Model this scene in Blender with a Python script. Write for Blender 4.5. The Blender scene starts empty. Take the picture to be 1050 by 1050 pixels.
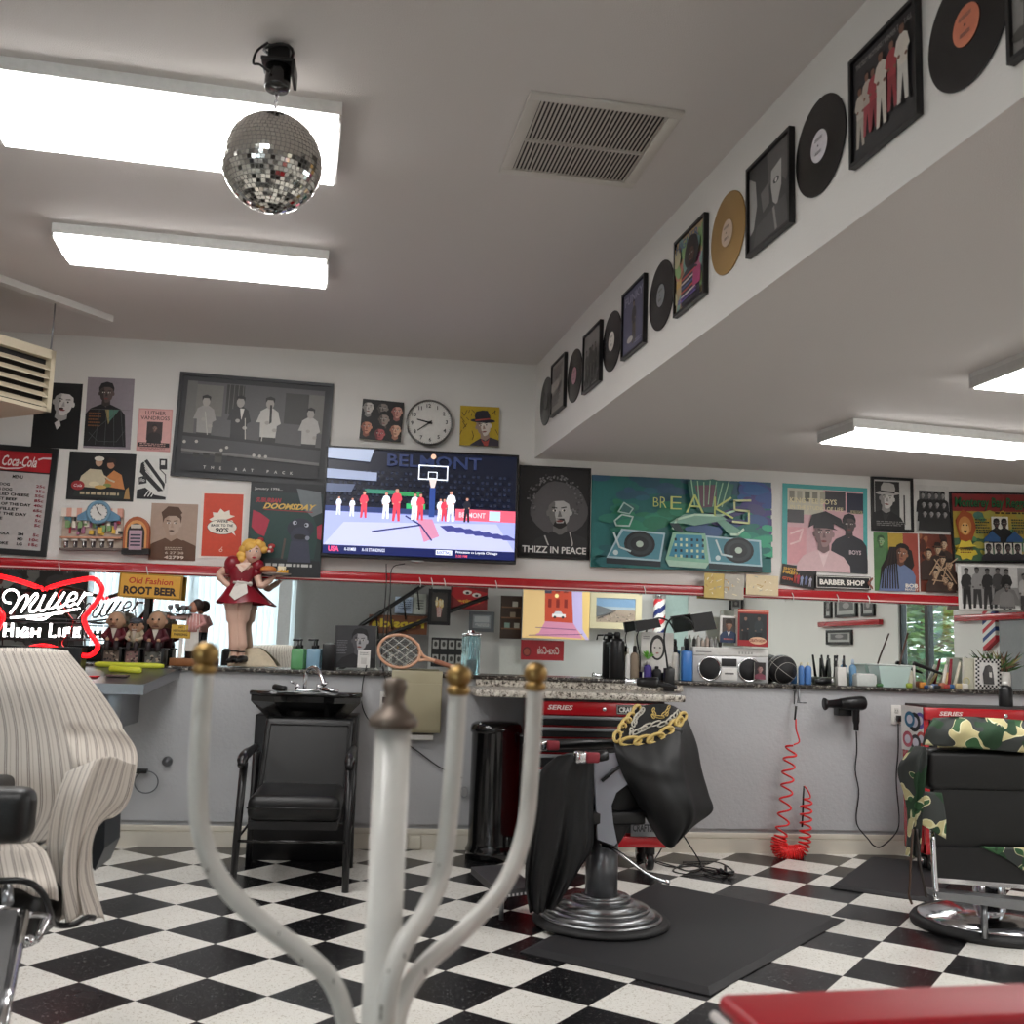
import bpy, bmesh, math, random
from mathutils import Vector as V, Matrix
random.seed(7)
S = bpy.context.scene
PI = math.pi
# ---------------------------------------------------------------- camera, world, light, exposure
CAM = V((-0.5287, -6.3793, 1.2101)); YAW, PITCH, ROLL, FOC = 0.1116, 0.1301, 0.0331, 1060.59
_f = V((math.sin(YAW)*math.cos(PITCH), math.cos(YAW)*math.cos(PITCH), math.sin(PITCH)))
_r = V((math.cos(YAW), -math.sin(YAW), 0)); _u = _r.cross(_f)
RT = math.cos(ROLL)*_r + math.sin(ROLL)*_u; UP = -math.sin(ROLL)*_r + math.cos(ROLL)*_u
cd = bpy.data.cameras.new('camera'); cam = bpy.data.objects.new('camera', cd); S.collection.objects.link(cam)
mw = Matrix.Identity(4)
for i in range(3): mw[i][0], mw[i][1], mw[i][2], mw[i][3] = RT[i], UP[i], -_f[i], CAM[i]
cam.matrix_world = mw; cd.sensor_width = 36; cd.lens = FOC/1050*36; cd.clip_start = .02
cd.dof.use_dof = True; cd.dof.focus_distance = 5.6; cd.dof.aperture_fstop = 5.6
S.camera = cam
w = bpy.data.worlds.new('sky'); S.world = w; w.use_nodes = True
w.node_tree.nodes['Background'].inputs[0].default_value = (.85, .9, .95, 1)
w.node_tree.nodes['Background'].inputs[1].default_value = 1.5
def area(name, loc, rot, sx, sy, power, col=(1, 1, 1)):
    l = bpy.data.lights.new(name, 'AREA'); l.shape = 'RECTANGLE'; l.size = sx; l.size_y = sy; l.energy = power; l.color = col
    o = bpy.data.objects.new(name, l); o.location = loc; o.rotation_euler = rot; S.collection.objects.link(o); return o
# daylight outside the storefront windows, behind and beside the camera
area('daylight_rear', (-3.6, -8.9, 1.5), (math.radians(90), 0, 0), 4.6, 2.6, 110, (1, .98, .97))
S.view_settings.view_transform = 'Standard'; S.view_settings.look = 'None'; S.view_settings.gamma = 1
S.view_settings.exposure = 1.48
LAMP = 5.2      # emission of the fluorescent diffusers
# ---------------------------------------------------------------- pixel rays -> points of the place
def ray(x, y): return _f + RT*((x-525)/FOC) - UP*((y-525)/FOC)
def B(x, y, yw):
    d = ray(x, y); return CAM + d*((yw-CAM.y)/d.y)
def Bz(x, y, z):
    d = ray(x, y); return CAM + d*((z-CAM.z)/d.z)
YW = .2; YM = .19; YR = -8.0; XR = 4.6; XL = -6.5
ZC = 3.061; ZS = 2.435; XS = .3426; SK = .0958
def MR(x, y, yr=YR):                       # where a reflected line of sight meets the rear wall
    p = B(x, y, 2*YM-yr); p.y = yr; return p
def MX(x, y, xr=XR):                       # ... or the right-hand wall
    d = ray(x, y); p = CAM + d*((xr-CAM.x)/d.x); p.y = 2*YM-p.y; return p
E_S = V((SK, -1, 0)).normalized(); N_S = V((-1, -SK, 0)).normalized(); O_S = V((XS, YW, 0))
# ---------------------------------------------------------------- materials
def lin(c):
    r = []
    for v in c[:3]:
        v = v/255; r.append(v/12.92 if v <= .04045 else ((v+.055)/1.055)**2.4)
    return (*r, 1)
_mats = {}
def nt(m): return m.node_tree.nodes, m.node_tree.links
def mat(name, c, rough=.5, metal=0, emit=0, trans=0, noise=0, nscale=30, bump=0, bscale=200, spec=.5, coat=0):
    if name in _mats: return _mats[name]
    m = bpy.data.materials.new(name); m.use_nodes = True; N, L = nt(m); b = N['Principled BSDF']
    b.inputs['Base Color'].default_value = lin(c); b.inputs['Roughness'].default_value = rough
    b.inputs['Metallic'].default_value = metal; b.inputs['Transmission Weight'].default_value = trans
    b.inputs['Specular IOR Level'].default_value = spec; b.inputs['Coat Weight'].default_value = coat
    if emit: b.inputs['Emission Color'].default_value = lin(c); b.inputs['Emission Strength'].default_value = emit
    if noise:
        t = N.new('ShaderNodeTexCoord'); n = N.new('ShaderNodeTexNoise'); n.inputs['Scale'].default_value = nscale; n.inputs['Detail'].default_value = 5
        r = N.new('ShaderNodeMapRange'); r.inputs[3].default_value = 1-noise; r.inputs[4].default_value = 1+noise*.6
        x = N.new('ShaderNodeMix'); x.data_type = 'RGBA'; x.blend_type = 'MULTIPLY'; x.inputs[0].default_value = 1
        x.inputs[6].default_value = lin(c); L.new(t.outputs['Object'], n.inputs['Vector']); L.new(n.outputs[0], r.inputs[0])
        L.new(r.outputs[0], x.inputs[7]); L.new(x.outputs[2], b.inputs['Base Color'])
    if bump:
        t = N.new('ShaderNodeTexCoord'); n = N.new('ShaderNodeTexNoise'); n.inputs['Scale'].default_value = bscale; n.inputs['Detail'].default_value = 3
        q = N.new('ShaderNodeBump'); q.inputs['Strength'].default_value = bump; q.inputs['Distance'].default_value = .01
        L.new(t.outputs['Object'], n.inputs['Vector']); L.new(n.outputs[0], q.inputs['Height']); L.new(q.outputs[0], b.inputs['Normal'])
    _mats[name] = m; return m
def col(c, rough=.55, emit=0):
    if isinstance(c, bpy.types.Material): return c
    if isinstance(c, str):
        c = tuple(int(c[i:i+2], 16) for i in (0, 2, 4))
    return mat('ink_%02x%02x%02x%s' % (*c, '_lit%g' % emit if emit else ''), c, rough, emit=emit, noise=0 if emit else .13, nscale=48)
WHITE = mat('white_wall_paint', (222, 219, 214), .6, noise=.04, nscale=3, bump=.15, bscale=120)
CEIL = mat('ceiling_paint', (214, 208, 204), .7, bump=.3, bscale=260)
GREY = mat('grey_wall_paint', (182, 183, 185), .5, noise=.07, nscale=4, bump=.3, bscale=45)
CREAM = mat('cream_baseboard_paint', (216, 210, 196), .45, noise=.06, nscale=9)
BLACK = mat('black_plastic', (18, 18, 20), .35)
BLKM = mat('black_gloss_metal', (14, 14, 15), .18, coat=.5)
VINYL = mat('black_vinyl', (13, 14, 15), .38, noise=.1, nscale=40, bump=.12, bscale=300)
CHROME = mat('chrome', (225, 225, 228), .12, 1)
STEEL = mat('brushed_steel', (150, 152, 155), .33, .9, noise=.08, nscale=60)
GUN = mat('grey_enamel_metal', (118, 120, 124), .32, .55, noise=.12, nscale=14)
RED = mat('red_enamel', (170, 14, 26), .25, coat=.4)
BRASS = mat('worn_brass', (158, 128, 78), .38, .85, noise=.35, nscale=70)
MIRROR = mat('mirror_silver', (232, 238, 236), .0, 1)
GOLDINK = mat('gold_print', (206, 178, 104), .45)
WOOD = mat('warm_wood', (138, 88, 48), .5, noise=.25, nscale=12)
def stripes_mat(name, base, s1, n=34):
    m = bpy.data.materials.new(name); m.use_nodes = True; N, L = nt(m); b = N['Principled BSDF']; b.inputs['Roughness'].default_value = .85
    uv = N.new('ShaderNodeUVMap'); sp = N.new('ShaderNodeSeparateXYZ'); L.new(uv.outputs[0], sp.inputs[0])
    mu = N.new('ShaderNodeMath'); mu.operation = 'MULTIPLY'; mu.inputs[1].default_value = n; L.new(sp.outputs[0], mu.inputs[0])
    fr = N.new('ShaderNodeMath'); fr.operation = 'FRACT'; L.new(mu.outputs[0], fr.inputs[0])
    cr = N.new('ShaderNodeValToRGB'); cr.color_ramp.interpolation = 'CONSTANT'; e = cr.color_ramp.elements
    e[0].color = lin(base); e[1].position = .40; e[1].color = lin(s1)
    for p, c in ((.47, base), (.56, s1), (.63, base), (.9, (170, 158, 144)), (.95, base)):
        q = e.new(p); q.color = lin(c)
    L.new(fr.outputs[0], cr.inputs[0]); L.new(cr.outputs[0], b.inputs['Base Color'])
    _mats[name] = m; return m
STRIPE = stripes_mat('cream_pinstripe_cloth', (214, 206, 196), (112, 100, 92), 38)
def camo_mat():
    m = bpy.data.materials.new('camouflage_cloth'); m.use_nodes = True; N, L = nt(m); b = N['Principled BSDF']; b.inputs['Roughness'].default_value = .8
    t = N.new('ShaderNodeTexCoord')
    def blob(scale, off, lo):
        a = N.new('ShaderNodeVectorMath'); a.operation = 'ADD'; a.inputs[1].default_value = (off, off*2, 0); L.new(t.outputs['Object'], a.inputs[0])
        n = N.new('ShaderNodeTexNoise'); n.inputs['Scale'].default_value = scale; n.inputs['Detail'].default_value = 0; n.inputs['Distortion'].default_value = .6
        L.new(a.outputs[0], n.inputs['Vector']); r = N.new('ShaderNodeValToRGB'); r.color_ramp.interpolation = 'CONSTANT'
        r.color_ramp.elements[0].color = (0, 0, 0, 1); r.color_ramp.elements[1].color = (1, 1, 1, 1); r.color_ramp.elements[1].position = lo
        L.new(n.outputs[0], r.inputs[0]); return n, r
    n1, r1 = blob(9, 0, .52); n2, r2 = blob(9, 7, .545); n3, r3 = blob(10, 3, .60)
    cur = None
    def mixc(prev, fac, c):
        x = N.new('ShaderNodeMix'); x.data_type = 'RGBA'; L.new(fac, x.inputs[0])
        if isinstance(prev, tuple): x.inputs[6].default_value = lin(prev)
        else: L.new(prev, x.inputs[6])
        x.inputs[7].default_value = lin(c); return x.outputs[2]
    def edge(n, lo):
        r = N.new('ShaderNodeValToRGB'); r.color_ramp.interpolation = 'CONSTANT'; r.color_ramp.elements[0].color = (0, 0, 0, 1)
        r.color_ramp.elements[1].position = lo-.022; r.color_ramp.elements[1].color = (1, 1, 1, 1); L.new(n.outputs[0], r.inputs[0]); return r.outputs[0]
    c = mixc((196, 186, 138), edge(n1, .52), (222, 218, 180)); c = mixc(c, r1.outputs[0], (48, 88, 52))
    c = mixc(c, edge(n2, .545), (214, 208, 166)); c = mixc(c, r2.outputs[0], (52, 56, 54)); c = mixc(c, r3.outputs[0], (30, 62, 36))
    L.new(c, b.inputs['Base Color']); _mats['camo'] = m; return m
CAMO = camo_mat()
def granite(name, dark=1):
    m = bpy.data.materials.new(name); m.use_nodes = True; N, L = nt(m); b = N['Principled BSDF']; b.inputs['Roughness'].default_value = .22
    t = N.new('ShaderNodeTexCoord'); n = N.new('ShaderNodeTexNoise'); n.inputs['Scale'].default_value = 55; n.inputs['Detail'].default_value = 6; n.inputs['Roughness'].default_value = .75
    r = N.new('ShaderNodeValToRGB'); e = r.color_ramp.elements
    e[0].position = .36+(.1 if dark < 1 else 0); e[0].color = lin((40, 36, 34)); e[1].position = .66; e[1].color = lin((226, 220, 208))
    for p, c in ((.43, (110, 102, 94)), (.48, (186, 178, 166)), (.56, (212, 206, 194))): q = e.new(p+(.1 if dark < 1 else 0)); q.color = lin([v*dark for v in c])
    L.new(t.outputs['Object'], n.inputs['Vector']); L.new(n.outputs[0], r.inputs[0]); L.new(r.outputs[0], b.inputs['Base Color']); return m
GRANITE = granite('speckled_granite')
# ---------------------------------------------------------------- mesh builder
_txt = {}
def text_mesh(s, font_shear=0, bold=0):
    k = (s, font_shear, bold)
    if k in _txt: return _txt[k]
    c = bpy.data.curves.new('t', 'FONT'); c.body = s; c.shear = font_shear; c.offset = bold; c.resolution_u = 2
    o = bpy.data.objects.new('t', c); S.collection.objects.link(o); bpy.context.view_layer.update()
    me = bpy.data.meshes.new_from_object(o.evaluated_get(bpy.context.evaluated_depsgraph_get()))
    vs = [v.co.copy() for v in me.vertices]; fs = [list(p.vertices) for p in me.polygons]
    if vs:
        x0 = min(v.x for v in vs); x1 = max(v.x for v in vs); y0 = min(v.y for v in vs); y1 = max(v.y for v in vs)
    else: x0 = y0 = 0; x1 = y1 = 1
    bpy.data.objects.remove(o); bpy.data.curves.remove(c); bpy.data.meshes.remove(me)
    _txt[k] = (vs, fs, x0, x1, y0, y1); return _txt[k]
def catmull(P, n):
    P = [V(p) for p in P]; m = len(P)
    if m == 1: return [P[0].copy() for _ in range(n)]
    out = []
    for i in range(n):
        t = i/(n-1)*(m-1); k = min(int(t), m-2); f = t-k
        a = P[k-1] if k else P[0]*2-P[1]; b = P[k]; c = P[k+1]; d = P[k+2] if k+2 < m else P[m-1]*2-P[m-2]
        out.append(.5*((2*b)+(c-a)*f+(2*a-5*b+4*c-d)*f*f+(-a+3*b-3*c+d)*f**3))
    return out
class M:
    def __init__(s, T=None): s.v = []; s.f = []; s.m = []; s.sm = []; s.uv = {}; s.ms = []; s.T = T or Matrix.Identity(4)
    def mi(s, m):
        m = col(m)
        if m not in s.ms: s.ms.append(m)
        return s.ms.index(m)
    def add(s, vs, fs, m, smooth=False, uvs=None):
        b = len(s.v); s.v += [s.T @ V(p) for p in vs]; k = s.mi(m)
        for i, f in enumerate(fs):
            s.f.append([b+j for j in f]); s.m.append(k); s.sm.append(smooth)
            if uvs: s.uv[len(s.f)-1] = [uvs[j] for j in f]
        return s
    def box(s, a, b, m, bev=0, seg=2):
        x0, x1 = sorted((a[0], b[0])); y0, y1 = sorted((a[1], b[1])); z0, z1 = sorted((a[2], b[2]))
        vs = [(x, y, z) for x in (x0, x1) for y in (y0, y1) for z in (z0, z1)]
        fs = [(0, 1, 3, 2), (4, 6, 7, 5), (0, 4, 5, 1), (2, 3, 7, 6), (0, 2, 6, 4), (1, 5, 7, 3)]
        if not bev: return s.add(vs, fs, m)
        bm = bmesh.new(); q = [bm.verts.new(p) for p in vs]
        for f in fs: bm.faces.new([q[i] for i in f])
        bmesh.ops.recalc_face_normals(bm, faces=bm.faces)
        bmesh.ops.bevel(bm, geom=bm.edges[:], offset=min(bev, .49*min(x1-x0, y1-y0, z1-z0)), segments=seg, profile=.5, affect='EDGES')
        bm.verts.index_update(); s.add([v.co.copy() for v in bm.verts], [[v.index for v in f.verts] for f in bm.faces], m, seg > 1); bm.free(); return s
    def tube(s, pts, r, m, n=8, closed=False, smooth=0):
        if smooth: pts = catmull(pts, smooth)
        P = [V(p) for p in pts]; k = len(P); R = r if isinstance(r, (list, tuple)) else [r]*k
        if len(R) != k: R = [R[int(i/(k-1)*(len(R)-1)+.5)] for i in range(k)]
        up = None; vs = []
        for i, p in enumerate(P):
            if closed: t = P[(i+1) % k]-P[i-1]
            else: t = P[min(i+1, k-1)]-P[max(i-1, 0)]
            t = t.normalized() if t.length > 1e-9 else V((0, 0, 1))
            if up is None: up = t.orthogonal().normalized()
            up = (up-t*up.dot(t)); up = up.normalized() if up.length > 1e-6 else t.orthogonal().normalized()
            q = t.cross(up)
            for j in range(n):
                a = 2*PI*j/n; vs.append(p+(up*math.cos(a)+q*math.sin(a))*R[i])
        fs = []
        for i in range(k if closed else k-1):
            for j in range(n):
                a = i*n+j; b = i*n+(j+1) % n; c = ((i+1) % k)*n+(j+1) % n; d = ((i+1) % k)*n+j; fs.append((a, b, c, d))
        if not closed: fs += [list(range(n))[::-1], list(range((k-1)*n, k*n))]
        return s.add(vs, fs, m, True)
    def cyl(s, a, b, r, m, n=24, r2=None): return s.tube([a, b], [r, r if r2 is None else r2], m, n)
    def lathe(s, prof, m, c=(0, 0, 0), n=28, ax='z', smooth=True):
        vs = []
        for r, z in prof:
            for j in range(n):
                a = 2*PI*j/n; x, y = max(r, 1e-5)*math.cos(a), max(r, 1e-5)*math.sin(a)
                p = {'z': (x, y, z), 'y': (x, z, y), 'x': (z, x, y)}[ax]; vs.append((p[0]+c[0], p[1]+c[1], p[2]+c[2]))
        fs = [(i*n+j, i*n+(j+1) % n, (i+1)*n+(j+1) % n, (i+1)*n+j) for i in range(len(prof)-1) for j in range(n)]
        fs += [list(range(n))[::-1], list(range((len(prof)-1)*n, len(prof)*n))]
        return s.add(vs, fs, m, smooth)
    def sph(s, c, r, m, n=16, k=10):
        r = (r, r, r) if not isinstance(r, (tuple, list)) else r; vs = []
        for i in range(k+1):
            t = PI*i/k; q = max(math.sin(t), 1e-3)
            for j in range(n):
                a = 2*PI*j/n; vs.append((c[0]+r[0]*q*math.cos(a), c[1]+r[1]*q*math.sin(a), c[2]+r[2]*math.cos(t)))
        fs = [(i*n+j, (i+1)*n+j, (i+1)*n+(j+1) % n, i*n+(j+1) % n) for i in range(k) for j in range(n)]
        return s.add(vs, fs, m, True)
    def sheet(s, rows, m, nu=24, nv=24, thick=.003, fold=None, out=(0, -1, 0)):
        R = [catmull([B(*q) if isinstance(q, tuple) else q for q in row], nu) for row in rows]
        C = [catmull([R[i][j] for i in range(len(R))], nv) for j in range(nu)]
        vs = []; uvs = []; o = V(out)
        for i in range(nv):
            for j in range(nu):
                p = C[j][i].copy()
                if fold: p += o*fold(j/(nu-1), i/(nv-1))
                vs.append(p); uvs.append((j/(nu-1), i/(nv-1)))
        wl = sum((R[i][j+1]-R[i][j]).length for i in range(len(R)) for j in range(nu-1))/len(R); uvs = [(a*wl, b) for a, b in uvs]
        k = len(vs); vs += [p-o*thick for p in vs]; uvs += uvs; s.grid = [[vs[i*nu+j] for j in range(nu)] for i in range(nv)]
        g = lambda i, j: i*nu+j
        fs = [(g(i, j), g(i+1, j), g(i+1, j+1), g(i, j+1)) for i in range(nv-1) for j in range(nu-1)]
        fs += [tuple(k+a for a in reversed(f)) for f in fs]
        bd = [g(0, j) for j in range(nu)]+[g(i, nu-1) for i in range(1, nv)]+[g(nv-1, j) for j in range(nu-2, -1, -1)]+[g(i, 0) for i in range(nv-2, 0, -1)]
        fs += [(bd[i], bd[(i+1) % len(bd)], k+bd[(i+1) % len(bd)], k+bd[i]) for i in range(len(bd))]
        s.add(vs, fs, m, True, uvs); s.last = C; return s
    def prism(s, pts, y0, y1, m, smooth=False):      # outline in local x,z extruded along y
        n = len(pts); vs = [(p[0], y0, p[1]) for p in pts]+[(p[0], y1, p[1]) for p in pts]
        fs = [list(range(n)), list(range(n, 2*n))[::-1]]+[(i, (i+1) % n, n+(i+1) % n, n+i) for i in range(n)]
        return s.add(vs, fs, m, smooth)
    def build(s, name, parent=None, loc=None):
        me = bpy.data.meshes.new(name); base = V(loc) if loc is not None else (parent_loc(parent) if parent else (V(s.v[0]) if s.v else V()))
        if loc is None and not parent:
            lo = [min(p[i] for p in s.v) for i in range(3)]; hi = [max(p[i] for p in s.v) for i in range(3)]
            base = V(((lo[0]+hi[0])/2, (lo[1]+hi[1])/2, lo[2]))
        me.from_pydata([p-base for p in s.v], [], s.f)
        for m in s.ms: me.materials.append(m)
        me.polygons.foreach_set('material_index', s.m); me.polygons.foreach_set('use_smooth', s.sm)
        if s.uv:
            l = me.uv_layers.new(name='UVMap')
            for p in me.polygons:
                u = s.uv.get(p.index)
                if u:
                    for li, c in zip(p.loop_indices, u): l.data[li].uv = c
        me.update()
        bm = bmesh.new(); bm.from_mesh(me); bmesh.ops.recalc_face_normals(bm, faces=bm.faces); bm.to_mesh(me); bm.free()
        o = bpy.data.objects.new(name, me); S.collection.objects.link(o)
        if parent:
            o.parent = parent; o.location = base-parent_loc(parent)
        else: o.location = base
        return o
def parent_loc(o):
    p = o.location.copy()
    while o.parent: o = o.parent; p += o.location
    return p
def tag(o, label=None, cat=None, group=None, kind=None):
    if label: o['label'] = label
    if cat: o['category'] = cat
    if group: o['group'] = group
    if kind: o['kind'] = kind
    return o
def thing(name, label, cat, loc, group=None):
    o = bpy.data.objects.new(name, None); o.location = V(loc); o.empty_display_size = .05; S.collection.objects.link(o)
    return tag(o, label, cat, group)
def struct(name, m): return tag(m.build(name), kind='structure')
# ---------------------------------------------------------------- flat artwork: u to the right, v down, both 0..1
def clip(pts):
    for ax, lim, sg in ((0, 0, 1), (0, 1, -1), (1, 0, 1), (1, 1, -1)):
        out = []; n = len(pts)
        for i in range(n):
            a, b = pts[i], pts[(i+1) % n]; ia = sg*(a[ax]-lim) >= 0; ib = sg*(b[ax]-lim) >= 0
            if ia: out.append(a)
            if ia != ib:
                t = (lim-a[ax])/(b[ax]-a[ax]); out.append((a[0]+(b[0]-a[0])*t, a[1]+(b[1]-a[1])*t))
        pts = out
        if len(pts) < 3: return []
    return pts
class Art:
    def __init__(s, m, w, h, z=0, step=.00022, emit=0, rough=.45): s.m = m; s.w = w; s.h = h; s.z = z; s.k = step; s.e = emit; s.r = rough
    def c(s, c): return c if isinstance(c, bpy.types.Material) else col(c, s.r, s.e)
    def poly(s, pts, c):
        p = clip([tuple(q) for q in pts])
        if len(p) < 3: return
        s.z += s.k; s.m.add([(u*s.w, (1-v)*s.h, s.z) for u, v in p], [list(range(len(p)))], s.c(c))
    def rect(s, a, b, c, d, k): s.poly([(a, b), (c, b), (c, d), (a, d)], k)
    def ell(s, cx, cy, rx, ry, c, rot=0, n=20):
        P = []
        for i in range(n):
            t = 2*PI*i/n; x = rx*math.cos(t); y = ry*math.sin(t); P.append((cx+x*math.cos(rot)-y*math.sin(rot), cy+x*math.sin(rot)+y*math.cos(rot)))
        s.poly(P, c)
    def circ(s, cx, cy, r, c, n=24): s.ell(cx, cy, r, r*s.w/s.h, c, n=n)     # r in widths
    def line(s, pts, t, c, closed=False):
        n = len(pts); s.z += s.k
        for i in range(n if closed else n-1):
            a = V((pts[i][0]*s.w, pts[i][1]*s.h)); b = V((pts[(i+1) % n][0]*s.w, pts[(i+1) % n][1]*s.h)); d = (b-a)
            if d.length < 1e-6: continue
            d.normalize(); q = V((-d.y, d.x))*t*s.w/2; e = d*t*s.w*.3
            P = clip([((p.x)/s.w, (p.y)/s.h) for p in (a-e+q, b+e+q, b+e-q, a-e-q)])
            if len(P) > 2: s.m.add([(u*s.w, (1-v)*s.h, s.z) for u, v in P], [list(range(len(P)))], s.c(c))
    def text(s, t, x, y, h, c, width=None, al='c', shear=0, bold=.01, rot=0):   # x,y = centre (or left) of the caps, h in heights
        vs, fs, x0, x1, y0, y1 = text_mesh(t, shear, bold); s.z += s.k
        hh = h*s.h/(y1-y0+1e-9); ww = width*s.w/(x1-x0+1e-9) if width else hh
        ox = x*s.w-(((x0+x1)/2) if al == 'c' else (x0 if al == 'l' else x1))*ww; oy = (1-y)*s.h-(y0+y1)/2*hh
        P = [(v.x*ww+ox, v.y*hh+oy) for v in vs]
        if rot:
            cx, cy = x*s.w, (1-y)*s.h; cr, sr = math.cos(rot), math.sin(rot)
            P = [(cx+(p[0]-cx)*cr-(p[1]-cy)*sr, cy+(p[0]-cx)*sr+(p[1]-cy)*cr) for p in P]
        s.m.add([(p[0], p[1], s.z) for p in P], fs, s.c(c))
    def fill_noise(s, x0, y0, x1, y1, n, cols, r=.03, seed=1):
        R = random.Random(seed)
        for i in range(n):
            a = R.random()*PI; s.ell(R.uniform(x0, x1), R.uniform(y0, y1), r*R.uniform(.5, 1.6), r*R.uniform(.4, 1.2), R.choice(cols), a, 8)
    def textlines(s, x0, x1, y0, y1, n, c, t=.5, seed=3):
        R = random.Random(seed); d = (y1-y0)/n
        for i in range(n):
            x = x0
            xe = x1-(x1-x0)*R.uniform(0, .25)
            while x < xe:
                l = R.uniform(.05, .16)*(x1-x0); s.rect(x, y0+i*d, min(x+l, xe), y0+(i+t)*d, c); x += l+.03*(x1-x0)
    def bust(s, cx, cy, hh, skin, shade, hair, top, lapel=None, style='short', bg=None, tilt=0):
        # cx,cy face centre; hh = half head height (in heights); generic head and shoulders
        a = s.h/s.w; rx = hh*.74*a
        def P(x, y):   # local in half head units
            cs, sn = math.cos(tilt), math.sin(tilt); X, Y = x*cs-y*sn, x*sn+y*cs
            return (cx+X*hh*a, cy+Y*hh)
        E = lambda x, y, p, q, c, r=0: s.ell(*P(x, y), p*hh*a, q*hh, c, 0 if abs(a-1) < 0 else 0)
        PO = lambda L, c: s.poly([P(*q) for q in L], c)
        if style == 'long': PO([(-.75, -1.0), (-.3, -1.3), (.3, -1.3), (.8, -1.0), (1.1, 0), (1.25, 1.6), (.9, 3), (.3, 3), (.3, 1), (-.3, 1), (-.5, 3), (-1.2, 3), (-1.3, 1.4), (-1.05, 0)], hair)
        if style == 'afro':
            PO([(1.9*math.cos(i*PI/13)*(1+.05*math.sin(i*7)), -.25+1.75*math.sin(i*PI/13)*(1+.04*math.sin(i*5))) for i in range(26)], hair)
        PO([(-.42, .5), (.42, .5), (.48, 1.5), (-.48, 1.5)], shade)
        PO([(-.5, 1.25), (-1.6, 1.75), (-2.1, 2.4), (-2.4, 6), (2.4, 6), (2.1, 2.4), (1.6, 1.75), (.5, 1.25), (0, 1.55)], top)
        if lapel: PO([(-.45, 1.3), (0, 2.6), (.45, 1.3), (.2, 1.6), (-.2, 1.6)], lapel)
        E(-.74, .05, .12, .22, shade); E(.74, .05, .12, .22, skin)
        PO([(-.7, -.5), (-.45, -.95), (0, -1.06), (.45, -.95), (.7, -.5), (.72, .1), (.58, .62), (.25, 1.0), (0, 1.05), (-.25, 1.0), (-.58, .62), (-.72, .1)], skin)
        PO([(-.7, -.5), (-.45, -.95), (-.25, -.6), (-.3, .2), (-.2, .75), (-.12, 1.03), (-.25, 1.0), (-.58, .62), (-.72, .1)], shade)
        if style in ('short', 'long', 'afro', 'quiff'):
            PO([(-.78, -.05), (-.82, -.6), (-.6, -1.1), (0, -1.32), (.6, -1.15), (.82, -.6), (.76, -.05), (.66, -.5), (.3, -.72), (-.35, -.7), (-.66, -.45)], hair)
        if style == 'quiff': PO([(-.8, -.5), (-.95, -1.0), (-.4, -1.55), (.5, -1.5), (.85, -1.0), (.6, -.7), (0, -.85)], hair)
        if style == 'hat':
            PO([(-.72, -.5), (-.78, -1.15), (-.55, -1.6), (.1, -1.65), (.62, -1.55), (.78, -1.1), (.74, -.5)], hair); E(0, -.55, 1.3, .22, hair); PO([(-.78, -.75), (.78, -.75), (.76, -.6), (-.76, -.6)], lapel or shade)
        if style == 'cap': PO([(-.8, -.4), (-.8, -1.0), (-.4, -1.4), (.4, -1.4), (.8, -1.0), (.8, -.45), (1.1, -.3), (.2, -.42)], hair)
        d = '1a1614' if not bg else bg
        for sx in (-1, 1):
            E(sx*.3, -.08, .15, .075, 'ddd6cc'); E(sx*.3+.02, -.08, .07, .075, d); PO([(sx*.12, -.28), (sx*.46, -.34), (sx*.5, -.27), (sx*.12, -.22)], d)
        PO([(-.02, -.05), (.06, -.05), (.16, .32), (-.12, .34)], shade); PO([(-.27, .58), (0, .52), (.27, .58), (.12, .68), (-.12, .68)], '7a3f3a' if not bg else bg)
        if style == 'afro': PO([(-.3, .44), (.3, .44), (.45, .9), (.1, 1.1), (-.1, 1.1), (-.45, .9), (-.3, .6), (-.22, .74), (.22, .74), (.3, .6)], d)
    def person(s, cx, y0, h, skin, top, pants, hair, arm=0):
        a = s.h/s.w; X = lambda x: cx+x*h*a; Y = lambda y: y0+y*h
        P = lambda L, c: s.poly([(X(x), Y(y)) for x, y in L], c)
        P([(-.1, .5), (.1, .5), (.11, .98), (.04, .98), (0, .62), (-.05, .98), (-.12, .98)], pants)
        P([(-.04, .13), (.04, .13), (.115, .18), (.1, .52), (-.1, .52), (-.115, .18)], top)
        P([(-.11, .18), (-.16, .33), (-.13+arm*.09, .47-arm*.14), (-.1+arm*.09, .43-arm*.14), (-.09, .28)], top)
        P([(.11, .18), (.155, .33), (.1-arm*.08, .42), (.08-arm*.08, .38), (.09, .27)], top)
        s.ell(X(.08), Y(.42), .03*h*a, .025*h, skin); s.ell(X(-.11+arm*.09), Y(.47-arm*.14), .03*h*a, .025*h, skin)
        s.ell(X(0), Y(.07), .052*h*a, .075*h, skin); P([(-.056, .07), (-.06, .0), (0, -.025), (.06, 0), (.056, .07), (.035, .025), (-.035, .025)], hair)
WALLF = (V((0, YW, 0)), V((1, 0, 0)), V((0, 0, 1)), V((0, -1, 0)))
SOFF = (O_S, E_S, V((0, 0, 1)), N_S)
def on_plane(F, x, y, off):
    o, u, v, n = F; d = ray(x, y); t = ((o+n*off)-CAM).dot(n)/d.dot(n); return CAM+d*t
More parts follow.
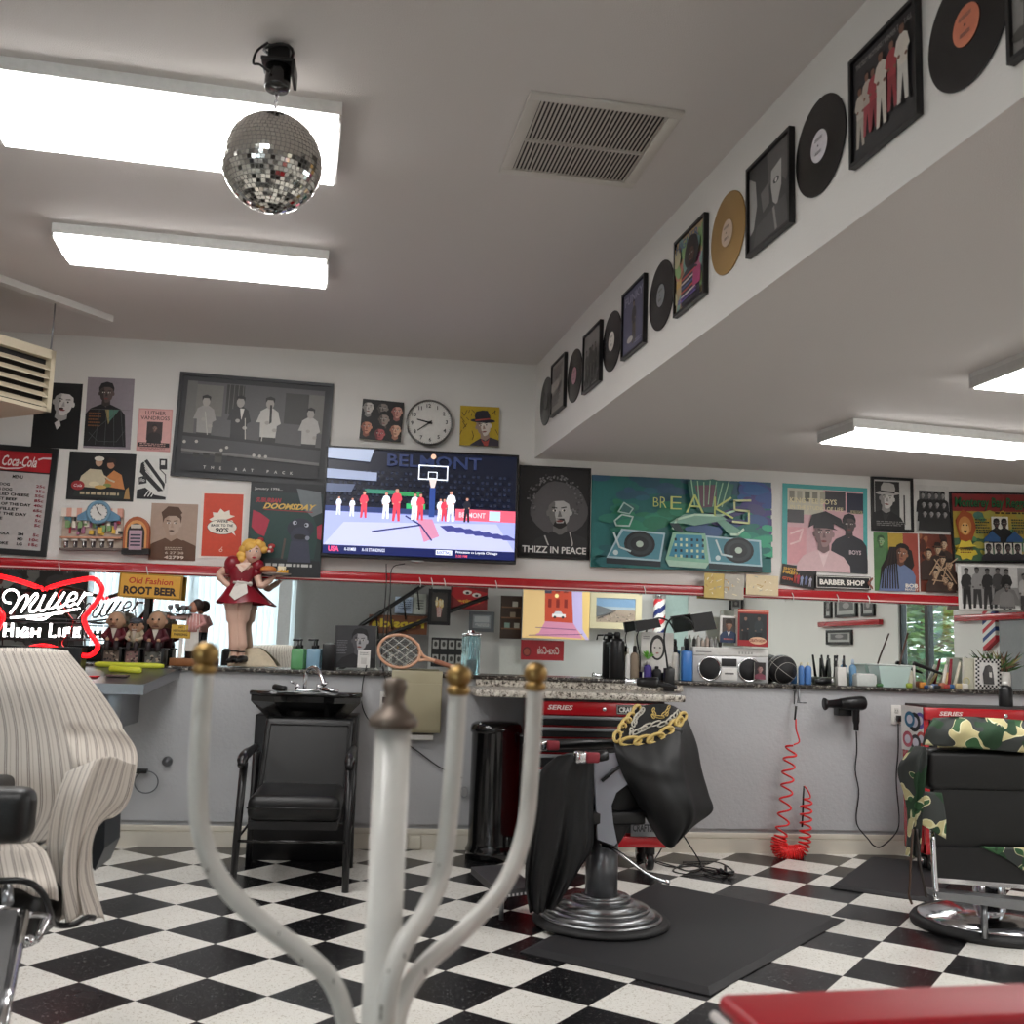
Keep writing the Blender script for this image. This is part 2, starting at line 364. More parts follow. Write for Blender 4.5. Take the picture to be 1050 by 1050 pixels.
def quad(F, px, off):
    """four pixel corners (tl, tr, br, bl) -> placement matrix, width, height on plane F"""
    p = [on_plane(F, x, y, off) for x, y in px]; o, u, v, n = F
    c = sum(p, V())/4; ab = [((q-c).dot(u), (q-c).dot(v)) for q in p]; ab = [V(q) for q in ab]
    wv = ((ab[1]-ab[0])+(ab[2]-ab[3]))/2; hv = ((ab[0]-ab[3])+(ab[1]-ab[2]))/2
    w, h = wv.length, hv.length; an = math.atan2(wv.y, wv.x); an2 = math.atan2(-hv.x, hv.y)
    an = (an+an2)/2 if F is not SOFF else 0
    uu = u*math.cos(an)+v*math.sin(an); vv = -u*math.sin(an)+v*math.cos(an); o2 = c-uu*w/2-vv*h/2-n*off
    T = Matrix(((uu.x, vv.x, n.x, o2.x), (uu.y, vv.y, n.y, o2.y), (uu.z, vv.z, n.z, o2.z), (0, 0, 0, 1)))
    return T, w, h
def plate(name, label, cat, F, px, art, thick=.004, frame=None, fc=BLACK, group=None, bg='e8e4da', rough=.45, emit=0, T=None, w=0, h=0, gap=0.0015, part='picture'):
    if T is None: T, w, h = quad(F, px, thick)
    if frame:
        e = thing(name, label, cat, T @ V((w/2, 0, 0)), group)
        m = M(T); f = frame
        for a, b in (((0, 0, gap), (w, f, thick)), ((0, h-f, gap), (w, h, thick)), ((0, f, gap), (f, h-f, thick)), ((w-f, f, gap), (w, h-f, thick))): m.box(a, b, fc)
        m.build('frame', e)
        m = M(T @ Matrix.Translation((f, f, 0))); ww, hh = w-2*f, h-2*f; m.box((0, 0, gap), (ww, hh, thick*.55), bg)
        art(Art(m, ww, hh, thick*.55, rough=rough, emit=emit)); m.build(part, e); return e
    m = M(T); m.box((0, 0, gap), (w, h, thick), bg); art(Art(m, w, h, thick, rough=rough, emit=emit))
    return tag(m.build(name, loc=T @ V((w/2, h/2, 0))), label, cat, group)
# ---------------------------------------------------------------- the room
def floor_mat():
    m = bpy.data.materials.new('checker_vinyl_tile'); m.use_nodes = True; N, L = nt(m); b = N['Principled BSDF']
    t = N.new('ShaderNodeTexCoord'); g = N.new('ShaderNodeNewGeometry'); T = .3048; DA = .0945
    s_ = T/math.sqrt(2); o = V((-1.4411, -1.3427, 0))
    def rot(x, y): return V((x*math.cos(DA)-y*math.sin(DA), x*math.sin(DA)+y*math.cos(DA), 0)).normalized()/T
    def mth(op, a, b_=None):
        n = N.new('ShaderNodeMath'); n.operation = op
        for i, q in enumerate((a, b_)):
            if q is None: continue
            if isinstance(q, (int, float)): n.inputs[i].default_value = q
            else: L.new(q, n.inputs[i])
        return n.outputs[0]
    sb = N.new('ShaderNodeVectorMath'); sb.operation = 'SUBTRACT'; sb.inputs[1].default_value = o; L.new(g.outputs['Position'], sb.inputs[0])
    def dot(vv):
        d = N.new('ShaderNodeVectorMath'); d.operation = 'DOT_PRODUCT'; d.inputs[1].default_value = vv; L.new(sb.outputs[0], d.inputs[0]); return d.outputs['Value']
    a, c = dot(rot(1, -1)), dot(rot(-1, -1))
    par = mth('FLOORED_MODULO', mth('ADD', mth('FLOOR', a), mth('FLOOR', c)), 2)
    # seams
    def seam(x): f = mth('FRACT', x); return mth('MINIMUM', f, mth('SUBTRACT', 1, f))
    sm = mth('LESS_THAN', mth('MINIMUM', seam(a), seam(c)), .006)
    # flecks
    vo = N.new('ShaderNodeTexNoise'); vo.inputs['Scale'].default_value = 95; vo.inputs['Detail'].default_value = 2; vo.inputs['Distortion'].default_value = 1.2; L.new(g.outputs['Position'], vo.inputs['Vector'])
    fl = mth('GREATER_THAN', vo.outputs[0], .66); fl2 = mth('GREATER_THAN', vo.outputs[0], .61)
    dn = N.new('ShaderNodeTexNoise'); dn.inputs['Scale'].default_value = 2.2; dn.inputs['Detail'].default_value = 6; L.new(g.outputs['Position'], dn.inputs['Vector'])
    def mx(f, p, q):
        x = N.new('ShaderNodeMix'); x.data_type = 'RGBA'; L.new(f, x.inputs[0])
        for i, k in ((6, p), (7, q)):
            if isinstance(k, tuple): x.inputs[i].default_value = lin(k)
            else: L.new(k, x.inputs[i])
        return x.outputs[2]
    wh = mx(fl2, (236, 234, 227), (200, 194, 182)); bk = mx(fl, (23, 23, 25), (104, 102, 100))
    c1 = mx(par, wh, bk); c2 = mx(mth('MULTIPLY', sm, .5), c1, (90, 86, 80))
    mr = N.new('ShaderNodeMapRange'); mr.inputs[1].default_value = .3; mr.inputs[2].default_value = .7; mr.inputs[3].default_value = .9; mr.inputs[4].default_value = 1.04; L.new(dn.outputs[0], mr.inputs[0])
    x = N.new('ShaderNodeMix'); x.data_type = 'RGBA'; x.blend_type = 'MULTIPLY'; x.inputs[0].default_value = 1; L.new(c2, x.inputs[6]); L.new(mr.outputs[0], x.inputs[7]); L.new(x.outputs[2], b.inputs['Base Color'])
    r = N.new('ShaderNodeMapRange'); r.inputs[3].default_value = .16; r.inputs[4].default_value = .32; L.new(dn.outputs[0], r.inputs[0]); L.new(r.outputs[0], b.inputs['Roughness']); b.inputs['Specular IOR Level'].default_value = .32
    return m
struct('floor', M().box((XL-.1, YR-.1, -.1), (XR+.1, YW, 0), floor_mat()))
def sx(y): return XS+(YW-y)*SK
struct('ceiling', M().box((XL-.1, YR-.1, ZC), (XR+.1, YW+.1, ZC+.1), CEIL))
m = M(); ya, yb = YW, YR
vs = [(sx(ya), ya), (XR+.05, ya), (XR+.05, yb), (sx(yb), yb)]
m.add([(x, y, ZS) for x, y in vs]+[(x, y, ZC) for x, y in vs], [(0, 1, 2, 3), (4, 5, 6, 7), (1, 2, 6, 5), (2, 3, 7, 6), (0, 1, 5, 4)], CEIL)
m.add([(vs[0][0], vs[0][1], ZS), (vs[3][0], vs[3][1], ZS), (vs[3][0], vs[3][1], ZC), (vs[0][0], vs[0][1], ZC)], [(0, 1, 2, 3)], WHITE)
struct('ceiling_dropped', m)
struct('wall_front', M().box((XL, YW, 0), (XR, YW+.1, ZC), WHITE))
m = M(); m.box((XL, .018, 0), (XR, YW, 1.012), GREY); m.box((XL, 0, .145), (XR, .02, 1.012), GREY)
struct('wall_front_lower', m)
m = M(); m.box((XL, -.004, 0), (XR, .018, .085), CREAM); m.box((XL, .004, .085), (XR, .018, .12), CREAM, .012)
struct('baseboard_front', m)
struct('trim_1', M().box((XL, -.03, 1.012), (XR, YW, 1.036), granite('dark_speckled_stone', .62), .004)).name = 'trim_1'
def wall_open(name, fixed, axis, lo, hi, o0, o1, z0, z1, mt):   # a wall with one opening
    m = M(); f0, f1 = fixed
    def bx(a, b, c, d):
        if axis == 'x': m.box((a, f0, c), (b, f1, d), mt)
        else: m.box((f0, a, c), (f1, b, d), mt)
    bx(lo, o0, 0, ZC); bx(o1, hi, 0, ZC); bx(o0, o1, 0, z0); bx(o0, o1, z1, ZC); return struct(name, m)
W1 = (MR(88, 640).x, MR(302, 640).x, .45, 2.45)
wall_open('wall_back', (YR-.1, YR), 'x', XL-.1, XR+.1, *W1, mat('rear_wall_paint', (205, 205, 204), .6))
wa, wb = MX(921, 650).y, MX(978, 650).y; W2 = (min(wa, wb), max(wa, wb), .75, 1.85)
wall_open('wall_right', (XR, XR+.1), 'y', YR, YW, *W2, WHITE)
struct('wall_left', M().box((XL-.1, YR, 0), (XL, YW, ZC), WHITE))
def window(name, axis, fx, a, b, z0, z1, nm, mt):
    root = tag(bpy.data.objects.new(name, None), kind='structure'); S.collection.objects.link(root)
    root.location = (fx, (a+b)/2, z0) if axis == 'y' else ((a+b)/2, fx, z0)
    m = M()
    def bx(p, q, r, s_, t=.03):
        if axis == 'x': m.box((p, fx-t, r), (q, fx+t, s_), mt)
        else: m.box((fx-t, p, r), (fx+t, q, s_), mt)
    for i in range(nm+1):
        c = a+(b-a)*i/nm; bx(max(a, c-.035), min(b, c+.035), z0, z1)
    bx(a, b, z0, z0+.05); bx(a, b, z1-.05, z1); m.build('window_frame', root)
    m = M(); mt2 = mat('window_glass', (240, 250, 248), .02, trans=1)
    if axis == 'x': m.box((a, fx-.004, z0), (b, fx+.004, z1), mt2)
    else: m.box((fx-.004, a, z0), (fx+.004, b, z1), mt2)
    m.build('window_pane', root)
window('window_1', 'x', YR-.05, *W1, 4, mat('white_window_frame', (225, 226, 228), .4))
window('window_2', 'y', XR+.05, *W2, 2, BLACK)
# vertical blinds behind the rear window
bm_ = bpy.data.materials.new('white_blind_fabric'); bm_.use_nodes = True; N, L = nt(bm_); _b = N['Principled BSDF']; _b.inputs['Base Color'].default_value = lin((225, 230, 234)); _b.inputs['Roughness'].default_value = .8
_t = N.new('ShaderNodeBsdfTranslucent'); _t.inputs[0].default_value = lin((205, 215, 225)); _x = N.new('ShaderNodeMixShader'); _x.inputs[0].default_value = .35; L.new(_b.outputs[0], _x.inputs[1]); L.new(_t.outputs[0], _x.inputs[2]); L.new(_x.outputs[0], N['Material Output'].inputs[0])
m = M(); k = 34
for i in range(k):
    x = W1[0]+(W1[1]-W1[0])*(i+.5)/k; d = (W1[1]-W1[0])/k*.52; m.add([(x-d, YR+.02, .45), (x+d, YR+.05, .45), (x+d, YR+.05, 2.45), (x-d, YR+.02, 2.45)], [(0, 1, 2, 3)], bm_)
m.box((W1[0]-.05, YR+.01, 2.45), (W1[1]+.05, YR+.08, 2.52), WHITE); tag(m.build('vertical_blinds'), 'white vertical blinds over the rear window, seen in the mirror', 'blinds')
# foliage outside the side window
def leaves(name, cx, cy, n, label):
    m = M(); R = random.Random(5); g = ['6f9a5a', '96b870', '5f8a6a', 'b8d0b0']
    for i in range(n):
        p = V((cx+R.uniform(-.4, .4), cy+R.gauss(0, .9), .3+R.random()*2.6)); a = R.random()*6
        q = V((math.cos(a), math.sin(a), R.uniform(-.5, .5)))*.11; t = q.cross(V((0, 0, 1))).normalized()*.05+V((0, 0, .02))
        m.add([p-q, p+t, p+q, p-t], [(0, 1, 2, 3)], g[i % 4])
    m.tube([(cx, cy, 0), (cx+.1, cy, 2.2)], [.05, .02], WOOD); tag(m.build(name), label, 'tree')
leaves('leafy_tree', XR+1.3, (W2[0]+W2[1])/2-2.6, 3200, 'leafy green tree outside the side window, seen in the mirror')
tag(struct('ground_outside', M().box((XR+.1, -12, -.1), (XR+4, 1, 0), mat('pavement', (170, 170, 165), .8))))
# mirror band and red rail
zr1 = B(0, 571.5, .14).z; zr0 = B(0, 582.5, .14).z; ZRL = (zr0+zr1)/2
m = M(); m.box((XL, YM, 1.036), (XR, YW, zr0+.01), MIRROR); tag(m.build('wall_mirror'), 'long wall mirror running above the stone ledge under the red rail', 'mirror')
e = thing('rail', 'glossy red rail running along the top of the mirror', 'rail', (0, YW, zr0))
m = M(); m.box((XL, .125, zr0), (XR, .2, zr1), RED, .012, 3); m.build('red_tube', e)
m = M(); m.box((XL, .121, zr0+.008), (XR, .13, zr0+.016), 'e9b7b4'); m.build('painted_highlight', e)  # pale strip paints the gloss highlight along the lower edge of the rail
for x in (60, 150, 430, 442, 455, 508, 660, 812, 858, 890):
    p = B(x, 580+.04*x, .12); m = M(); m.tube([p+V((0, 0, .03)), p+V((.006, -.01, .01)), p+V((.012, 0, -.02))], .003, mat('clear_clip', (220, 215, 210), .2)); m.build('clip', e)
# ceiling fixtures
def fixture(T, w, h, label, group, part_gap=.07, lit=1.0):
    e = thing('ceiling_light', label, 'ceiling light', T @ V((w/2, h/2, 0)), group)
    m = M(T); m.box((0, 0, 0), (w, h, .02), 'd8d6d2'); m.box((.0, .0, .02), (.01, h, .066), 'c9c7c4'); m.box((w-.01, 0, .02), (w, h, .066), 'c9c7c4'); m.box((0, -.001, .0), (w, .006, .047), 'f0efec'); m.box((0, h-.006, .0), (w, h+.001, .047), 'f0efec')
    m.build('housing', e)
    m = M(T); D = mat('lit_diffuser', (254, 252, 250), .4, emit=LAMP)
    prof = [(.004, .046), (.012, .064)]+[(.02+(h-.04)*i/24, .07+.008*math.sin(PI*i/24)+.002*math.cos(i*PI/3)) for i in range(25)]+[(h-.012, .064), (h-.004, .046)]
    vs = [(x, y, z) for x in (.011, w-.011) for y, z in prof]; n = len(prof)
    m.add(vs, [(i, i+1, n+i+1, n+i) for i in range(n-1)]+[tuple(range(n)), tuple(range(n, 2*n))], D, True); m.build('diffuser', e); return e
def fixT(px, z, w=None, h=None):
    """corner pixels: near-left, near-right, far-right, far-left of the underside"""
    p = [Bz(x, y, z-(0 if k < 2 else .075)) for k, (x, y) in enumerate(px)]; u = ((p[1]-p[0])+(p[2]-p[3])); u.z = 0; u.normalize(); v = V((0, 0, -1)).cross(u)
    ww = w or ((p[1]-p[0]).length+(p[2]-p[3]).length)/2; hh = h or ((p[3]-p[0]).length+(p[2]-p[1]).length)/2
    c = sum(p, V())/4 if not w else p[1]-u*ww/2+(p[2]-p[1])/2
    o = c-u*ww/2-v*hh/2*1; o.z = z
    return Matrix(((u.x, v.x, 0, o.x), (u.y, v.y, 0, o.y), (0, 0, -1, o.z), (0, 0, 0, 1))), ww, hh
T, w_, h_ = fixT([(0, 68), (350, 115), (345, 186), (0, 144)], ZC, 1.22, .54); fixture(T, w_, h_, 'long lit ceiling light behind the mirror ball, cut off by the left edge', 'ceiling lights')
T, w_, h_ = fixT([(52, 228), (338, 257), (335, 298), (72, 273)], ZC); fixture(T, w_, h_, 'lit ceiling light below and left of the mirror ball, nearest the poster wall', 'ceiling lights')
p0 = Bz(838, 442, ZS); p1 = Bz(875, 428.6, ZS)
def fixC(pn, pf, w, z, label):
    d = (pn-pf); d.z = 0; h = d.length; v = d.normalized(); u = V((-v.y, v.x, 0)); u = u if u.x > 0 else -u
    o = pf.copy(); o.z = z
    return fixture(Matrix(((u.x, v.x, 0, o.x), (u.y, v.y, 0, o.y), (0, 0, -1, o.z), (0, 0, 0, 1))), w, h, label, 'ceiling lights')
fixC(p0, p1, 1.25, ZS, 'lit ceiling light under the dropped ceiling above the reggae posters')
fixC(Bz(994, 383, ZS), Bz(994, 383, ZS)+V((.04, -.54, 0)), 1.24, ZS, 'ceiling light under the dropped ceiling, cut off at the right edge')
for k, (x, y) in enumerate(((-2.0, -5.6), (-4.6, -4.2))):  # unseen fixtures added out of view to light the room
    fixture(Matrix(((1, 0, 0, x), (0, 1, 0, y), (0, 0, -1, ZC), (0, 0, 0, 1))), 1.22, .54, ('added fill ceiling light, unseen, behind the viewer on the high ceiling', 'added fill ceiling light, unseen, at the far left of the high ceiling')[k], 'ceiling lights')
for k, (x, y) in enumerate(((2.2, -5.2), (2.4, -7.2))):  # two more unseen fixtures, added under the dropped ceiling for extra light
    fixture(Matrix(((1, 0, 0, x), (0, 1, 0, y), (0, 0, -1, ZS), (0, 0, 0, 1))), 1.22, .54, ('added fill ceiling light, unseen, on the dropped ceiling beside the viewer', 'added fill ceiling light, unseen, on the dropped ceiling by the rear wall')[k], 'ceiling lights')
# vent
q = [Bz(x, y, ZC) for x, y in ((511, 175), (647, 191), (704, 113), (545, 92))]
c = sum(q, V())/4; u = ((q[1]-q[0])+(q[2]-q[3])).normalized(); v = ((q[3]-q[0])+(q[2]-q[1])).normalized(); v = (v-u*v.dot(u)).normalized()
w_, h_ = ((q[1]-q[0]).length+(q[2]-q[3]).length)/2, ((q[3]-q[0]).length+(q[2]-q[1]).length)/2
n = V((0, 0, -1)); o = c-u*w_/2-v*h_/2; T = Matrix(((u.x, v.x, 0, o.x), (u.y, v.y, 0, o.y), (0, 0, -1, ZC), (0, 0, 0, 1)))
VM = mat('painted_vent_metal', (205, 200, 192), .5); e = thing('ceiling_vent', 'square slatted air return grille in the high ceiling', 'vent', T @ V((w_/2, h_/2, 0)))
m = M(T); b_ = .045
for a, b2 in (((0, 0, 0), (w_, b_, .012)), ((0, h_-b_, 0), (w_, h_, .012)), ((0, b_, 0), (b_, h_-b_, .012)), ((w_-b_, b_, 0), (w_, h_-b_, .012))): m.box(a, b2, VM, .003)
m.box((b_, h_*.46, .002), (w_-b_, h_*.475, .013), VM); m.build('frame', e)
m = M(T); m.box((b_, b_, .0), (w_-b_, h_-b_, .002), '2a2724'); m.build('backing', e)
m = M(T); ns = 30
for i in range(ns):
    x = b_+(w_-2*b_)*(i+.5)/ns; a = (w_-2*b_)/ns*.36
    m.add([(x-a, b_, .010), (x-a, h_-b_, .010), (x+a, h_-b_, .003), (x+a, b_, .003), (x-a, b_, .012), (x-a, h_-b_, .012), (x+a, h_-b_, .005), (x+a, b_, .005)], [(0, 1, 2, 3), (4, 5, 6, 7), (0, 1, 5, 4), (3, 2, 6, 7)], VM)
m.build('slats', e)
# mirror ball
yb_ = Bz(283, 50, ZC).y; c = B(279, 167, yb_); rb = 50.5/FOC*(c-CAM).dot(_f)
e = thing('mirror_ball', 'silver mirror ball hanging from a black motor on the ceiling', 'mirror ball', (c.x, c.y, ZC))
m = M(); m.sph(c, rb*.985, 'aaa8a2', 40, 24); m.build('core', e)
m = M(); R = random.Random(3); TILE = mat('mirror_tile', (228, 226, 220), .06, 1); nb = 34
for i in range(nb):
    t0, t1 = PI*(i+.07)/nb, PI*(i+.93)/nb; tm = (t0+t1)/2; k = max(4, int(2*nb*math.sin(tm)+.5))
    for j in range(k):
        a0, a1 = 2*PI*(j+.07)/k, 2*PI*(j+.93)/k; am = (a0+a1)/2; nn = V((math.sin(tm)*math.cos(am), math.sin(tm)*math.sin(am), math.cos(tm)))
        uu = V((-math.sin(am), math.cos(am), 0)); vv = nn.cross(uu); tl = (R.gauss(0, .04), R.gauss(0, .04)); n2 = (nn+uu*tl[0]+vv*tl[1]).normalized(); u2 = (uu-n2*uu.dot(n2)).normalized(); v2 = n2.cross(u2)
        hw = rb*math.sin(tm)*(a1-a0)/2; hv = rb*(t1-t0)/2; pc = c+nn*rb
        vs = [pc-u2*hw-v2*hv, pc+u2*hw-v2*hv, pc+u2*hw+v2*hv, pc-u2*hw+v2*hv]; m.add(vs, [(0, 1, 2, 3)], TILE)
m.build('mirror_tiles', e)
m = M(); z = c.z+rb; zt = B(283, 92, yb_).z; m.tube([(c.x, c.y, z), (c.x, c.y, z+.01)], .02, CHROME, 12)
for k in range(4):
    zz = z+.012+(zt-z-.012)*(k+.5)/4; r_ = (zt-z)/4*.62; m.tube([(c.x+(math.cos(a)*.006 if k % 2 else 0), c.y+(0 if k % 2 else math.cos(a)*.006), zz+math.sin(a)*r_) for a in [i*PI/6 for i in range(12)]], .0018, CHROME, 6, True)
m.build('chain', e)
m = M(); s_ = .001*3.1/1.06
m.lathe([(.036, zt), (.04, zt+.01), (.04, zt+.075), (.03, zt+.08)], BLKM, (c.x, c.y, 0), 24); m.box((c.x-.05, c.y-.045, zt+.075), (c.x+.055, c.y+.05, zt+.087), BLACK, .003)
m.box((c.x+.045, c.y-.045, zt+.03), (c.x+.055, c.y+.05, zt+.08), BLACK); m.box((c.x-.032, c.y-.03, zt+.085), (c.x+.035, c.y+.03, ZC), BLACK, .004); m.build('motor', e)
m = M(); m.tube([(c.x-.03, c.y-.05, ZC-.012), (c.x-.06, c.y-.06, ZC-.05), (c.x-.068, c.y-.06, ZC-.09), (c.x-.05, c.y-.05, zt+.05), (c.x-.02, c.y-.045, zt+.03)], .004, BLACK, 8, smooth=24)
m.tube([(c.x+.045*math.cos(a), c.y-.02+.04*math.sin(a), ZC-.02-.006*math.sin(a*2)) for a in [i*PI/8 for i in range(16)]], .005, BLACK, 8, True); m.build('cable', e)
# heater hung from a ceiling channel, top left
YH = -.9; a, b = Bz(113, 324, ZC), Bz(0, 283, ZC)
d = (b-a).normalized(); s3 = V((-d.y, d.x, 0)); s3 = s3 if s3.y > 0 else -s3
hp = Bz(60, 310, ZC-.03)
ht = B(52, 360, hp.y); hx, hy = ht.x, hp.y
e = thing('ceiling_channel', 'white channel fixed to the ceiling that carries the louvred heater', 'channel', (a+b)/2)
m = M(); bb = a+d*1.6
vs = []
for p in (a, bb):
    vs += [p-s3*.03+V((0, 0, -.001)), p+s3*.03+V((0, 0, -.001)), p+s3*.03+V((0, 0, -.04)), p-s3*.03+V((0, 0, -.04))]
m.add(vs, [(0, 1, 2, 3), (4, 5, 6, 7), (0, 1, 5, 4), (1, 2, 6, 5), (2, 3, 7, 6), (3, 0, 4, 7)], WHITE); m.build('strut', e)
e = thing('unit_heater', 'beige louvred unit heater hanging on a rod in the upper left corner', 'heater', (hx-.3, hy, ht.z-.4))
HB = mat('beige_enamel', (196, 184, 160), .45)
zt = ht.z; zb = B(50, 423, hy).z; dd = d   # louvre face runs along the channel direction, facing the room
fx = V((hx+.03, hy, 0)); L_ = .9; dep = s3*.45
def hb(m, t0, t1, z0, z1, o0, o1, mt):
    p = [fx+d*t0*L_+s3*o0, fx+d*t1*L_+s3*o0, fx+d*t1*L_+s3*o1, fx+d*t0*L_+s3*o1]
    m.add([V((q.x, q.y, z0)) for q in p]+[V((q.x, q.y, z1)) for q in p], [(0, 1, 2, 3), (4, 5, 6, 7), (0, 1, 5, 4), (1, 2, 6, 5), (2, 3, 7, 6), (3, 0, 4, 7)], mt)
m = M(); hb(m, 0, 1, zb, zt, .06, .5, HB); hb(m, 0, .03, zb, zt, 0, .06, HB); hb(m, .97, 1, zb, zt, 0, .06, HB); hb(m, 0, 1, zb, zb+.02, 0, .06, HB); hb(m, 0, 1, zt-.05, zt, 0, .06, HB); m.build('casing', e)
m = M(); hb(m, .03, .97, zb+.02, zt-.05, .045, .059, BLACK); m.build('dark_opening', e)
m = M(); nl = 5
for i in range(nl):
    z0 = zb+.025+(zt-zb-.09)*i/nl; hh = (zt-zb-.09)/nl*.58
    p = [fx+d*.03*L_, fx+d*.97*L_]; o1, o2 = s3*.0, s3*.04
    vs = [V((q.x, q.y, z0+zz)) for q, zz in ((p[0]+o1, 0), (p[1]+o1, 0), (p[1]+o2, hh), (p[0]+o2, hh), (p[0]+o1, .006), (p[1]+o1, .006), (p[1]+o2, hh+.006), (p[0]+o2, hh+.006))]
    m.add(vs, [(0, 1, 2, 3), (4, 5, 6, 7), (0, 1, 5, 4), (2, 3, 7, 6)], HB)
m.build('louvres', e)
m = M(); m.tube([(hx, hy, zt-.03), (hx, hy, ZC-.03)], .005, STEEL); m.sph((hx, hy, zt-.0), .014, CHROME, 10, 6); m.build('hanging_rod', e)
# ---------------------------------------------------------------- pictures on the poster wall
FRONTF = (V((0, .119, 0)), V((1, 0, 0)), V((0, 0, 1)), V((0, -1, 0)))      # posters that hang in front of the rail
def face_poster(**k): return lambda A: A.bust(**k)
def A1(A):
    A.rect(0, 0, 1, 1, '0e0f12'); A.poly([(.3, 1), (.36, .62), (.5, .5), (.72, .52), (.95, .62), (1, 1)], '07080a')
    A.bust(.62, .30, .19, 'd6d2cf', 'a9a6a4', '060607', '08090b', style='short', tilt=.12); A.poly([(.46, .62), (.56, .56), (.6, .66), (.52, .72)], 'cbc7c4'); A.ell(.58, .39, .05, .016, '2a1416')
plate('poster', 'black and white poster of a woman with slicked back hair, behind the heater corner', 'poster', WALLF, [(37, 391.5), (86, 393.7), (79, 460.6), (32, 458.5)], A1, group='posters on the white wall')
def A2(A):
    A.rect(0, 0, 1, 1, '8f858c'); A.bust(.42, .22, .125, '5d4d48', '3a302e', '121113', '141416', style='short')
    A.line([(.1, .45), (.95, .45)], .008, '6a6a66'); A.poly([(.42, .45), (.62, .45), (.5, .66)], '9a8a5a'); A.poly([(.5, .45), (.72, .45), (.52, .62)], '4f7a6c')
    for i in range(4): A.line([(.3+.15*i, .45), (.25+.2*i, .95)], .007, '5c5c5e')
    A.line([(.1, .9), (.3, .7), (.55, .55), (.72, .45)], .008, '54565a'); A.line([(.1, .78), (.3, .9), (.7, .9), (.85, .75)], .007, '5c5c5e')
    A.textlines(.08, .36, .5, .72, 5, '7d4f30', .45)
plate('poster', 'poster of a man in glasses and a dark turtleneck with thin geometric lines', 'poster', WALLF, [(90.4, 387), (138, 388.3), (133.7, 461.3), (85, 459)], A2, group='posters on the white wall')
def A3(A):
    A.rect(0, 0, 1, 1, 'd69a96'); A.rect(.03, .03, .97, .97, 'dfaaa4'); A.text('LUTHER', .5, .1, .09, '4a2c2c', .6); A.text('VANDROSS', .5, .22, .09, '4a2c2c', .85)
    A.rect(.27, .31, .73, .74, '3a2a2a'); A.bust(.5, .46, .07, '8a6a5e', '4f3a34', '1c1414', '241a1a'); A.rect(.03, .8, .97, .9, '1d1616'); A.textlines(.1, .9, .82, .9, 2, 'd7a6a0', .4); A.textlines(.12, .9, .92, .97, 2, '8a5450', .4)
plate('poster', 'small pink concert poster with a dark photo in its middle', 'poster', WALLF, [(143, 418.7), (177, 419.7), (174.6, 463.8), (139, 462)], A3, group='posters on the white wall')
def A4(A):
    A.rect(0, 0, 1, 1, '0d0d10')
    A.poly([(.15, .72), (.2, .5), (.32, .35), (.5, .36), (.58, .6), (.55, .75)], 'c9bda0'); A.ell(.45, .2, .055, .09, 'c29a80'); A.ell(.45, .13, .075, .05, 'ddd8cc')
    A.poly([(.55, .7), (.58, .5), (.68, .36), (.8, .45), (.86, .75)], 'c9824a'); A.ell(.63, .24, .055, .09, 'b98468'); A.poly([(.56, .22), (.6, .1), (.7, .12), (.7, .3), (.66, .2)], '2b1c18')
    A.ell(.16, .7, .1, .1, '9c1f24'); A.text('Cola', .16, .7, .06, 'e6d8d4', .12, shear=.3); A.poly([(.12, .8), (.85, .8), (.9, .95), (.1, .93)], '1d2522'); A.textlines(.2, .82, .83, .92, 1, 'b8a888', .6)
    A.ell(.4, .66, .08, .05, 'e0d4b4'); A.ell(.6, .68, .06, .04, '7c8a4a'); A.ell(.5, .72, .09, .04, 'caa25a'); A.poly([(.86, .95), (.88, .75), (.92, .7), (.95, .95)], 'a9834f')
    A.line([(.5, .45), (.62, .56), (.7, .6)], .025, 'd0c0a0')
plate('poster', 'black poster of two people in white eating at a lunch counter', 'poster', WALLF, [(71.8, 462), (139.4, 466.3), (137, 514.6), (67.4, 512)], A4, group='posters on the white wall')
def A5(A):
    A.rect(0, 0, 1, 1, 'dad9d4')
    A.poly([(.12, .18), (.3, .08), (.9, .62), (.88, .78), (.7, .8), (.1, .38)], '17171a')
    for i in range(5): A.line([(.2+.02*i, .13+.055*i), (.8+.02*i, .66+.03*i)], .025, 'dad9d4')
    A.poly([(.68, .06), (.92, .06), (.94, .3), (.7, .3)], '1b1b1d'); A.rect(.74, .1, .86, .2, 'dad9d4'); A.line([(.72, .3), (.9, .42), (.92, .6)], .03, '1b1b1d')
    A.poly([(.05, .98), (.05, .78), (.3, .72), (.6, .88), (.95, .92), (.95, .98)], '1b1b1d')
    for i in range(3): A.line([(.3+.1*i, .92), (.4+.1*i, .8)], .03, 'e4e2dc')
    A.poly([(.08, .5), (.3, .44), (.34, .62), (.1, .66)], '2b2b2e'); A.text('ilo', .2, .55, .08, 'dad9d4')
plate('poster', 'white poster with black line drawings of a striped boot and a sneaker', 'poster', WALLF, [(142, 466), (173, 469), (172.6, 513), (137.4, 512.8)], A5, group='posters on the white wall')
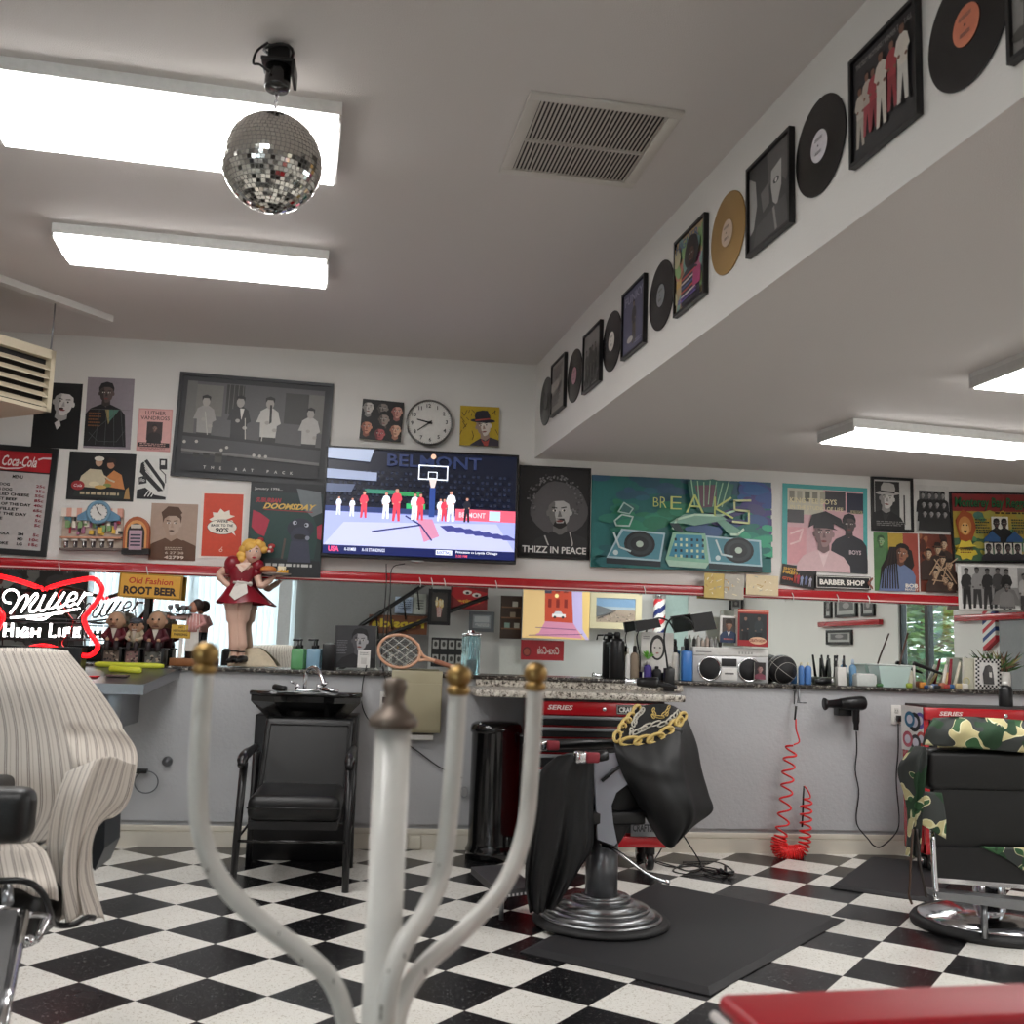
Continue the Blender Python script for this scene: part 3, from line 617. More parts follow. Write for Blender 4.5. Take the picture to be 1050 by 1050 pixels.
def A6(A):
    RD = 'b3121f'; A.rect(0, 0, 1, 1, 'b7b1ae'); A.rect(0, 0, 1, .2, RD); A.rect(0, .2, 1, .215, '16120f')
    A.poly([(.78, .065), (.86, .045), (1, .04), (1, .06), (.86, .062), (.8, .08)], 'e8dcd8'); A.poly([(0, .16), (.3, .178), (.5, .165), (.62, .15), (.5, .18), (.3, .192), (0, .175)], 'e8dcd8')
    A.text('Coca-Cola', .5, .1, .11, 'f0e4e0', .55, shear=.35, bold=.02); A.text('MENU', .5, .262, .035, '151313', .17, bold=.03)
    rows = ['HOT DOG', 'CHILI DOG', 'GRILLED CHEESE', 'ROAST BEEF', 'SOUP OF THE DAY', 'FISH FILLET', 'PIE OF THE DAY', 'COFFEE', 'TEA', '', '', 'COCA-COLA', '', 'COKE']
    pr = ['25c', '35c', '55c', '85c', '40c', '65c', '4c', '5c', '5c', '', '5c', '10c', '15c']
    rows = ['HOT DOG', 'CORN DOG', 'GRILLED CHEESE', 'ROAST BEEF', 'SOUP OF THE DAY', 'FISH FILLET', 'PIE OF THE DAY', 'COFFEE', 'TEA', '', 'COCA COLA', '', 'DIET COKE']
    sz = {10: 'SM', 11: 'MD', 12: 'LG'}
    for i, r in enumerate(rows):
        y = .345+.05*i
        if r: A.text(r, .06, y, .03, '1a1716', al='l', width=.047*len(r), bold=.03)
        if i in sz: A.text(sz[i], .66, y, .03, '1a1716', width=.09, bold=.03)
        if pr[i]: A.text(pr[i], .95, y, .03, '8a1c33', al='r', width=.048*len(pr[i]), bold=.03)
plate('menu_board', 'red and white diner menu board in a black frame at the left edge', 'menu board', WALLF, [(-17, 453.5), (59.5, 460.6), (47, 571), (-31, 566)], A6, .02, .035, BLACK)
# soda fountain clock
T, w_, h_ = quad(WALLF, [(61, 519), (155, 523), (152, 567), (62, 564)], .06)
e = thing('diner_wall_clock', 'soda fountain diorama with a blue clock on top and an orange jukebox', 'wall clock', T @ V((w_/2, 0, 0)))
m = M(T); m.box((0, h_*.05, 0), (w_*.68, h_*.98, .02), 'b9a898'); m.box((0, h_*.3, .02), (w_*.68, h_*.34, .055), 'c98f72'); m.box((0, h_*.03, .0), (w_*.7, h_*.08, .06), '6a5c56')
for i in range(12): m.box((w_*.68*i/12, h_*.8, .02), (w_*.68*(i+1)/12, h_*1.0, .05), 'd9a08e' if i % 2 else 'e6d8cc')
m.build('counter_scene', e)
m = M(T); R = random.Random(2)
for i in range(46):
    x, y = R.uniform(.03, .64)*w_, R.uniform(.38, .76)*h_; m.box((x, y, .02), (x+R.uniform(.01, .03), y+R.uniform(.015, .05), R.uniform(.03, .05)), R.choice(['b23a42', 'd8b044', 'e6dccc', '5f8e9c', 'a46a86', '3c3a3a', '7fa06c']))
m.build('shelf_goods', e); m = M(T)
for i in range(6):
    x = (.06+.1*i)*w_; m.lathe([(.012, 0), (.016, .006), (.005, .01), (.004, .05), (.018, .055), (.019, .065)], CHROME, (x, h_*.07, .04), 12, 'y') if 0 else m.cyl((x, h_*.06, .045), (x, h_*.26, .045), .004, CHROME, 8); m.cyl((x, h_*.24, .045), (x, h_*.28, .045), .018, 'ddd5cf', 12); m.box((x-.012, h_*.1, .02), (x+.012, h_*.28, .03), '50484a')
m.build('stools', e)
m = M(T); c = (w_*.42, h_*.9)
m.tube([(c[0]+.062*math.cos(a), c[1]+.062*math.sin(a), .06) for a in [i*PI/12 for i in range(24)]], .012, '6f96ae', 8, True)
for s_ in (-1, 1): m.prism([(0, 0)]*3, 0, 0, '6f96ae') if 0 else m.add([(c[0]+s_*.06, c[1]+.02, .03), (c[0]+s_*.125, c[1]-.02, .03), (c[0]+s_*.125, c[1]-.05, .03), (c[0]+s_*.05, c[1]-.05, .03), (c[0]+s_*.06, c[1]+.02, .06), (c[0]+s_*.125, c[1]-.02, .06), (c[0]+s_*.125, c[1]-.05, .06), (c[0]+s_*.05, c[1]-.05, .06)], [(0, 1, 2, 3), (4, 5, 6, 7), (0, 1, 5, 4), (1, 2, 6, 5), (2, 3, 7, 6), (3, 0, 4, 7)], '5f88a4')
m.build('clock_rim', e)
m = M(T @ Matrix.Translation((c[0], c[1], 0))); m.add([(.06*math.cos(i*PI/12), .06*math.sin(i*PI/12), .062) for i in range(24)], [tuple(range(24))], 'd9d6d0')
for i in range(12): a = i*PI/6; m.box((.048*math.cos(a)-.003, .048*math.sin(a)-.003, .062), (.048*math.cos(a)+.003, .048*math.sin(a)+.003, .063), '4a4644')
m.tube([(0, 0, .064), (-.015, .034, .064)], .0022, '1a1a1a', 6); m.tube([(0, 0, .064), (.018, -.018, .064)], .0026, '1a1a1a', 6); m.build('clock_face', e)
m = M(T @ Matrix.Translation((w_*.70, -.01, 0))); jw = w_*.29; jh = h_*.86
arch = [(0, 0), (jw, 0), (jw, jh*.6)]+[(jw/2+jw/2*math.cos(a), jh*.6+jh*.4*math.sin(a)) for a in [PI*i/10 for i in range(1, 10)]]+[(0, jh*.6)]
def pr(m, pts, z0, z1, mt): m.add([(x, y, z0) for x, y in pts]+[(x, y, z1) for x, y in pts], [tuple(range(len(pts))), tuple(range(len(pts), 2*len(pts)))]+[(i, (i+1) % len(pts), len(pts)+(i+1) % len(pts), len(pts)+i) for i in range(len(pts))], mt)
pr(m, arch, 0, .05, 'a85a34'); sc = lambda k, dx=0: [(jw/2+(x-jw/2)*k, jh*.45+(y-jh*.45)*k) for x, y in arch]
pr(m, sc(.82), .05, .054, 'd99a5c'); pr(m, sc(.66), .054, .058, '2a2422'); m.box((jw*.25, jh*.1, .058), (jw*.75, jh*.62, .064), 'b99aa8')
for i in range(4): m.box((jw*.3, jh*(.2+.09*i), .064), (jw*.7, jh*(.24+.09*i), .066), '2c3040')
m.ell = None; m.box((jw*.3, jh*.68, .058), (jw*.7, jh*.78, .062), 'c8c0b4'); m.box((-.004, -.004, 0), (jw+.004, jh*.14, .06), '1d1a1a'); m.build('jukebox', e)
def A8(A):
    A.rect(0, 0, 1, 1, 'a88f7e'); A.poly([(0, 1), (0, .74), (.3, .64), (.5, .72), (.72, .64), (1, .74), (1, 1)], '5d3c26')
    A.bust(.46, .36, .2, 'b49c8a', 'a58a78', '4f331f', '5d3c26', style='quiff', bg='4a3020'); A.rect(.3, .76, .8, .98, '5a3a25')
    A.textlines(.34, .74, .77, .83, 2, 'bda792', .5); A.text('6 27 38', .55, .87, .045, 'c9b5a2', .4, bold=.02); A.text('42799', .55, .95, .06, 'd9c8b8', .42, bold=.03)
plate('poster', 'sepia poster of a booking photo with a number plate under the chin', 'poster', WALLF, [(156, 516), (203.5, 517), (200, 575), (151.5, 574)], A8, group='posters on the white wall')
def A9(A):
    A.rect(0, 0, 1, 1, 'e6e0d8'); A.rect(.06, .03, .95, .97, 'cf4324')
    P = [(.5+.3*math.cos(i*PI/9)*(1 if i % 2 else .72), .42+.17*math.sin(i*PI/9)*(1 if i % 2 else .7)) for i in range(18)]; A.poly([p for p in P if p[1] < .5]+[(.3, .5)], 'efe6d6')
    A.ell(.5, .53, .34, .115, '2a1a14'); A.ell(.5, .53, .33, .108, 'f0e8da'); A.poly([(.7, .6), (.82, .66), (.76, .58)], 'f0e8da')
    A.text("WE'RE", .5, .445, .035, '1a1614', .26, bold=.03); A.text('BACK TO THE', .5, .505, .04, '1a1614', .5, bold=.03, shear=.1); A.text("90'S", .5, .575, .07, '1a1614', .3, bold=.03, shear=.1); A.ell(.5, .88, .04, .022, 'e8d0c0'); A.ell(.5, .88, .026, .014, 'cf4324'); A.line([(.5, .86), (.53, .83)], .012, 'e8d0c0')
plate('poster', 'orange poster with a comic speech bubble in the middle', 'poster', WALLF, [(207.5, 503.5), (251, 505.4), (250, 573), (202.6, 572)], A9, group='posters on the white wall')
def A10(A):
    A.rect(0, 0, 1, 1, '2b2b2e'); A.rect(.035, .05, .965, .8, '5b5a5a'); A.rect(.1, .08, .28, .4, '77746f'); A.rect(.3, .06, .42, .36, '33322f')
    for i in range(4): A.line([(.32+.03*i, .06), (.32+.03*i, .36)], .004, '6f6d69')
    A.rect(.70, .1, .86, .42, '3b3937'); A.rect(.86, .1, .965, .5, '716e6a'); A.rect(.035, .05, .1, .62, '6d6b68')
    for cx, y0, h, top, pants in ((.17, .2, .72, '9c9994', '34322f'), (.4, .18, .75, '302f30', '2a292a'), (.6, .17, .78, 'c6c3bd', '2e2c2b'), (.88, .25, .7, 'bab7b2', '302e2d')): A.person(cx, y0, h, 'a8a29b', top, pants, '1c1a19', 1)
    A.line([(.17, .36), (.2, .62)], .006, 'b9b5ac'); A.line([(.44, .4), (.455, .66)], .006, 'c9c5bc'); A.line([(.57, .45), (.56, .68)], .006, 'c9c5bc'); A.poly([(.6, .24), (.615, .24), (.62, .42), (.605, .44)], '1d1b1b'); A.poly([(.4, .3), (.43, .3), (.415, .42)], 'd8d4cd')
    A.poly([(.035, .60), (.965, .66), (.965, .8), (.035, .75)], '454446'); A.poly([(.035, .585), (.965, .645), (.965, .67), (.035, .62)], '252425'); A.poly([(.035, .75), (.965, .80), (.965, .83), (.035, .775)], '7a7876')
    for x, y in ((.05, .68), (.13, .67), (.3, .74), (.335, .71), (.52, .77), (.56, .775), (.6, .775)): A.circ(x, y, .011, 'b8b4ac')
    A.rect(.035, .83, .965, .97, '28282b'); A.rect(.26, .77, .31, .87, '45433f')
    for i, ch in enumerate('THE RAT PACK'):
        if ch != ' ': A.text(ch, .2+.053*i, .925, .03, 'cfcbc4', bold=.02)
plate('framed_poster', 'large black framed photo of four men around a pool table', 'framed poster', WALLF, [(183.6, 381.4), (344.5, 393), (332, 498), (175.5, 488)], A10, .025, .02, mat('charcoal_frame', (44, 45, 48), .4), bg='2b2b2e')
def A11(A):
    A.rect(0, 0, 1, 1, '16191d'); A.rect(0, .1, 1, .82, '1c2f30'); A.poly([(0, .45), (.3, .25), (.8, .25), (.95, .5), (.9, .8), (.1, .8)], '1f3f3b'); A.text('January 1996...', .24, .07, .035, 'c9c6c2', .38)
    A.poly([(.62, .05), (.95, .08), (.98, .3), (.85, .35), (.7, .25)], '6c7377'); A.text('SUBURBAN', .25, .19, .05, 'b02a3c', .34, shear=.3, bold=.03); A.text('DOOMSDAY', .54, .25, .065, 'd8b258', .72, shear=.4, bold=.04); A.line([(.2, .29), (.85, .3)], .012, '9a2430')
    A.poly([(.05, .3), (.15, .33), (.28, .4), (.22, .58), (.12, .55), (.04, .48)], 'ab2740'); A.poly([(.92, .45), (.99, .42), (.99, .6), (.93, .58)], 'ab2740')
    A.ell(.7, .48, .18, .11, '2b2d3c'); A.ell(.7, .56, .13, .1, '343648'); A.circ(.62, .42, .03, 'b9bcc8'); A.circ(.78, .44, .03, 'b9bcc8'); A.circ(.63, .42, .015, '14151c'); A.circ(.77, .44, .015, '14151c')
    A.poly([(.58, .62), (.82, .62), (.86, .84), (.54, .84)], '3b3d50'); A.ell(.7, .57, .09, .03, '15161e'); A.line([(.5, .6), (.47, .8)], .03, '5a4a44'); A.circ(.8, .58, .03, '8f93a2'); A.textlines(.26, .92, .86, .91, 1, 'c4c2be', .6)
plate('poster', 'dark green comic book style poster hanging left of the television', 'poster', FRONTF, [(257, 494.4), (333, 497), (328.5, 594), (252.3, 589)], A11, .005, group='posters on the white wall')
# television
def ATV(A):
    R = random.Random(9); A.rect(0, 0, 1, 1, '0c1120'); A.rect(0, .02, 1, .42, '10131f')
    for r in range(6):
        for i in range(40): A.rect(.02+.024*i, .2+.055*r, .034+.024*i, .225+.055*r, '1c2130' if (i+r) % 3 else '0b0d16')
    A.poly([(.0, .0), (.24, .0), (.22, .12), (0, .1)], '8a93a8'); A.poly([(0, .2), (.26, .22), (.26, .3), (0, .29)], '7f88a0'); A.poly([(0, .34), (.15, .34), (.13, .42), (0, .42)], '4a5268')
    A.text('BELMONT', .56, .09, .12, '242c48', .5, bold=.02); A.rect(.2, .38, .36, .42, '2f6a58'); A.rect(.37, .39, .5, .43, '2c7a48'); A.rect(.42, .5, .52, .62, '2f9a5c')
    A.rect(0, .56, 1, .92, '6f78b4'); A.poly([(0, .6), (1, .62), (1, .92), (0, .92)], '8f97cf'); A.poly([(.1, .7), (.9, .66), (1, .92), (0, .92)], 'a7abd9'); A.rect(0, .55, .7, .6, '2a3560')
    A.rect(.68, .53, 1.0, .64, 'd0566a'); A.rect(.86, .54, .92, .63, 'a8c4e8'); A.text('BELMONT', .77, .585, .05, 'f0b8c0', .14, bold=.02)
    A.poly([(.48, .64), (.56, .64), (.6, .8), (.52, .86)], 'b77a96'); A.line([(.25, .78), (.5, .7), (.56, .84)], .008, '2b2d5e'); A.line([(.5, .7), (.42, .62)], .008, '2b2d5e')
    for i in range(7): A.poly([(.6+.05*i, .7+.012*i), (.66+.05*i, .69+.012*i), (.72+.05*i, .74+.012*i), (.64+.05*i, .75+.01*i)], '3a3d78')
    A.line([(.48, .13), (.63, .13), (.63, .26), (.48, .26)], .006, 'dfe4ee', True); A.line([(.53, .19), (.575, .19), (.575, .25), (.53, .25)], .004, 'dfe4ee', True); A.poly([(.535, .26), (.575, .26), (.565, .34), (.545, .34)], 'c9b8b4'); A.rect(.54, .34, .57, .62, '2a3f7a'); A.circ(.553, .04, .014, 'c9a088')
    for x, y, h, c in ((.07, .46, .18, 'c8d0e4'), (.14, .47, .18, 'c8d0e4'), (.2, .4, .26, 'c23a4c'), (.315, .4, .26, 'dde2ee'), (.37, .36, .32, 'c23a4c'), (.465, .4, .26, 'dde2ee'), (.495, .4, .26, 'c23a4c'), (.6, .44, .22, 'dde2ee'), (.62, .44, .22, 'c23a4c'), (.655, .36, .3, 'e3e6ee'), (.74, .42, .24, '20222c')): A.person(x, y, h, 'b08070', c, c, '201814')
    A.rect(0, .92, 1, 1, '141c4a'); A.text('USA', .055, .955, .05, 'e04a78', .055, bold=.04); A.text('A-10 MBB', .14, .955, .03, 'cfd4e8', .06); A.text('A-10 STANDINGS', .26, .955, .03, 'cfd4e8', .12); A.rect(.585, .93, .67, .975, 'd4dbf0'); A.text('BASKETBALL', .628, .953, .03, '203070', .075, bold=.02); A.text('Princeton vs Loyola Chicago', .8, .945, .03, 'e4e8f4', .22); A.text('3:00 PM', .72, .98, .025, 'd05060', .06)
T, w_, h_ = quad(WALLF, [(334.3, 456.6), (532.9, 466.6), (528.6, 578.6), (328.6, 570.9)], .11)
e = thing('television', 'wide flat television showing a basketball game', 'television', T @ V((w_/2, 0, 0)))
m = M(T); f = .014
for a, b2 in (((0, 0, .06), (w_, f*1.6, .11)), ((0, h_-f, .06), (w_, h_, .11)), ((0, f, .06), (f, h_-f, .11)), ((w_-f, f, .06), (w_, h_-f, .11))): m.box(a, b2, BLACK, .002)
m.box((.01, .01, .05), (w_-.01, h_-.01, .07), BLACK); m.box((w_*.2, h_*.15, .02), (w_*.8, h_*.8, .055), BLACK, .01); m.box((w_*.46, -.008, .07), (w_*.52, .002, .108), 'b8b8b8'); m.build('casing', e)
m = M(T); m.box((w_*.4, h_*.4, .004), (w_*.6, h_*.6, .03), STEEL); m.build('wall_bracket', e)
m = M(T @ Matrix.Translation((f, f*1.6, 0))); m.box((0, 0, .07), (w_-2*f, h_-2.6*f, .1), '05060a'); ATV(Art(m, w_-2*f, h_-2.6*f, .1, step=.00008, emit=.5, rough=.25)); m.build('screen', e)
m = M(); m.tube([B(396, 578, .12), B(396, 600, .11), B(394, 630, .15), B(393, 650, .16), B(390, 684, .16)], .003, BLACK, 6, smooth=20); m.tube([B(415, 578, .12), B(402, 583, .1), B(400, 610, .1), B(397, 640, .15), B(396, 684, .16)], .003, BLACK, 6, smooth=20); m.build('cable', e)
def A13(A):
    A.rect(0, 0, 1, 1, '141314')
    for x, y, c, d in ((.15, .2, 'c9c2bb', '8a8580'), (.5, .2, '8a7f78', '4a4340'), (.85, .25, 'd09a8a', '9a6058'), (.55, .48, '9a8a80', '5a4e48'), (.15, .7, 'c98a70', '8a5040'), (.85, .72, 'd8ab90', 'a8705c'), (.48, .85, 'b85a5a', '6c2c30')): A.bust(x, y, .165, c, d, '0d0c0c', '1a1919')
plate('canvas_print', 'small square print of seven faces left of the wall clock', 'picture', WALLF, [(372, 408.6), (413.7, 412.9), (411.4, 454.3), (368.6, 449)], A13, .025, group='small square prints beside the wall clock')
def A15(A):
    A.rect(0, 0, 1, 1, 'c0a224'); R = random.Random(4)
    for i in range(26): x, y = R.random(), R.random(); A.line([(x, y), (x+R.uniform(-.1, .1), y+R.uniform(.05, .15))], .015, '3c3417')
    A.bust(.6, .5, .24, 'd8cfc4', '9c8478', '201c28', '3a3440', 'b0463a', style='hat', tilt=-.15)
plate('canvas_print', 'small square yellow print of a person in a dark brimmed hat', 'picture', WALLF, [(472.3, 415.7), (512, 417.7), (511.4, 458), (471, 456.6)], A15, .025, group='small square prints beside the wall clock')
T, w_, h_ = quad(WALLF, [(416, 408), (464.6, 409), (464.6, 458), (416, 457)], .05); r_ = w_/2*.985; T = T @ Matrix.Translation((w_/2, h_/2, 0))
e = thing('wall_clock', 'round wall clock with a thin dark rim and black numerals', 'clock', T @ V((0, 0, 0)))
m = M(T); m.lathe([(r_*.98, .0), (r_, .01), (r_, .045), (r_*.965, .052), (r_*.93, .045), (r_*.93, .03)], mat('dark_chrome', (120, 118, 116), .2, .9), n=48); m.build('rim', e)
m = M(T); m.add([(r_*.94*math.cos(i*PI/24), r_*.94*math.sin(i*PI/24), .032) for i in range(48)], [tuple(range(48))], 'dcd9d3')
A = Art(m, 2*r_, 2*r_, .033, step=.0001); A.m = M(T @ Matrix.Translation((-r_, -r_, 0)))
for i in range(60):
    a = i*PI/30; A.line([(.5+.44*math.sin(a), .5-.44*math.cos(a)), (.5+.455*math.sin(a), .5-.455*math.cos(a))], .006, '1a1a1a')
for i in range(1, 13): a = i*PI/6-.035; A.text(str(i), .5+.37*math.sin(a), .5-.37*math.cos(a), .085, '151515', bold=.02)
m.build('dial', e); A.m.build('numerals', e)
m = M(T)
def hand(a, l, t, z): d = V((math.sin(a), math.cos(a), 0)); q = V((d.y, -d.x, 0))*t; b0 = -d*.02; m.add([b0+q+V((0, 0, z)), b0-q+V((0, 0, z)), d*l-q*.6+V((0, 0, z)), d*l+q*.6+V((0, 0, z))], [(0, 1, 2, 3)], '101010')
hand(math.radians(285), r_*.55, .006, .037); hand(math.radians(236), r_*.62, .0045, .038); m.lathe([(.008, .034), (.008, .041)], '101010', n=12); m.build('hands', e)
def A16(A):
    A.rect(0, 0, 1, 1, '201f20'); A.bust(.57, .49, .17, 'b5b2af', '6d6a68', '565354', '2a292a', style='afro', tilt=-.06)
    R = random.Random(8)
    for i in range(160):
        a = R.random()*6.28; q = R.uniform(.75, 1.0); A.ell(.5+.4*q*math.cos(a), .36+.29*q*math.sin(a)*(1 if math.sin(a) < .3 else .9), .013, .01, R.choice(['6a6768', '444243', '7c797a'])) if math.sin(a) < .6 else None
    A.line([(.36, .77), (.42, .88), (.5, .93)], .02, 'b8b4b0'); A.line([(.72, .72), (.76, .84), (.74, .92)], .02, 'b8b4b0'); A.rect(.03, .87, .97, .97, '232223'); A.text('THIZZ IN PEACE', .5, .92, .075, 'dedbd6', .92, bold=.02)
plate('framed_drawing', 'grey drawing of a man with a big afro, framed in black beside the television', 'picture', WALLF, [(533.7, 477), (606.3, 480), (604.3, 574.3), (530, 571.4)], A16, .02, .008, BLACK)
def A17(A):
    A.rect(0, 0, 1, 1, '1e6a68'); R = random.Random(11)
    for x0, y0, x1, y1, cs in ((0, 0, 1, .25, ['2d5a6c', '2b6678', '315a74']), (.1, .3, .5, .6, ['2f8a6a', '2a7c6a', '277a5c']), (.85, .0, 1, .5, ['2c5c94', '34508c', '46407c']), (.55, .3, .95, .6, ['3a5a86', '4a4a78', '2f7a70']), (.8, .5, 1, .8, ['2a8a74', '38a07c', '277068']), (0, .75, 1, 1, ['1f6468', '1c5a5e', '24706c'])):
        for i in range(26): A.ell(R.uniform(x0, x1), R.uniform(y0, y1), R.uniform(.03, .09), R.uniform(.03, .07), R.choice(cs), R.uniform(-.8, .2), 10)
    def deck(x0, x1, y0, y1, sk, lx):
        A.poly([(x0+sk, y0), (x1, y0+.03), (x1-sk*.3, y1+.02), (x0, y1)], 'a9c4cc'); A.poly([(x0+sk+.01, y0+.02), (x1-.01, y0+.05), (x1-sk*.3-.01, y1), (x0+.012, y1-.02)], '4f8a98'); A.poly([(x0, y1), (x1-sk*.3, y1+.02), (x1-sk*.3, y1+.08), (x0, y1+.06)], '16242c')
        cx, cy = (x0+x1)/2+.02, (y0+y1)/2; A.ell(cx, cy, .085, .14, '12181c'); A.ell(cx, cy, .07, .115, '2c3438'); A.ell(cx, cy, .05, .08, '181e22'); A.ell(cx, cy, .02, .035, 'b8c8b8'); A.line([(x0+.04, y0+.05), (x0+.07, y0+.2), (x0+.13, y1-.08)], .01, 'c4d4d4'); A.circ(x0+.05, y1-.06, .014, 'c8d8d8')
    deck(.08, .40, .58, .9, .08, 0); deck(.64, .93, .62, .92, -.02, 0); A.poly([(.44, .6), (.62, .6), (.64, .92), (.4, .9)], '86b89c'); A.poly([(.46, .62), (.6, .62), (.62, .88), (.42, .86)], '3a8aa4')
    for i in range(24): x = .45+.03*(i % 6); y = .66+.06*(i//6); A.rect(x, y, x+.012, y+.03, R.choice(['c8d8b0', '20404c', '1b2c30']))
    A.poly([(.4, .9), (.64, .92), (.62, .98), (.42, .97)], 'a8c8b4')
    A.poly([(.52, .04), (.66, .0), (.78, .05), (.76, .2), (.7, .38), (.58, .36), (.53, .2)], '2f6a5e'); A.poly([(.56, .08), (.68, .06), (.68, .3), (.6, .32)], '6a4a58')
    for i in range(7): A.line([(.54+.035*i, .02+.01*(i % 3)), (.56+.025*i, .3-.02*(i % 2))], .006, '9cc8a4')
    A.poly([(.42, .5), (.5, .4), (.7, .38), (.74, .44), (.56, .52), (.5, .5)], '7ca894'); A.line([(.44, .56), (.46, .46), (.56, .4), (.7, .4), (.78, .34)], .012, 'b8d8c0'); A.poly([(.68, .46), (.72, .44), (.82, .56), (.8, .62), (.76, .62)], '6c9c88'); A.line([(.76, .6), (.8, .6), (.83, .54)], .012, 'c0dcc4'); A.poly([(.42, .5), (.47, .5), (.5, .6), (.45, .58)], '1c3438')
    A.line([(.12, .5), (.16, .43), (.22, .45), (.2, .55), (.13, .55)], .008, 'b8d0c8', True); A.ell(.19, .36, .04, .05, '3c6c68'); A.line([(.17, .3), (.22, .36), (.2, .42), (.14, .4)], .007, 'a8c4bc', True)
    Y = 'c4d078'
    for i, (ch, x, h, yy) in enumerate((('B', .345, .1, .28), ('R', .385, .12, .28), ('E', .455, .14, .28), ('A', .56, .2, .28))): A.text(ch, x, yy, h, Y, (.03, .035, .06, .1)[i], bold=-.012)
    A.line([(.67, .2), (.67, .4)], .01, Y); A.line([(.76, .2), (.67, .32), (.77, .42)], .01, Y); A.line([(.87, .22), (.78, .23), (.78, .33), (.86, .34), (.86, .47), (.77, .46)], .011, 'd2d8a0')
plate('canvas_painting', 'wide teal painting of a figure playing two turntables', 'painting', WALLF, [(606, 487), (791, 495), (790.6, 588), (606, 581)], A17, .035)
def A18(A):
    A.rect(0, 0, 1, 1, '4aa6a4'); A.rect(.06, .05, .95, .94, 'd2a7ac'); A.rect(.06, .05, .48, .35, 'c9c3b0'); A.rect(.5, .06, .74, .28, '3d3a3e'); A.rect(.76, .07, .95, .3, '22253a'); A.rect(.06, .3, .25, .45, '4a4749'); A.rect(.06, .5, .28, .92, 'd79ca0'); A.line([(.1, .58), (.24, .52), (.2, .66), (.1, .7)], .02, 'e8c4c4')
    for i in range(5): A.rect(.08+.09*i, .08, .14+.09*i, .2, ['8a8678', 'a8a290', '6c695e'][i % 3])
    A.text('KING TEE BOYS', .36, .19, .06, 'ded2a8', .55, bold=.02); A.text('IN THE STUDIO OF LIFE', .4, .27, .045, 'ded2a8', .62, bold=.02); A.rect(.8, .27, .94, .31, '9a8f70'); A.text('KYEO', .87, .29, .035, '1c1a1a', .1)
    A.bust(.78, .44, .1, '4f4444', '332b2b', '17161a', '2a2a30', style='short'); A.text('BOYS', .85, .76, .05, 'c8b8bc', .14, bold=.02); A.bust(.5, .52, .17, '957878', '6a5252', '1d1b20', 'c9a0a6', style='afro', tilt=.02) if 0 else A.bust(.48, .56, .15, '9a7c7c', '705858', '1f1c20', 'd4b2b4', 'e2c8c8', style='cap'); A.poly([(.3, .5), (.34, .35), (.5, .3), (.68, .38), (.72, .5), (.6, .44), (.4, .44)], '1c1a1e')
plate('poster', 'poster with a wide teal border and a pink collage of musicians', 'poster', WALLF, [(803, 496), (889, 500), (889.8, 588.9), (801, 584)], A18, .005, group='posters on the white wall')
def A19(A): A.rect(0, 0, 1, 1, '131414'); A.line([(.02, .08), (.98, .08), (.98, .92), (.02, .92)], .012, 'd6d2ca', True); A.text('BARBER SHOP', .48, .5, .42, 'e8e4dc', .82, bold=.04)
plate('shop_sign', 'black sign with white capital letters standing on the red rail', 'sign', WALLF, [(836.6, 590), (892.8, 591.3), (892.8, 604.5), (836.6, 603.7)], A19, .03, bg='16161a')
m = M(); p = B(892, 598, .14)
for i in range(10): a = i*.7; m.sph(p+V((.012*math.cos(a), -.006, .03-.007*i)), .007, '8c5648', 8, 6)
tag(m.build('pipe_cleaner_charm'), 'small brown beaded charm hanging at the right end of the black sign', 'charm')
def A20(A):
    A.rect(0, 0, 1, 1, '14100f'); A.text('SHOTS', .26, .2, .14, 'd0a040', .42, bold=.04); A.text('FIRED', .26, .38, .14, 'd8a838', .42, bold=.04); A.text('GYM', .2, .68, .14, 'c85020', .3, bold=.04)
    for i, (x, c) in enumerate(((.5, 'b0283c'), (.6, '8c98b8'), (.72, '6a7298'), (.84, 'a8a8b8'), (.4, 'a03020'))): A.person(x, .35+.05*(i % 2), .5, '907068', c, c, '201a1a')
plate('flyer', 'small black flyer with orange and yellow lettering on the red rail', 'flyer', WALLF, [(802.4, 578.2), (838.8, 583.4), (834.6, 603.2), (799, 600.5)], A20, .012)
def A21(A): A.rect(0, 0, 1, 1, 'c9c7c2'); A.rect(.03, .03, .7, .82, '2b2a2a'); A.bust(.36, .38, .2, 'c9c5c0', '8f8b88', 'b5b1ac', '171717', '2a2828', style='hat', tilt=.1); A.rect(.8, .3, .84, .9, '3c3a3a'); A.textlines(.05, .9, .85, .96, 3, '8a8784', .4)
plate('framed_picture', 'black framed black and white portrait of a man in a pale hat', 'framed picture', WALLF, [(893.5, 488.6), (936.9, 490.6), (936.9, 545.5), (894.6, 544.3)], A21, .02, .018, BLACK)
def A22(A):
    A.rect(0, 0, 1, 1, 'd7d5d0'); A.rect(.12, .12, .88, .82, '5a5a5a')
    for r in range(3):
        for i in range(4): A.bust(.22+.19*i, .22+.2*r, .06, 'a8a5a2', '62605f', '1a1a1a', '2d2c2c')
plate('poster', 'small black and white group photo with a wide white border', 'poster', WALLF, [(938.5, 497), (973, 498.5), (973.5, 546.5), (938, 545.5)], A22, .004, group='posters on the white wall')
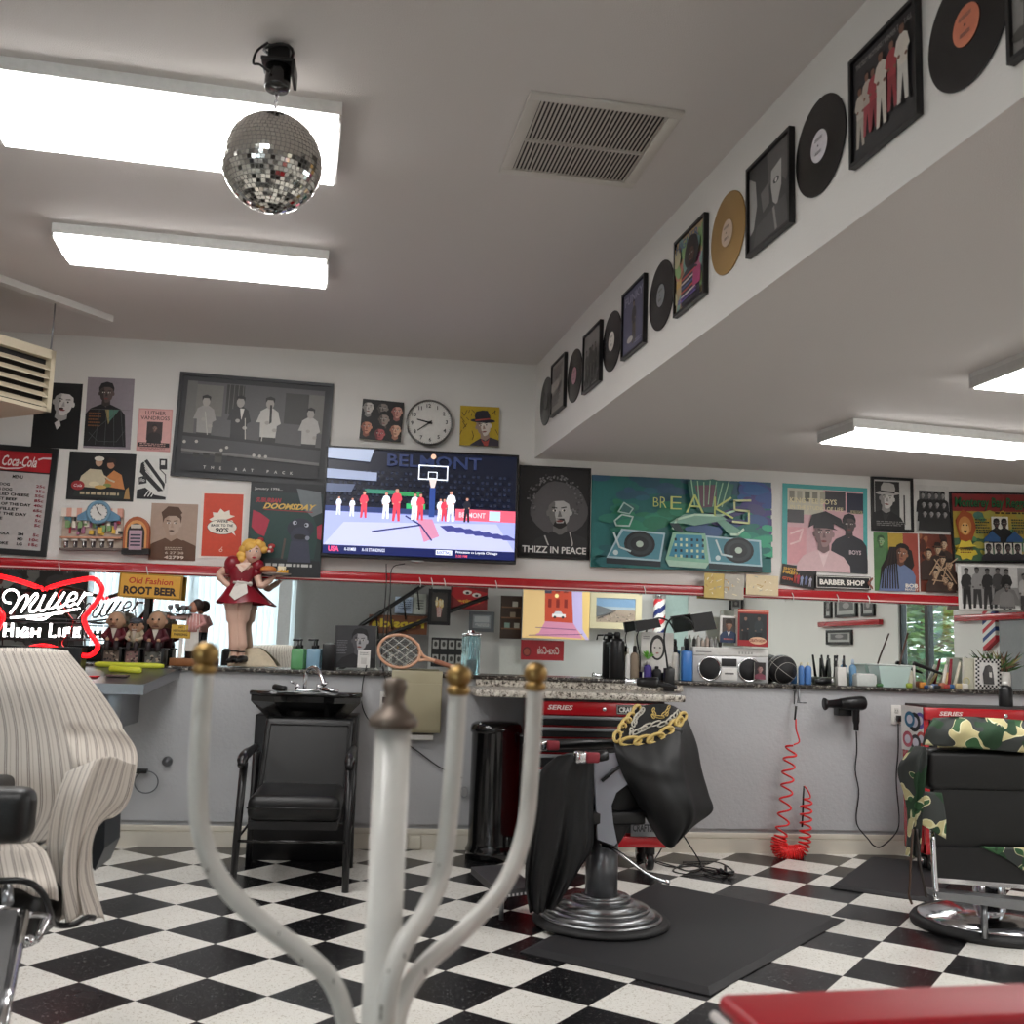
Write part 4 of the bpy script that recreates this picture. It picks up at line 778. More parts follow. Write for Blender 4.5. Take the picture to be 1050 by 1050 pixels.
def A23(A):
    A.rect(0, 0, .33, 1, '4f7c48'); A.rect(.33, 0, .66, 1, 'b89a3c'); A.rect(.66, 0, 1, 1, 'a04a3c'); A.bust(.16, .15, .08, '8aa878', '3c5c38', '2c4c2c', '4c7448'); A.poly([(.1, 1), (.15, .6), (.3, .4), (.6, .2), (.85, .3), (.9, .55), (.75, .75), (.6, 1)], '241a16')
    A.bust(.62, .36, .14, '94644c', '5c3a2c', '1c1412', '6a7a9c', style='long', tilt=.15); A.poly([(.2, 1), (.28, .75), (.4, .6), (.5, .9), (.6, 1)], '6c7ca4')
    for i in range(7): A.line([(.36+.02*i, .25), (.2+.05*i, .65), (.16+.06*i, .95)], .03, ['1c1412', '2e211c'][i % 2])
    A.text('BOB', .82, .9, .07, 'e8e4da', .28, bold=.04); A.text('MARLEY', .82, .965, .04, 'e8e4da', .3, bold=.02)
plate('poster', 'green, yellow and red poster of a laughing man with long dreadlocks', 'poster', WALLF, [(895.7, 546), (941, 546.8), (942.3, 607), (896.5, 605.7)], A23, .004, group='posters on the white wall')
def A24(A):
    A.rect(0, 0, 1, 1, '6c3424'); A.fill_noise(.0, .0, 1, 1, 30, ['8a4a30', '50281c', '9a6040', '3a201a'], .08, 4); R = random.Random(6)
    for i in range(9): A.bust(R.uniform(.2, .8), .18+.085*i, .075, 'c4a98a', '7a5a44', '241814', '3a2a24', style=R.choice(['short', 'hat', 'cap']))
    for i in range(8): A.line([(R.random(), R.uniform(.4, .9)), (R.random(), R.uniform(.4, .9))], .03, 'b89a7c')
plate('poster', 'rust brown poster crowded with musicians, beside the dreadlocks poster', 'poster', WALLF, [(942.5, 547), (978, 548.5), (981, 608), (943.5, 606.5)], A24, .004, group='posters on the white wall')
def A25(A):
    A.rect(0, 0, 1, .33, '8c2c2c'); A.rect(0, .26, 1, .68, 'b49a3c'); A.rect(0, .66, 1, 1, '4a6c4c'); A.fill_noise(.1, .3, .95, .9, 40, ['a8a048', '5c8c5c', 'c0a440', '4c7c6c'], .05, 2)
    A.text('Monterey Bay Reggaefest', .5, .15, .2, '10241c', .96, bold=.04, shear=.1); A.text('Monterey Bay Reggaefest', .5, .145, .18, '2c6a3c', .94, bold=.01, shear=.1); A.textlines(.45, .9, .27, .32, 1, '2c2018')
    A.poly([(.02, .4), (.1, .24), (.2, .3), (.24, .5), (.18, .72), (.06, .7)], '9c4a20'); A.ell(.12, .48, .07, .14, 'c08040'); A.ell(.12, .52, .045, .09, 'd8a868'); A.circ(.1, .47, .008, '201008'); A.circ(.14, .47, .008, '201008'); A.poly([(.1, .55), (.14, .55), (.12, .6)], '301808')
    A.poly([(.0, .82)]+[(.12+.13*math.cos(i*PI/8)*(1 if i % 2 else .75), .84+.16*math.sin(i*PI/8)*(1 if i % 2 else .75)) for i in range(16)], 'd8c040'); A.textlines(.05, .2, .8, .9, 3, '6c3018', .5)
    A.rect(.4, .34, .58, .56, 'e0dcd0'); A.bust(.45, .44, .06, '3a3030', '241c1c', '101010', '202020'); A.bust(.53, .44, .06, '4a3c38', '2c2424', '101010', '202020')
    for x0, x1 in ((.22, .38), (.6, .76)): A.textlines(x0, x1, .38, .62, 6, '2c4034', .5, int(x0*10))
    A.poly([(.3, .66), (.38, .56), (.46, .66), (.46, .72), (.28, .72)], '28507c'); A.poly([(.54, .66), (.62, .56), (.7, .66), (.7, .72), (.52, .72)], '28507c')
    for i in range(7): A.rect(.29+.1*i, .74, .375+.1*i, .93, 'd4d0c4'); A.bust(.33+.1*i, .82, .055, '4c4442', '2c2626', '161414', '26242a')
    A.poly([(.86, .4), (.97, .34), (.99, .62), (.88, .6)], '7c3424')
plate('framed_poster', 'black framed red, gold and green music festival poster at the right edge', 'framed poster', WALLF, [(972.5, 502), (1072, 508), (1078, 579), (979.4, 575.5)], A25, .02, .012, BLACK)
def A26(A):
    A.rect(0, 0, 1, 1, 'dedcd8'); A.rect(.04, .05, .96, .88, '8f8d8b'); A.rect(.6, .05, .7, .5, 'c4c2bf'); A.rect(.04, .05, .2, .3, 'b8b6b3')
    for x, y, h, t, p in ((.1, .1, .9, '2c2b2b', '1e1d1d'), (.22, .08, .9, '8c8a88', '302f2f'), (.34, .1, .9, '242323', '2c2b2b'), (.46, .08, .9, '3c3a3a', '222121'), (.56, .1, .9, '1f1e1e', '2c2b2b'), (.9, .12, .95, 'cfcdca', '6c6a69'), (.76, .2, .9, 'a8a6a4', '3c3a3a')): A.person(x, y, h, '5c5856', t, p, '141313')
    A.poly([(.36, .88), (.42, .6), (.52, .5), (.64, .55), (.72, .88)], '6f6d6b'); A.bust(.55, .48, .08, '6a6664', '423f3e', '151414', '7c7a78'); A.textlines(.32, .66, .92, .95, 1, '4c4a49', .5)
plate('poster', 'black and white street photo of a group, hanging below the festival poster', 'poster', FRONTF, [(980, 576.5), (1068, 582), (1072, 630.5), (985, 621)], A26, .006, group='posters on the white wall')
# plastic sleeves hung over the rail
def papers(px, cols, label):
    T, w, h = quad(WALLF, px, .09); m = M(T); n = len(cols)
    for i, c in enumerate(cols):
        m.box((w*i/n, 0, .086), (w*(i+1)/n-.002, h, .09), c); A = Art(M(), 1, 1)
        A.m = m; A.w = w; A.h = h; A.z = .09
        for k in range(16): x = (i+random.uniform(.1, .8))/n; y = random.uniform(.1, .9); A.line([(x, y), (x+random.uniform(-.1, .12), y+random.uniform(-.12, .12))], .02, random.choice(['b88c44', 'f2ead6', 'a8a49c', 'e6d8b0']))
    tag(m.build('plastic_sleeve'), label, 'wall note', 'shiny notes hanging from the red rail')
papers([(722.5, 587.5), (763.5, 589.5), (762.5, 615), (722, 612.5)], ['cdb268', 'b9b3a6'], 'pair of shiny gold and grey sleeves hanging from the rail above the boombox')
papers([(765.5, 589.5), (799, 590.5), (798, 611), (764.5, 610)], ['dcc9a4'], 'single cream sleeve with gold scribble hanging from the rail')
# ---------------------------------------------------------------- records and covers along the soffit
def record(x0, x1, y0, y1, lab, label, vin=(20, 20, 22), rough=.22):
    a = on_plane(SOFF, x0, (y0+y1)/2, .006); b = on_plane(SOFF, x1, (y0+y1)/2, .006); t = on_plane(SOFF, (x0+x1)/2, y0, .006); d = on_plane(SOFF, (x0+x1)/2, y1, .006)
    c = (t+d)/2; c = V((( a+b)/2).to_tuple()[:2]+(((a+b)/2).z,)); r = ((b-a).dot(E_S)/2+(t-d).length/2)/2; r = (b-a).dot(E_S)/2*.5+(t.z-d.z)/2*.5
    r = .152; c = on_plane(SOFF, (x0+x1)/2, (y0+y1)/2, .006)
    T = Matrix(((E_S.x, 0, N_S.x, c.x), (E_S.y, 0, N_S.y, c.y), (0, 1, 0, c.z), (0, 0, 0, 1)))
    e = thing('vinyl_record', label, 'record', c, 'records mounted along the soffit'); m = M(T); vm = mat('vinyl_%02x%02x%02x' % vin, vin, rough, .0 if vin[0] < 60 else .5)
    pf = [(r, -.004), (r, 0)]; k = 14
    for i in range(k): q = r-(r-.052)*(i+.5)/k; pf += [(q+.003, .0), (q, .0009)]
    pf += [(.052, .0), (.003, 0), (.003, -.004)]; m.lathe(pf, vm, n=56); m.build('disc', e)
    m = M(T); m.add([(.05*math.cos(i*PI/16), .05*math.sin(i*PI/16), .002) for i in range(32)], [tuple(range(32))], lab)
    A = Art(m, .1, .1, .0022, step=.0001); A.m = M(T @ Matrix.Translation((-.05, -.05, 0))); A.textlines(.25, .75, .22, .34, 2, '4a4442', .5); A.textlines(.3, .7, .66, .78, 2, '4a4442', .5); A.circ(.5, .5, .035, '141414')
    m.v += A.m.v; off = len(m.v)-len(A.m.v)
    for f, k2 in zip(A.m.f, A.m.m): m.f.append([off+i for i in f]); m.m.append(m.mi(A.m.ms[k2])); m.sm.append(False)
    m.build('centre_label', e)
record(554.5, 565, 388, 435, '5a5856', 'farthest record on the soffit, all dark, in the corner by the poster wall')
record(582, 596, 358, 412.5, 'b98a94', 'second record from the poster wall, black with a dusty pink label')
record(618.5, 636, 319, 381, 'd6d0c8', 'black record with a white label between a grey cover and a violet cover')
record(665.5, 690, 267, 339, '8a8c8e', 'black record with a grey label left of the colourful cover')
record(728.5, 763, 196, 282, 'c8b09a', 'gold coloured record on the soffit', (172, 138, 84), .35)
record(815.5, 865, 96.5, 203, 'd2ccd0', 'black record with a pale label between the face cover and the group cover')
record(951, 1031, -28, 79, 'd07a5c', 'largest looking black record with an orange label, top right')
def cover(px, art, label, bg='2a2a2a'):
    p = [on_plane(SOFF, x, y, .02) for x, y in px]; c = sum(p, V())/4; w = .325; T = Matrix(((E_S.x, 0, N_S.x, 0), (E_S.y, 0, N_S.y, 0), (0, 1, 0, 0), (0, 0, 0, 1)))
    o = c-E_S*w/2-V((0, 0, w/2))-N_S*.02; T[0][3], T[1][3], T[2][3] = o
    plate('album_cover', label, 'framed album cover', SOFF, None, art, .022, .012, BLACK, 'framed album covers along the soffit', bg, T=T, w=w, h=w)
def C1(A): A.rect(0, 0, 1, 1, '9a948e'); A.textlines(.1, .9, .08, .4, 6, '6a6460', .5); A.textlines(.1, .9, .65, .92, 7, '504c4a', .5); A.rect(.2, .42, .8, .6, 'a49c94')
def C2(A): A.rect(0, 0, 1, 1, '84817e'); A.fill_noise(0, .3, 1, 1, 14, ['5a5856', '46443f', '6c6a66'], .1, 3); [A.person(.2+.2*i, .3, .68, '6a625c', '44423f', '3a3836', '2c2a28') for i in range(4)]
def C3(A): A.rect(0, 0, 1, 1, '5c5b72'); A.text('FUNKY', .5, .14, .14, '8f90a4', .85, bold=.02); A.person(.52, .22, .68, '7c6a5c', '3c3838', '57503f', '201c1a'); A.ell(.35, .8, .14, .05, 'b8b4b0'); A.textlines(.6, .92, .86, .94, 2, '8c8ca0')
def C4(A):
    A.rect(0, 0, 1, 1, 'b8a07c'); A.fill_noise(0, .1, 1, 1, 40, ['c8a05c', '7c9c94', 'c07c6c', 'b8b08c', 'a8607c', '88a870'], .13, 8); A.text('HIGHER', .45, .12, .13, '5c6c84', .8, bold=.02); A.bust(.62, .36, .13, '54382c', '38241c', '181210', '34303c', style='afro'); A.poly([(.3, 1), (.3, .6), (.5, .52), (.74, .54), (.82, 1)], '2c2a34')
    for i in range(6): A.poly([(.3, .62+.06*i), (.8, .6+.06*i), (.8, .625+.06*i), (.3, .645+.06*i)], ['b8483c', 'c8c0b8', '4c5c8c'][i % 3])
    A.rect(.72, .62, .98, .85, 'a83c6c'); A.textlines(.2, .9, .88, .96, 2, '6c4c9c')
def C5(A): A.rect(0, 0, 1, 1, '3c3c3b'); A.poly([(.0, .1), (.16, .2), (.2, .5), (.12, .75), (.02, .8)], '9c9a96'); A.poly([(.45, .0), (.95, 0), (.98, .4), (.9, .5), (.7, .3), (.5, .4)], '5c5a58'); A.poly([(.56, .25), (.8, .2), (.8, .5), (.7, .7), (.6, .62), (.55, .42)], 'aaa8a4'); A.ell(.68, .4, .07, .035, '20201f'); A.ell(.68, .4, .03, .025, 'c8c6c2'); A.poly([(.3, .4), (.5, .35), (.52, .6), (.36, .65)], '6c6a68'); A.poly([(.2, .75), (.9, .65), (1, 1), (.1, 1)], '4c4b4a'); A.line([(.62, .7), (.68, .95)], .05, '8c8a86')
def C6(A):
    A.rect(0, 0, 1, 1, '2e2d30'); A.text('THE ISLEY BROTHERS / WINNER TAKES ALL', .5, .08, .05, '8c8a88', .9); A.poly([(0, 1), (0, .8), (1, .72), (1, 1)], '1f1e20')
    for x, y, h, t, p in ((.12, .3, .6, 'b8b0a4', 'a8a094'), (.25, .22, .62, 'b0a498', '9c3c44'), (.36, .24, .6, 'a03840', '8c3038'), (.5, .16, .72, 'c8c0b4', 'c4bcb0'), (.68, .16, .66, '9c343c', '8c2c34'), (.85, .1, .74, 'd0c8bc', 'c8c4bc')): A.person(x, y, h, '7c5444', t, p, '1c1614', .5)
cover([(563.5, 378), (580, 362), (579, 414), (563.5, 427)], C1, 'pale grey framed cover, the farthest of the album covers')
cover([(597, 346), (616, 328), (615, 390), (596, 404)], C2, 'grey framed cover, second of the album covers from the poster wall')
cover([(637, 302), (662.5, 279), (660, 352), (635, 370.5)], C3, 'violet framed cover with a standing figure')
cover([(690, 247), (725, 217), (723, 302), (688, 326.5)], C4, 'colourful framed cover of a person in a striped sweater')
cover([(764, 173), (812, 129), (811, 230), (763, 264)], C5, 'framed black and white cover of half a face with one eye')
cover([(868, 60), (943, -5), (943, 120), (867, 173)], C6, 'framed cover of six people in white and red suits')
cover([(1040, -70), (1135, -150), (1135, -20), (1040, 29)], C2, 'black framed cover whose corner pokes in at the top right')
# ---------------------------------------------------------------- things on the stone ledge
ZL = 1.036
def bottle(name, x0, x1, ytop, ybot, y, body, cap, label, cat='bottle', group=None, shape=None, square=False, capf=.2, pump=False, base=None):
    a, b = B(x0, ybot, y), B(x1, ybot, y); c = (a+b)/2; r = (b-a).length/2; z0 = ZL if base is None else base; h = B((x0+x1)/2, ytop, y).z-z0
    e = thing(name, label, cat, (c.x, y, z0), group); m = M(); hb_ = h*(1-capf)
    if square: m.box((c.x-r, y-r*.7, z0), (c.x+r, y+r*.7, z0+hb_), body, r*.25)
    else: m.lathe(shape and [(p*r, q*hb_) for p, q in shape] or [(r*.9, 0), (r, .01), (r, hb_*.82), (r*.85, hb_*.93), (r*.4, hb_)], body, (c.x, y, z0), 20)
    m.build('body', e); m = M()
    if pump:
        m.cyl((c.x, y, z0+hb_), (c.x, y, z0+h*.97), r*.12, cap, 8); m.cyl((c.x, y, z0+hb_), (c.x, y, z0+hb_+h*capf*.35), r*.4, cap, 12); m.box((c.x-r*.9, y-r*.15, z0+h*.93), (c.x+r*.25, y+r*.15, z0+h), cap, .003)
    else: m.lathe([(r*.42, 0), (r*.42, h*capf*.8), (r*.3, h*capf)], cap, (c.x, y, z0+hb_), 16)
    m.build('cap', e); return e
# neon sign
NY = -.42
nz = lambda x, y, dy=0: B(x/8.4, 580+y/8.4, NY+dy)
e = thing('neon_sign', 'red bordered neon beer sign with white tube lettering, at the left edge', 'neon sign', nz(390, 780))
half = [(430, 187), (560, 150), (760, 112), (830, 125), (878, 200), (845, 290), (760, 400), (722, 460), (760, 560), (830, 660), (838, 715), (790, 765), (720, 775), (560, 738), (440, 700)]
NR = mat('red_neon_glow', (255, 8, 14), .3, emit=2.0); NWH = mat('white_neon_glow', (255, 244, 246), .3, emit=3.2)
lft = [(750-x, y-.06*(x-375)) for x, y in half]
loop = half+[(330, 672)]+lft[::-1]
m = M(); [m.tube([nz(*p) for p in q], .0125, NR, 8, smooth=90) for q in (half+[(375, 690)], lft+[(375, 690)])]
BK = M(); [BK.tube([nz(*p)+V((0, .0065, 0)) for p in q], .0128, 'ac6a4a' if 0 else '54382c', 8, smooth=90) for q in (half+[(375, 690)], lft+[(375, 690)])]; BK.build('tube_back_coating', e)
m.tube([nz(430, 187), nz(405, 190), nz(395, 215)], .009, NR, 8); m.tube([nz(320, 180), nz(360, 190), nz(375, 215)], .009, NR, 8); m.build('red_border_tube', e)
St = [[(95, 322), (45, 310), (28, 262), (65, 215), (130, 213), (165, 268), (140, 340), (85, 415)], [(150, 325), (205, 260), (236, 262), (225, 320), (180, 402)], [(185, 395), (255, 300), (305, 240), (322, 270), (262, 350), (262, 395), (310, 385), (355, 310), (385, 250)],
      [(385, 250), (340, 350), (350, 388), (400, 370), (450, 290), (482, 232)], [(482, 232), (410, 340), (415, 375), (465, 355), (520, 290), (558, 228)], [(558, 228), (490, 330), (495, 362), (545, 345), (590, 300)], [(582, 305), (650, 285), (656, 240), (618, 240), (578, 300), (588, 348), (650, 325)], [(664, 342), (700, 285), (732, 228)], [(700, 285), (745, 245), (795, 248)],
      [(88, 450), (380, 424), (690, 368)], [(230, 455), (370, 462), (450, 418), (545, 408)]]
m = M()
BK = M()
for st in St: m.tube([nz(*p) for p in st], .0058, NWH, 6, smooth=max(12, len(st)*6)); BK.tube([nz(*p)+V((0, .004, 0)) for p in st], .0062, '1c1a1a', 6, smooth=max(12, len(st)*6))
m.build('script_tubes', e); m = M()
H = [[(45, 495), (35, 612)], [(108, 495), (100, 612)], [(42, 555), (104, 552)], [(152, 535), (148, 614)], [(245, 550), (215, 535), (188, 570), (195, 610), (240, 608), (242, 580), (220, 580)], [(280, 538), (272, 616)], [(342, 536), (334, 616)], [(276, 578), (338, 575)], [(440, 498), (428, 610), (480, 608)], [(512, 538), (508, 612)], [(605, 540), (560, 542), (550, 612)], [(556, 575), (598, 572)], [(695, 540), (645, 542), (637, 610), (690, 606)], [(640, 575), (684, 572)]]
for k_, st in enumerate(H):
    if k_ == 8: m.build('first_word_tubes', e); m = M()
    m.tube([nz(*p) for p in st], .008, NWH, 6); BK.tube([nz(*p)+V((0, .005, 0)) for p in st], .0085, '1c1a1a', 6)
BK.build('letter_back_coating', e)
m.build('second_word_tubes', e); m = M()
for a, b in (((20, 180), (20, 700)), ((730, 180), (730, 700)), ((20, 440), (730, 470)), ((20, 480), (730, 500)), ((20, 630), (730, 640))): m.tube([nz(*a, .03), nz(*b, .03)], .004, BLACK, 6)
for x, y in ((430, 187), (760, 112), (722, 460), (720, 775), (350, 690), (440, 430), (120, 450), (500, 600), (60, 610)): m.tube([nz(x, y, .0), nz(x, y, .035)], .005, 'c8ccd0', 6)
p, q = nz(20, 700, .03), nz(730, 700, .03); m.box((p.x, p.y-.05, 1.0), (q.x, p.y+.05, p.z+.01), BLACK); m.build('wire_frame', e)
# steel side shelf
a, b, c_, d_ = B(185, 685, .0), B(148, 702, -.6), B(-60, 695, -.6), B(-40, 678, 0)
e = thing('steel_shelf', 'stainless steel wall shelf under the neon sign with a bracket below', 'shelf', (a+b)/2)
m = M(); vs = [a, b, c_, d_]; low = [p-V((0, 0, .055)) for p in vs]; m.add(vs+low, [(0, 1, 2, 3), (4, 5, 6, 7), (0, 1, 5, 4), (1, 2, 6, 5), (2, 3, 7, 6), (3, 0, 4, 7)], STEEL); m.build('top', e)
m = M(); p = B(112, 707, -.3); q = B(130, 707, -.3); m.box((p.x, -.42, p.z-.2), (q.x+.01, -.002, p.z+.015), STEEL, .008); p = B(100, 706, -.3); m.box((p.x, -.3, p.z-.06), (p.x+.02, -.002, p.z), BLACK); m.build('bracket', e)
tz = lambda x, y, f: None
def on_shelf(x, y):      # point on the sloping steel top
    n = (b-a).cross(d_-a).normalized(); d = ray(x, y); return CAM+d*((a-CAM).dot(n)/d.dot(n))
LY = mat('yellow_green_plastic', (196, 204, 58), .35)
for k, (x0, y0, x1, y1, r) in enumerate(((97, 681, 168, 683, .017), (112, 686, 145, 688, .019))):
    p, q = on_shelf(x0, y0+3), on_shelf(x1, y1+3); z = V((0, 0, r)); m = M(); m.tube([p+z, p+z+(q-p)*.05, p+z+(q-p)*.5, p+z+(q-p)*.9, q+z], [r*.6, r, r*.9, r, r*.6], LY, 12); 
    tag(m.build('toy_club'), ('long yellow-green plastic club lying on the steel shelf, the rear one', 'short yellow-green plastic club in front of the longer one')[k], 'toy', 'yellow-green clubs on the steel shelf')
p = on_shelf(92, 694); m = M(Matrix.Translation(p)); m.box((-.07, -.05, .0), (.05, .05, .006), 'c41c28', .002); m.box((-.04, -.02, .006), (.01, .01, .0065), 'e8e0dc'); tag(m.build('red_flyer'), 'small red card lying flat on the steel shelf', 'card')
m = M(Matrix.Translation(on_shelf(120, 694))); m.box((-.05, -.04, 0), (.06, .04, .012), '5a4a48', .003); tag(m.build('razor_box'), 'small dark box lying on the steel shelf beside the red card', 'box')
# root beer sign, held by the waiter's post
pl = (V((0, .15, 0)), V((1, 0, 0)), V((0, 0, 1)), V((0, -1, 0)))
def RB(A):
    A.rect(0, 0, 1, 1, 'b08424'); A.rect(.025, .05, .975, .95, 'd9a23a'); A.line([(.02, .04), (.98, .04), (.98, .96), (.02, .96)], .008, '7c5414', True)
    A.text('Old Fashion', .5, .3, .26, 'b83018', .7, shear=.1, bold=.02); A.text('ROOT BEER', .5, .7, .34, '2a1410', .84, bold=.05)
T, w_, h_ = quad(pl, [(123, 586), (187.5, 591), (185.5, 616), (121, 611)], .03); e = thing('root_beer_sign', 'yellow tin root beer sign on a short dark post', 'sign', T @ V((w_/2, 0, 0)))
m = M(T); m.box((0, 0, .004), (w_, h_, .03), 'b8841f', .004); RB(Art(m, w_, h_, .03)); m.build('sign_board', e); m = M(T); m.box((w_*.42, ZL-T[2][3], -.0), (w_*.5, .02, -.012+.02), '2c2826'); m.build('post', e)
# three seated figurines on display boxes
for k, (x0, x1, hat, coat) in enumerate(((105, 127, 0, '5a1420'), (128, 146, 1, 'b4a890'), (147, 170, 0, '4c1220'))):
    a2, b2 = B(x0, 678, .06), B(x1, 678, .06); cx = (a2.x+b2.x)/2; wd = (b2.x-a2.x)*.92; s = wd/.13; zb = ZL+.1*1.0
    e = thing('seated_figurine', ('leftmost old man figurine in a red jacket', 'middle old man figurine, with a cap and pale shirt', 'rightmost old man figurine in a dark red jacket')[k]+' seated on a black box', 'figurine', (cx, .06, ZL), 'seated old men figurines on the ledge')
    m = M(); m.box((cx-wd/2, .01, ZL), (cx+wd/2, .13, zb), BLACK, .004); m.box((cx-wd/2-.008, 0, zb-.01), (cx+wd/2+.008, .14, zb), BLACK, .003); m.box((cx-wd*.38, .005, ZL+.012), (cx+wd*.38, .011, zb-.022), ('6a5a50', '8c6a68', '60605c')[k])
    A = Art(m, 1, 1); A.m = M(Matrix(((wd*.76, 0, 0, cx-wd*.38), (0, 0, -1, .005), (0, .066, 0, ZL+.012), (0, 0, 0, 1)))); A.fill_noise(.05, .1, .95, .9, 14, ['3a3230', 'a89a88', '241e1c'], .09, k); A.m.build('front_print', e); m.build('display_box', e)
    m = M(); m.tube([(cx, .07, zb), (cx, .07, zb+.05), (cx, .065, zb+.1), (cx, .065, zb+.13)], [.045*s, .05*s, .045*s, .02*s], coat, 14)
    for sg in (-1, 1):
        m.tube([(cx+sg*.035*s, .065, zb+.105), (cx+sg*.07*s, .04, zb+.06), (cx+sg*.03*s, .0, zb+.045)], [.02*s, .02*s, .014*s], coat, 10); m.tube([(cx+sg*.025*s, .05, zb+.02), (cx+sg*.03*s, -.01, zb+.025), (cx+sg*.03*s, -.015, zb-.02)], .018*s, '2a2226', 10)
    m.build('clothes', e); m = M(); hc = (cx, .055, zb+.175*s); m.sph(hc, (.056*s, .05*s, .062*s), 'b08c70', 18, 12); m.sph((cx, .002, zb+.165*s), .014*s, 'b88a6c', 8, 6)
    for sg in (-1, 1): m.sph((cx+sg*.056*s, .055, zb+.17*s), (.011*s, .01, .018*s), 'a88068', 8, 6); m.sph((cx+sg*.02*s, .008, zb+.185*s), .007*s, '1c1614', 8, 6); m.sph((cx+sg*.03*s, -.005, zb+.045), .013*s, 'b08c70', 8, 6)
    m.box((cx-.02*s, .006, zb+.138*s), (cx+.02*s, .016, zb+.144*s), '6a3a34'); m.build('head_and_hands', e); m = M()
    if hat: m.sph((cx, .06, zb+.218*s), (.06*s, .055*s, .03*s), '3a4048', 16, 8); m.tube([(cx-.04*s, .015, zb+.207*s), (cx, -.005, zb+.205*s), (cx+.04*s, .015, zb+.207*s)], .007, '3a4048', 8)
    else: m.sph((cx, .07, zb+.195*s), (.059*s, .045*s, .05*s), '8c8478', 16, 8)
    m.build('hat' if hat else 'hair', e)
    m = M(); m.prism([(cx-.02*s, zb+.11), (cx+.02*s, zb+.11), (cx, zb+.05)], .012, .02, 'c4bcae'); m.build('shirt_front', e)
# waiter figurine on a wooden block
a2 = B(175, 683, .08); b2 = B(208, 683, .08); m = M(); m.box((a2.x, .02, ZL), (b2.x+.05, .16, ZL+.045), WOOD, .004); tag(m.build('wooden_block'), 'low brown wooden block under the waiter figurine', 'block')
wx = B(199, 640, .08).x; z0 = ZL+.046; e = thing('waiter_figurine', 'waiter figurine with an arm out carrying goblets and a small yellow sign', 'figurine', (wx, .08, z0))
zt = B(199, 615, .08).z; H_ = zt-z0
m = M(); m.tube([(wx-.02, .08, z0), (wx-.02, .08, z0+H_*.5)], [.02, .026], '26242a', 10); m.tube([(wx+.02, .08, z0), (wx+.02, .08, z0+H_*.5)], [.02, .026], '26242a', 10); m.build('trousers', e)
m = M(); m.tube([(wx, .08, z0+H_*.45), (wx, .08, z0+H_*.6), (wx, .08, z0+H_*.76)], [.046, .045, .034], 'c8908c', 14)
for i in range(5): m.tube([(wx-.04+.02*i, .036+abs(i-2)*.004, z0+H_*.48), (wx-.034+.017*i, .04+abs(i-2)*.004, z0+H_*.74)], .002, 'e8dcd4', 5)
m.tube([(wx+.035, .08, z0+H_*.73), (wx+.06, .07, z0+H_*.6), (wx+.02, .04, z0+H_*.52)], [.015, .014, .01], 'c8908c', 8)
ax = B(171, 632, .05); m.tube([(wx-.03, .07, z0+H_*.72), (wx-.08, .06, z0+H_*.68), (ax.x+.02, .05, z0+H_*.68)], [.015, .013, .01], 'c8a8a0', 8); m.build('striped_shirt', e)
m = M(); m.prism([(wx-.035, z0+H_*.5), (wx+.035, z0+H_*.5), (wx+.04, z0+H_*.12), (wx-.04, z0+H_*.12)], .045, .052, 'd0ccc4'); m.build('apron', e)
m = M(); m.sph((wx-.006, .07, z0+H_*.87), (.028, .03, .036), 'b07c64', 14, 10); m.sph((wx-.035, .06, z0+H_*.86), .009, 'b07c64', 8, 6); m.sph((ax.x+.01, .05, z0+H_*.7), .012, 'b07c64', 8, 6); m.build('head_and_hand', e)
m = M(); m.sph((wx+.014, .078, z0+H_*.91), (.036, .032, .038), '2a1c18', 14, 8); m.build('hair', e)
m = M(); tx0 = B(171, 634, .05).x; tx1 = B(197, 634, .05).x; zt2 = z0+H_*.73; m.box((tx0, .03, zt2), (tx1, .08, zt2+.006), '3a3634', .002)
m.build('tray', e)
for i in range(4):
    m = M(); gx = tx0+.015+(tx1-tx0-.03)*i/3; m.lathe([(.012, 0), (.003, .006), (.003, .02), (.014, .03), (.017, .046), (.014, .052)], GUN, (gx, .055, zt2+.006+(.008 if i == 1 else 0)), 12); tag(m.build('toy_goblet'), 'tiny dark goblet on the waiter figurine\'s tray', 'goblet', 'goblets on the tray')
plate('mini_sign', 'tiny yellow sign with dark lettering below the tray of goblets', 'sign', (V((0, .05, 0)), V((1, 0, 0)), V((0, 0, 1)), V((0, -1, 0))), [(176, 640), (196, 641), (195, 655), (175, 654)], lambda A: (A.rect(0, 0, 1, 1, 'b8902c'), A.rect(.05, .06, .95, .94, 'c8a238'), A.text('NO', .5, .2, .16, '2c1c10', bold=.03), A.text('RESTAURANT', .5, .45, .16, '2c1c10', .8, bold=.03), A.text('PARKING', .5, .72, .18, '2c1c10', .7, bold=.03)), .006, gap=0)
m = M(); p = B(186, 655, .05); m.box((p.x-.012, .047, ZL), (p.x+.012, .053, p.z), 'e4e2dc'); m.box((p.x-.04, .04, ZL), (p.x+.04, .06, ZL+.006), '2a2826'); tag(m.build('sign_stand'), 'white stand holding up the tiny yellow sign', 'stand')
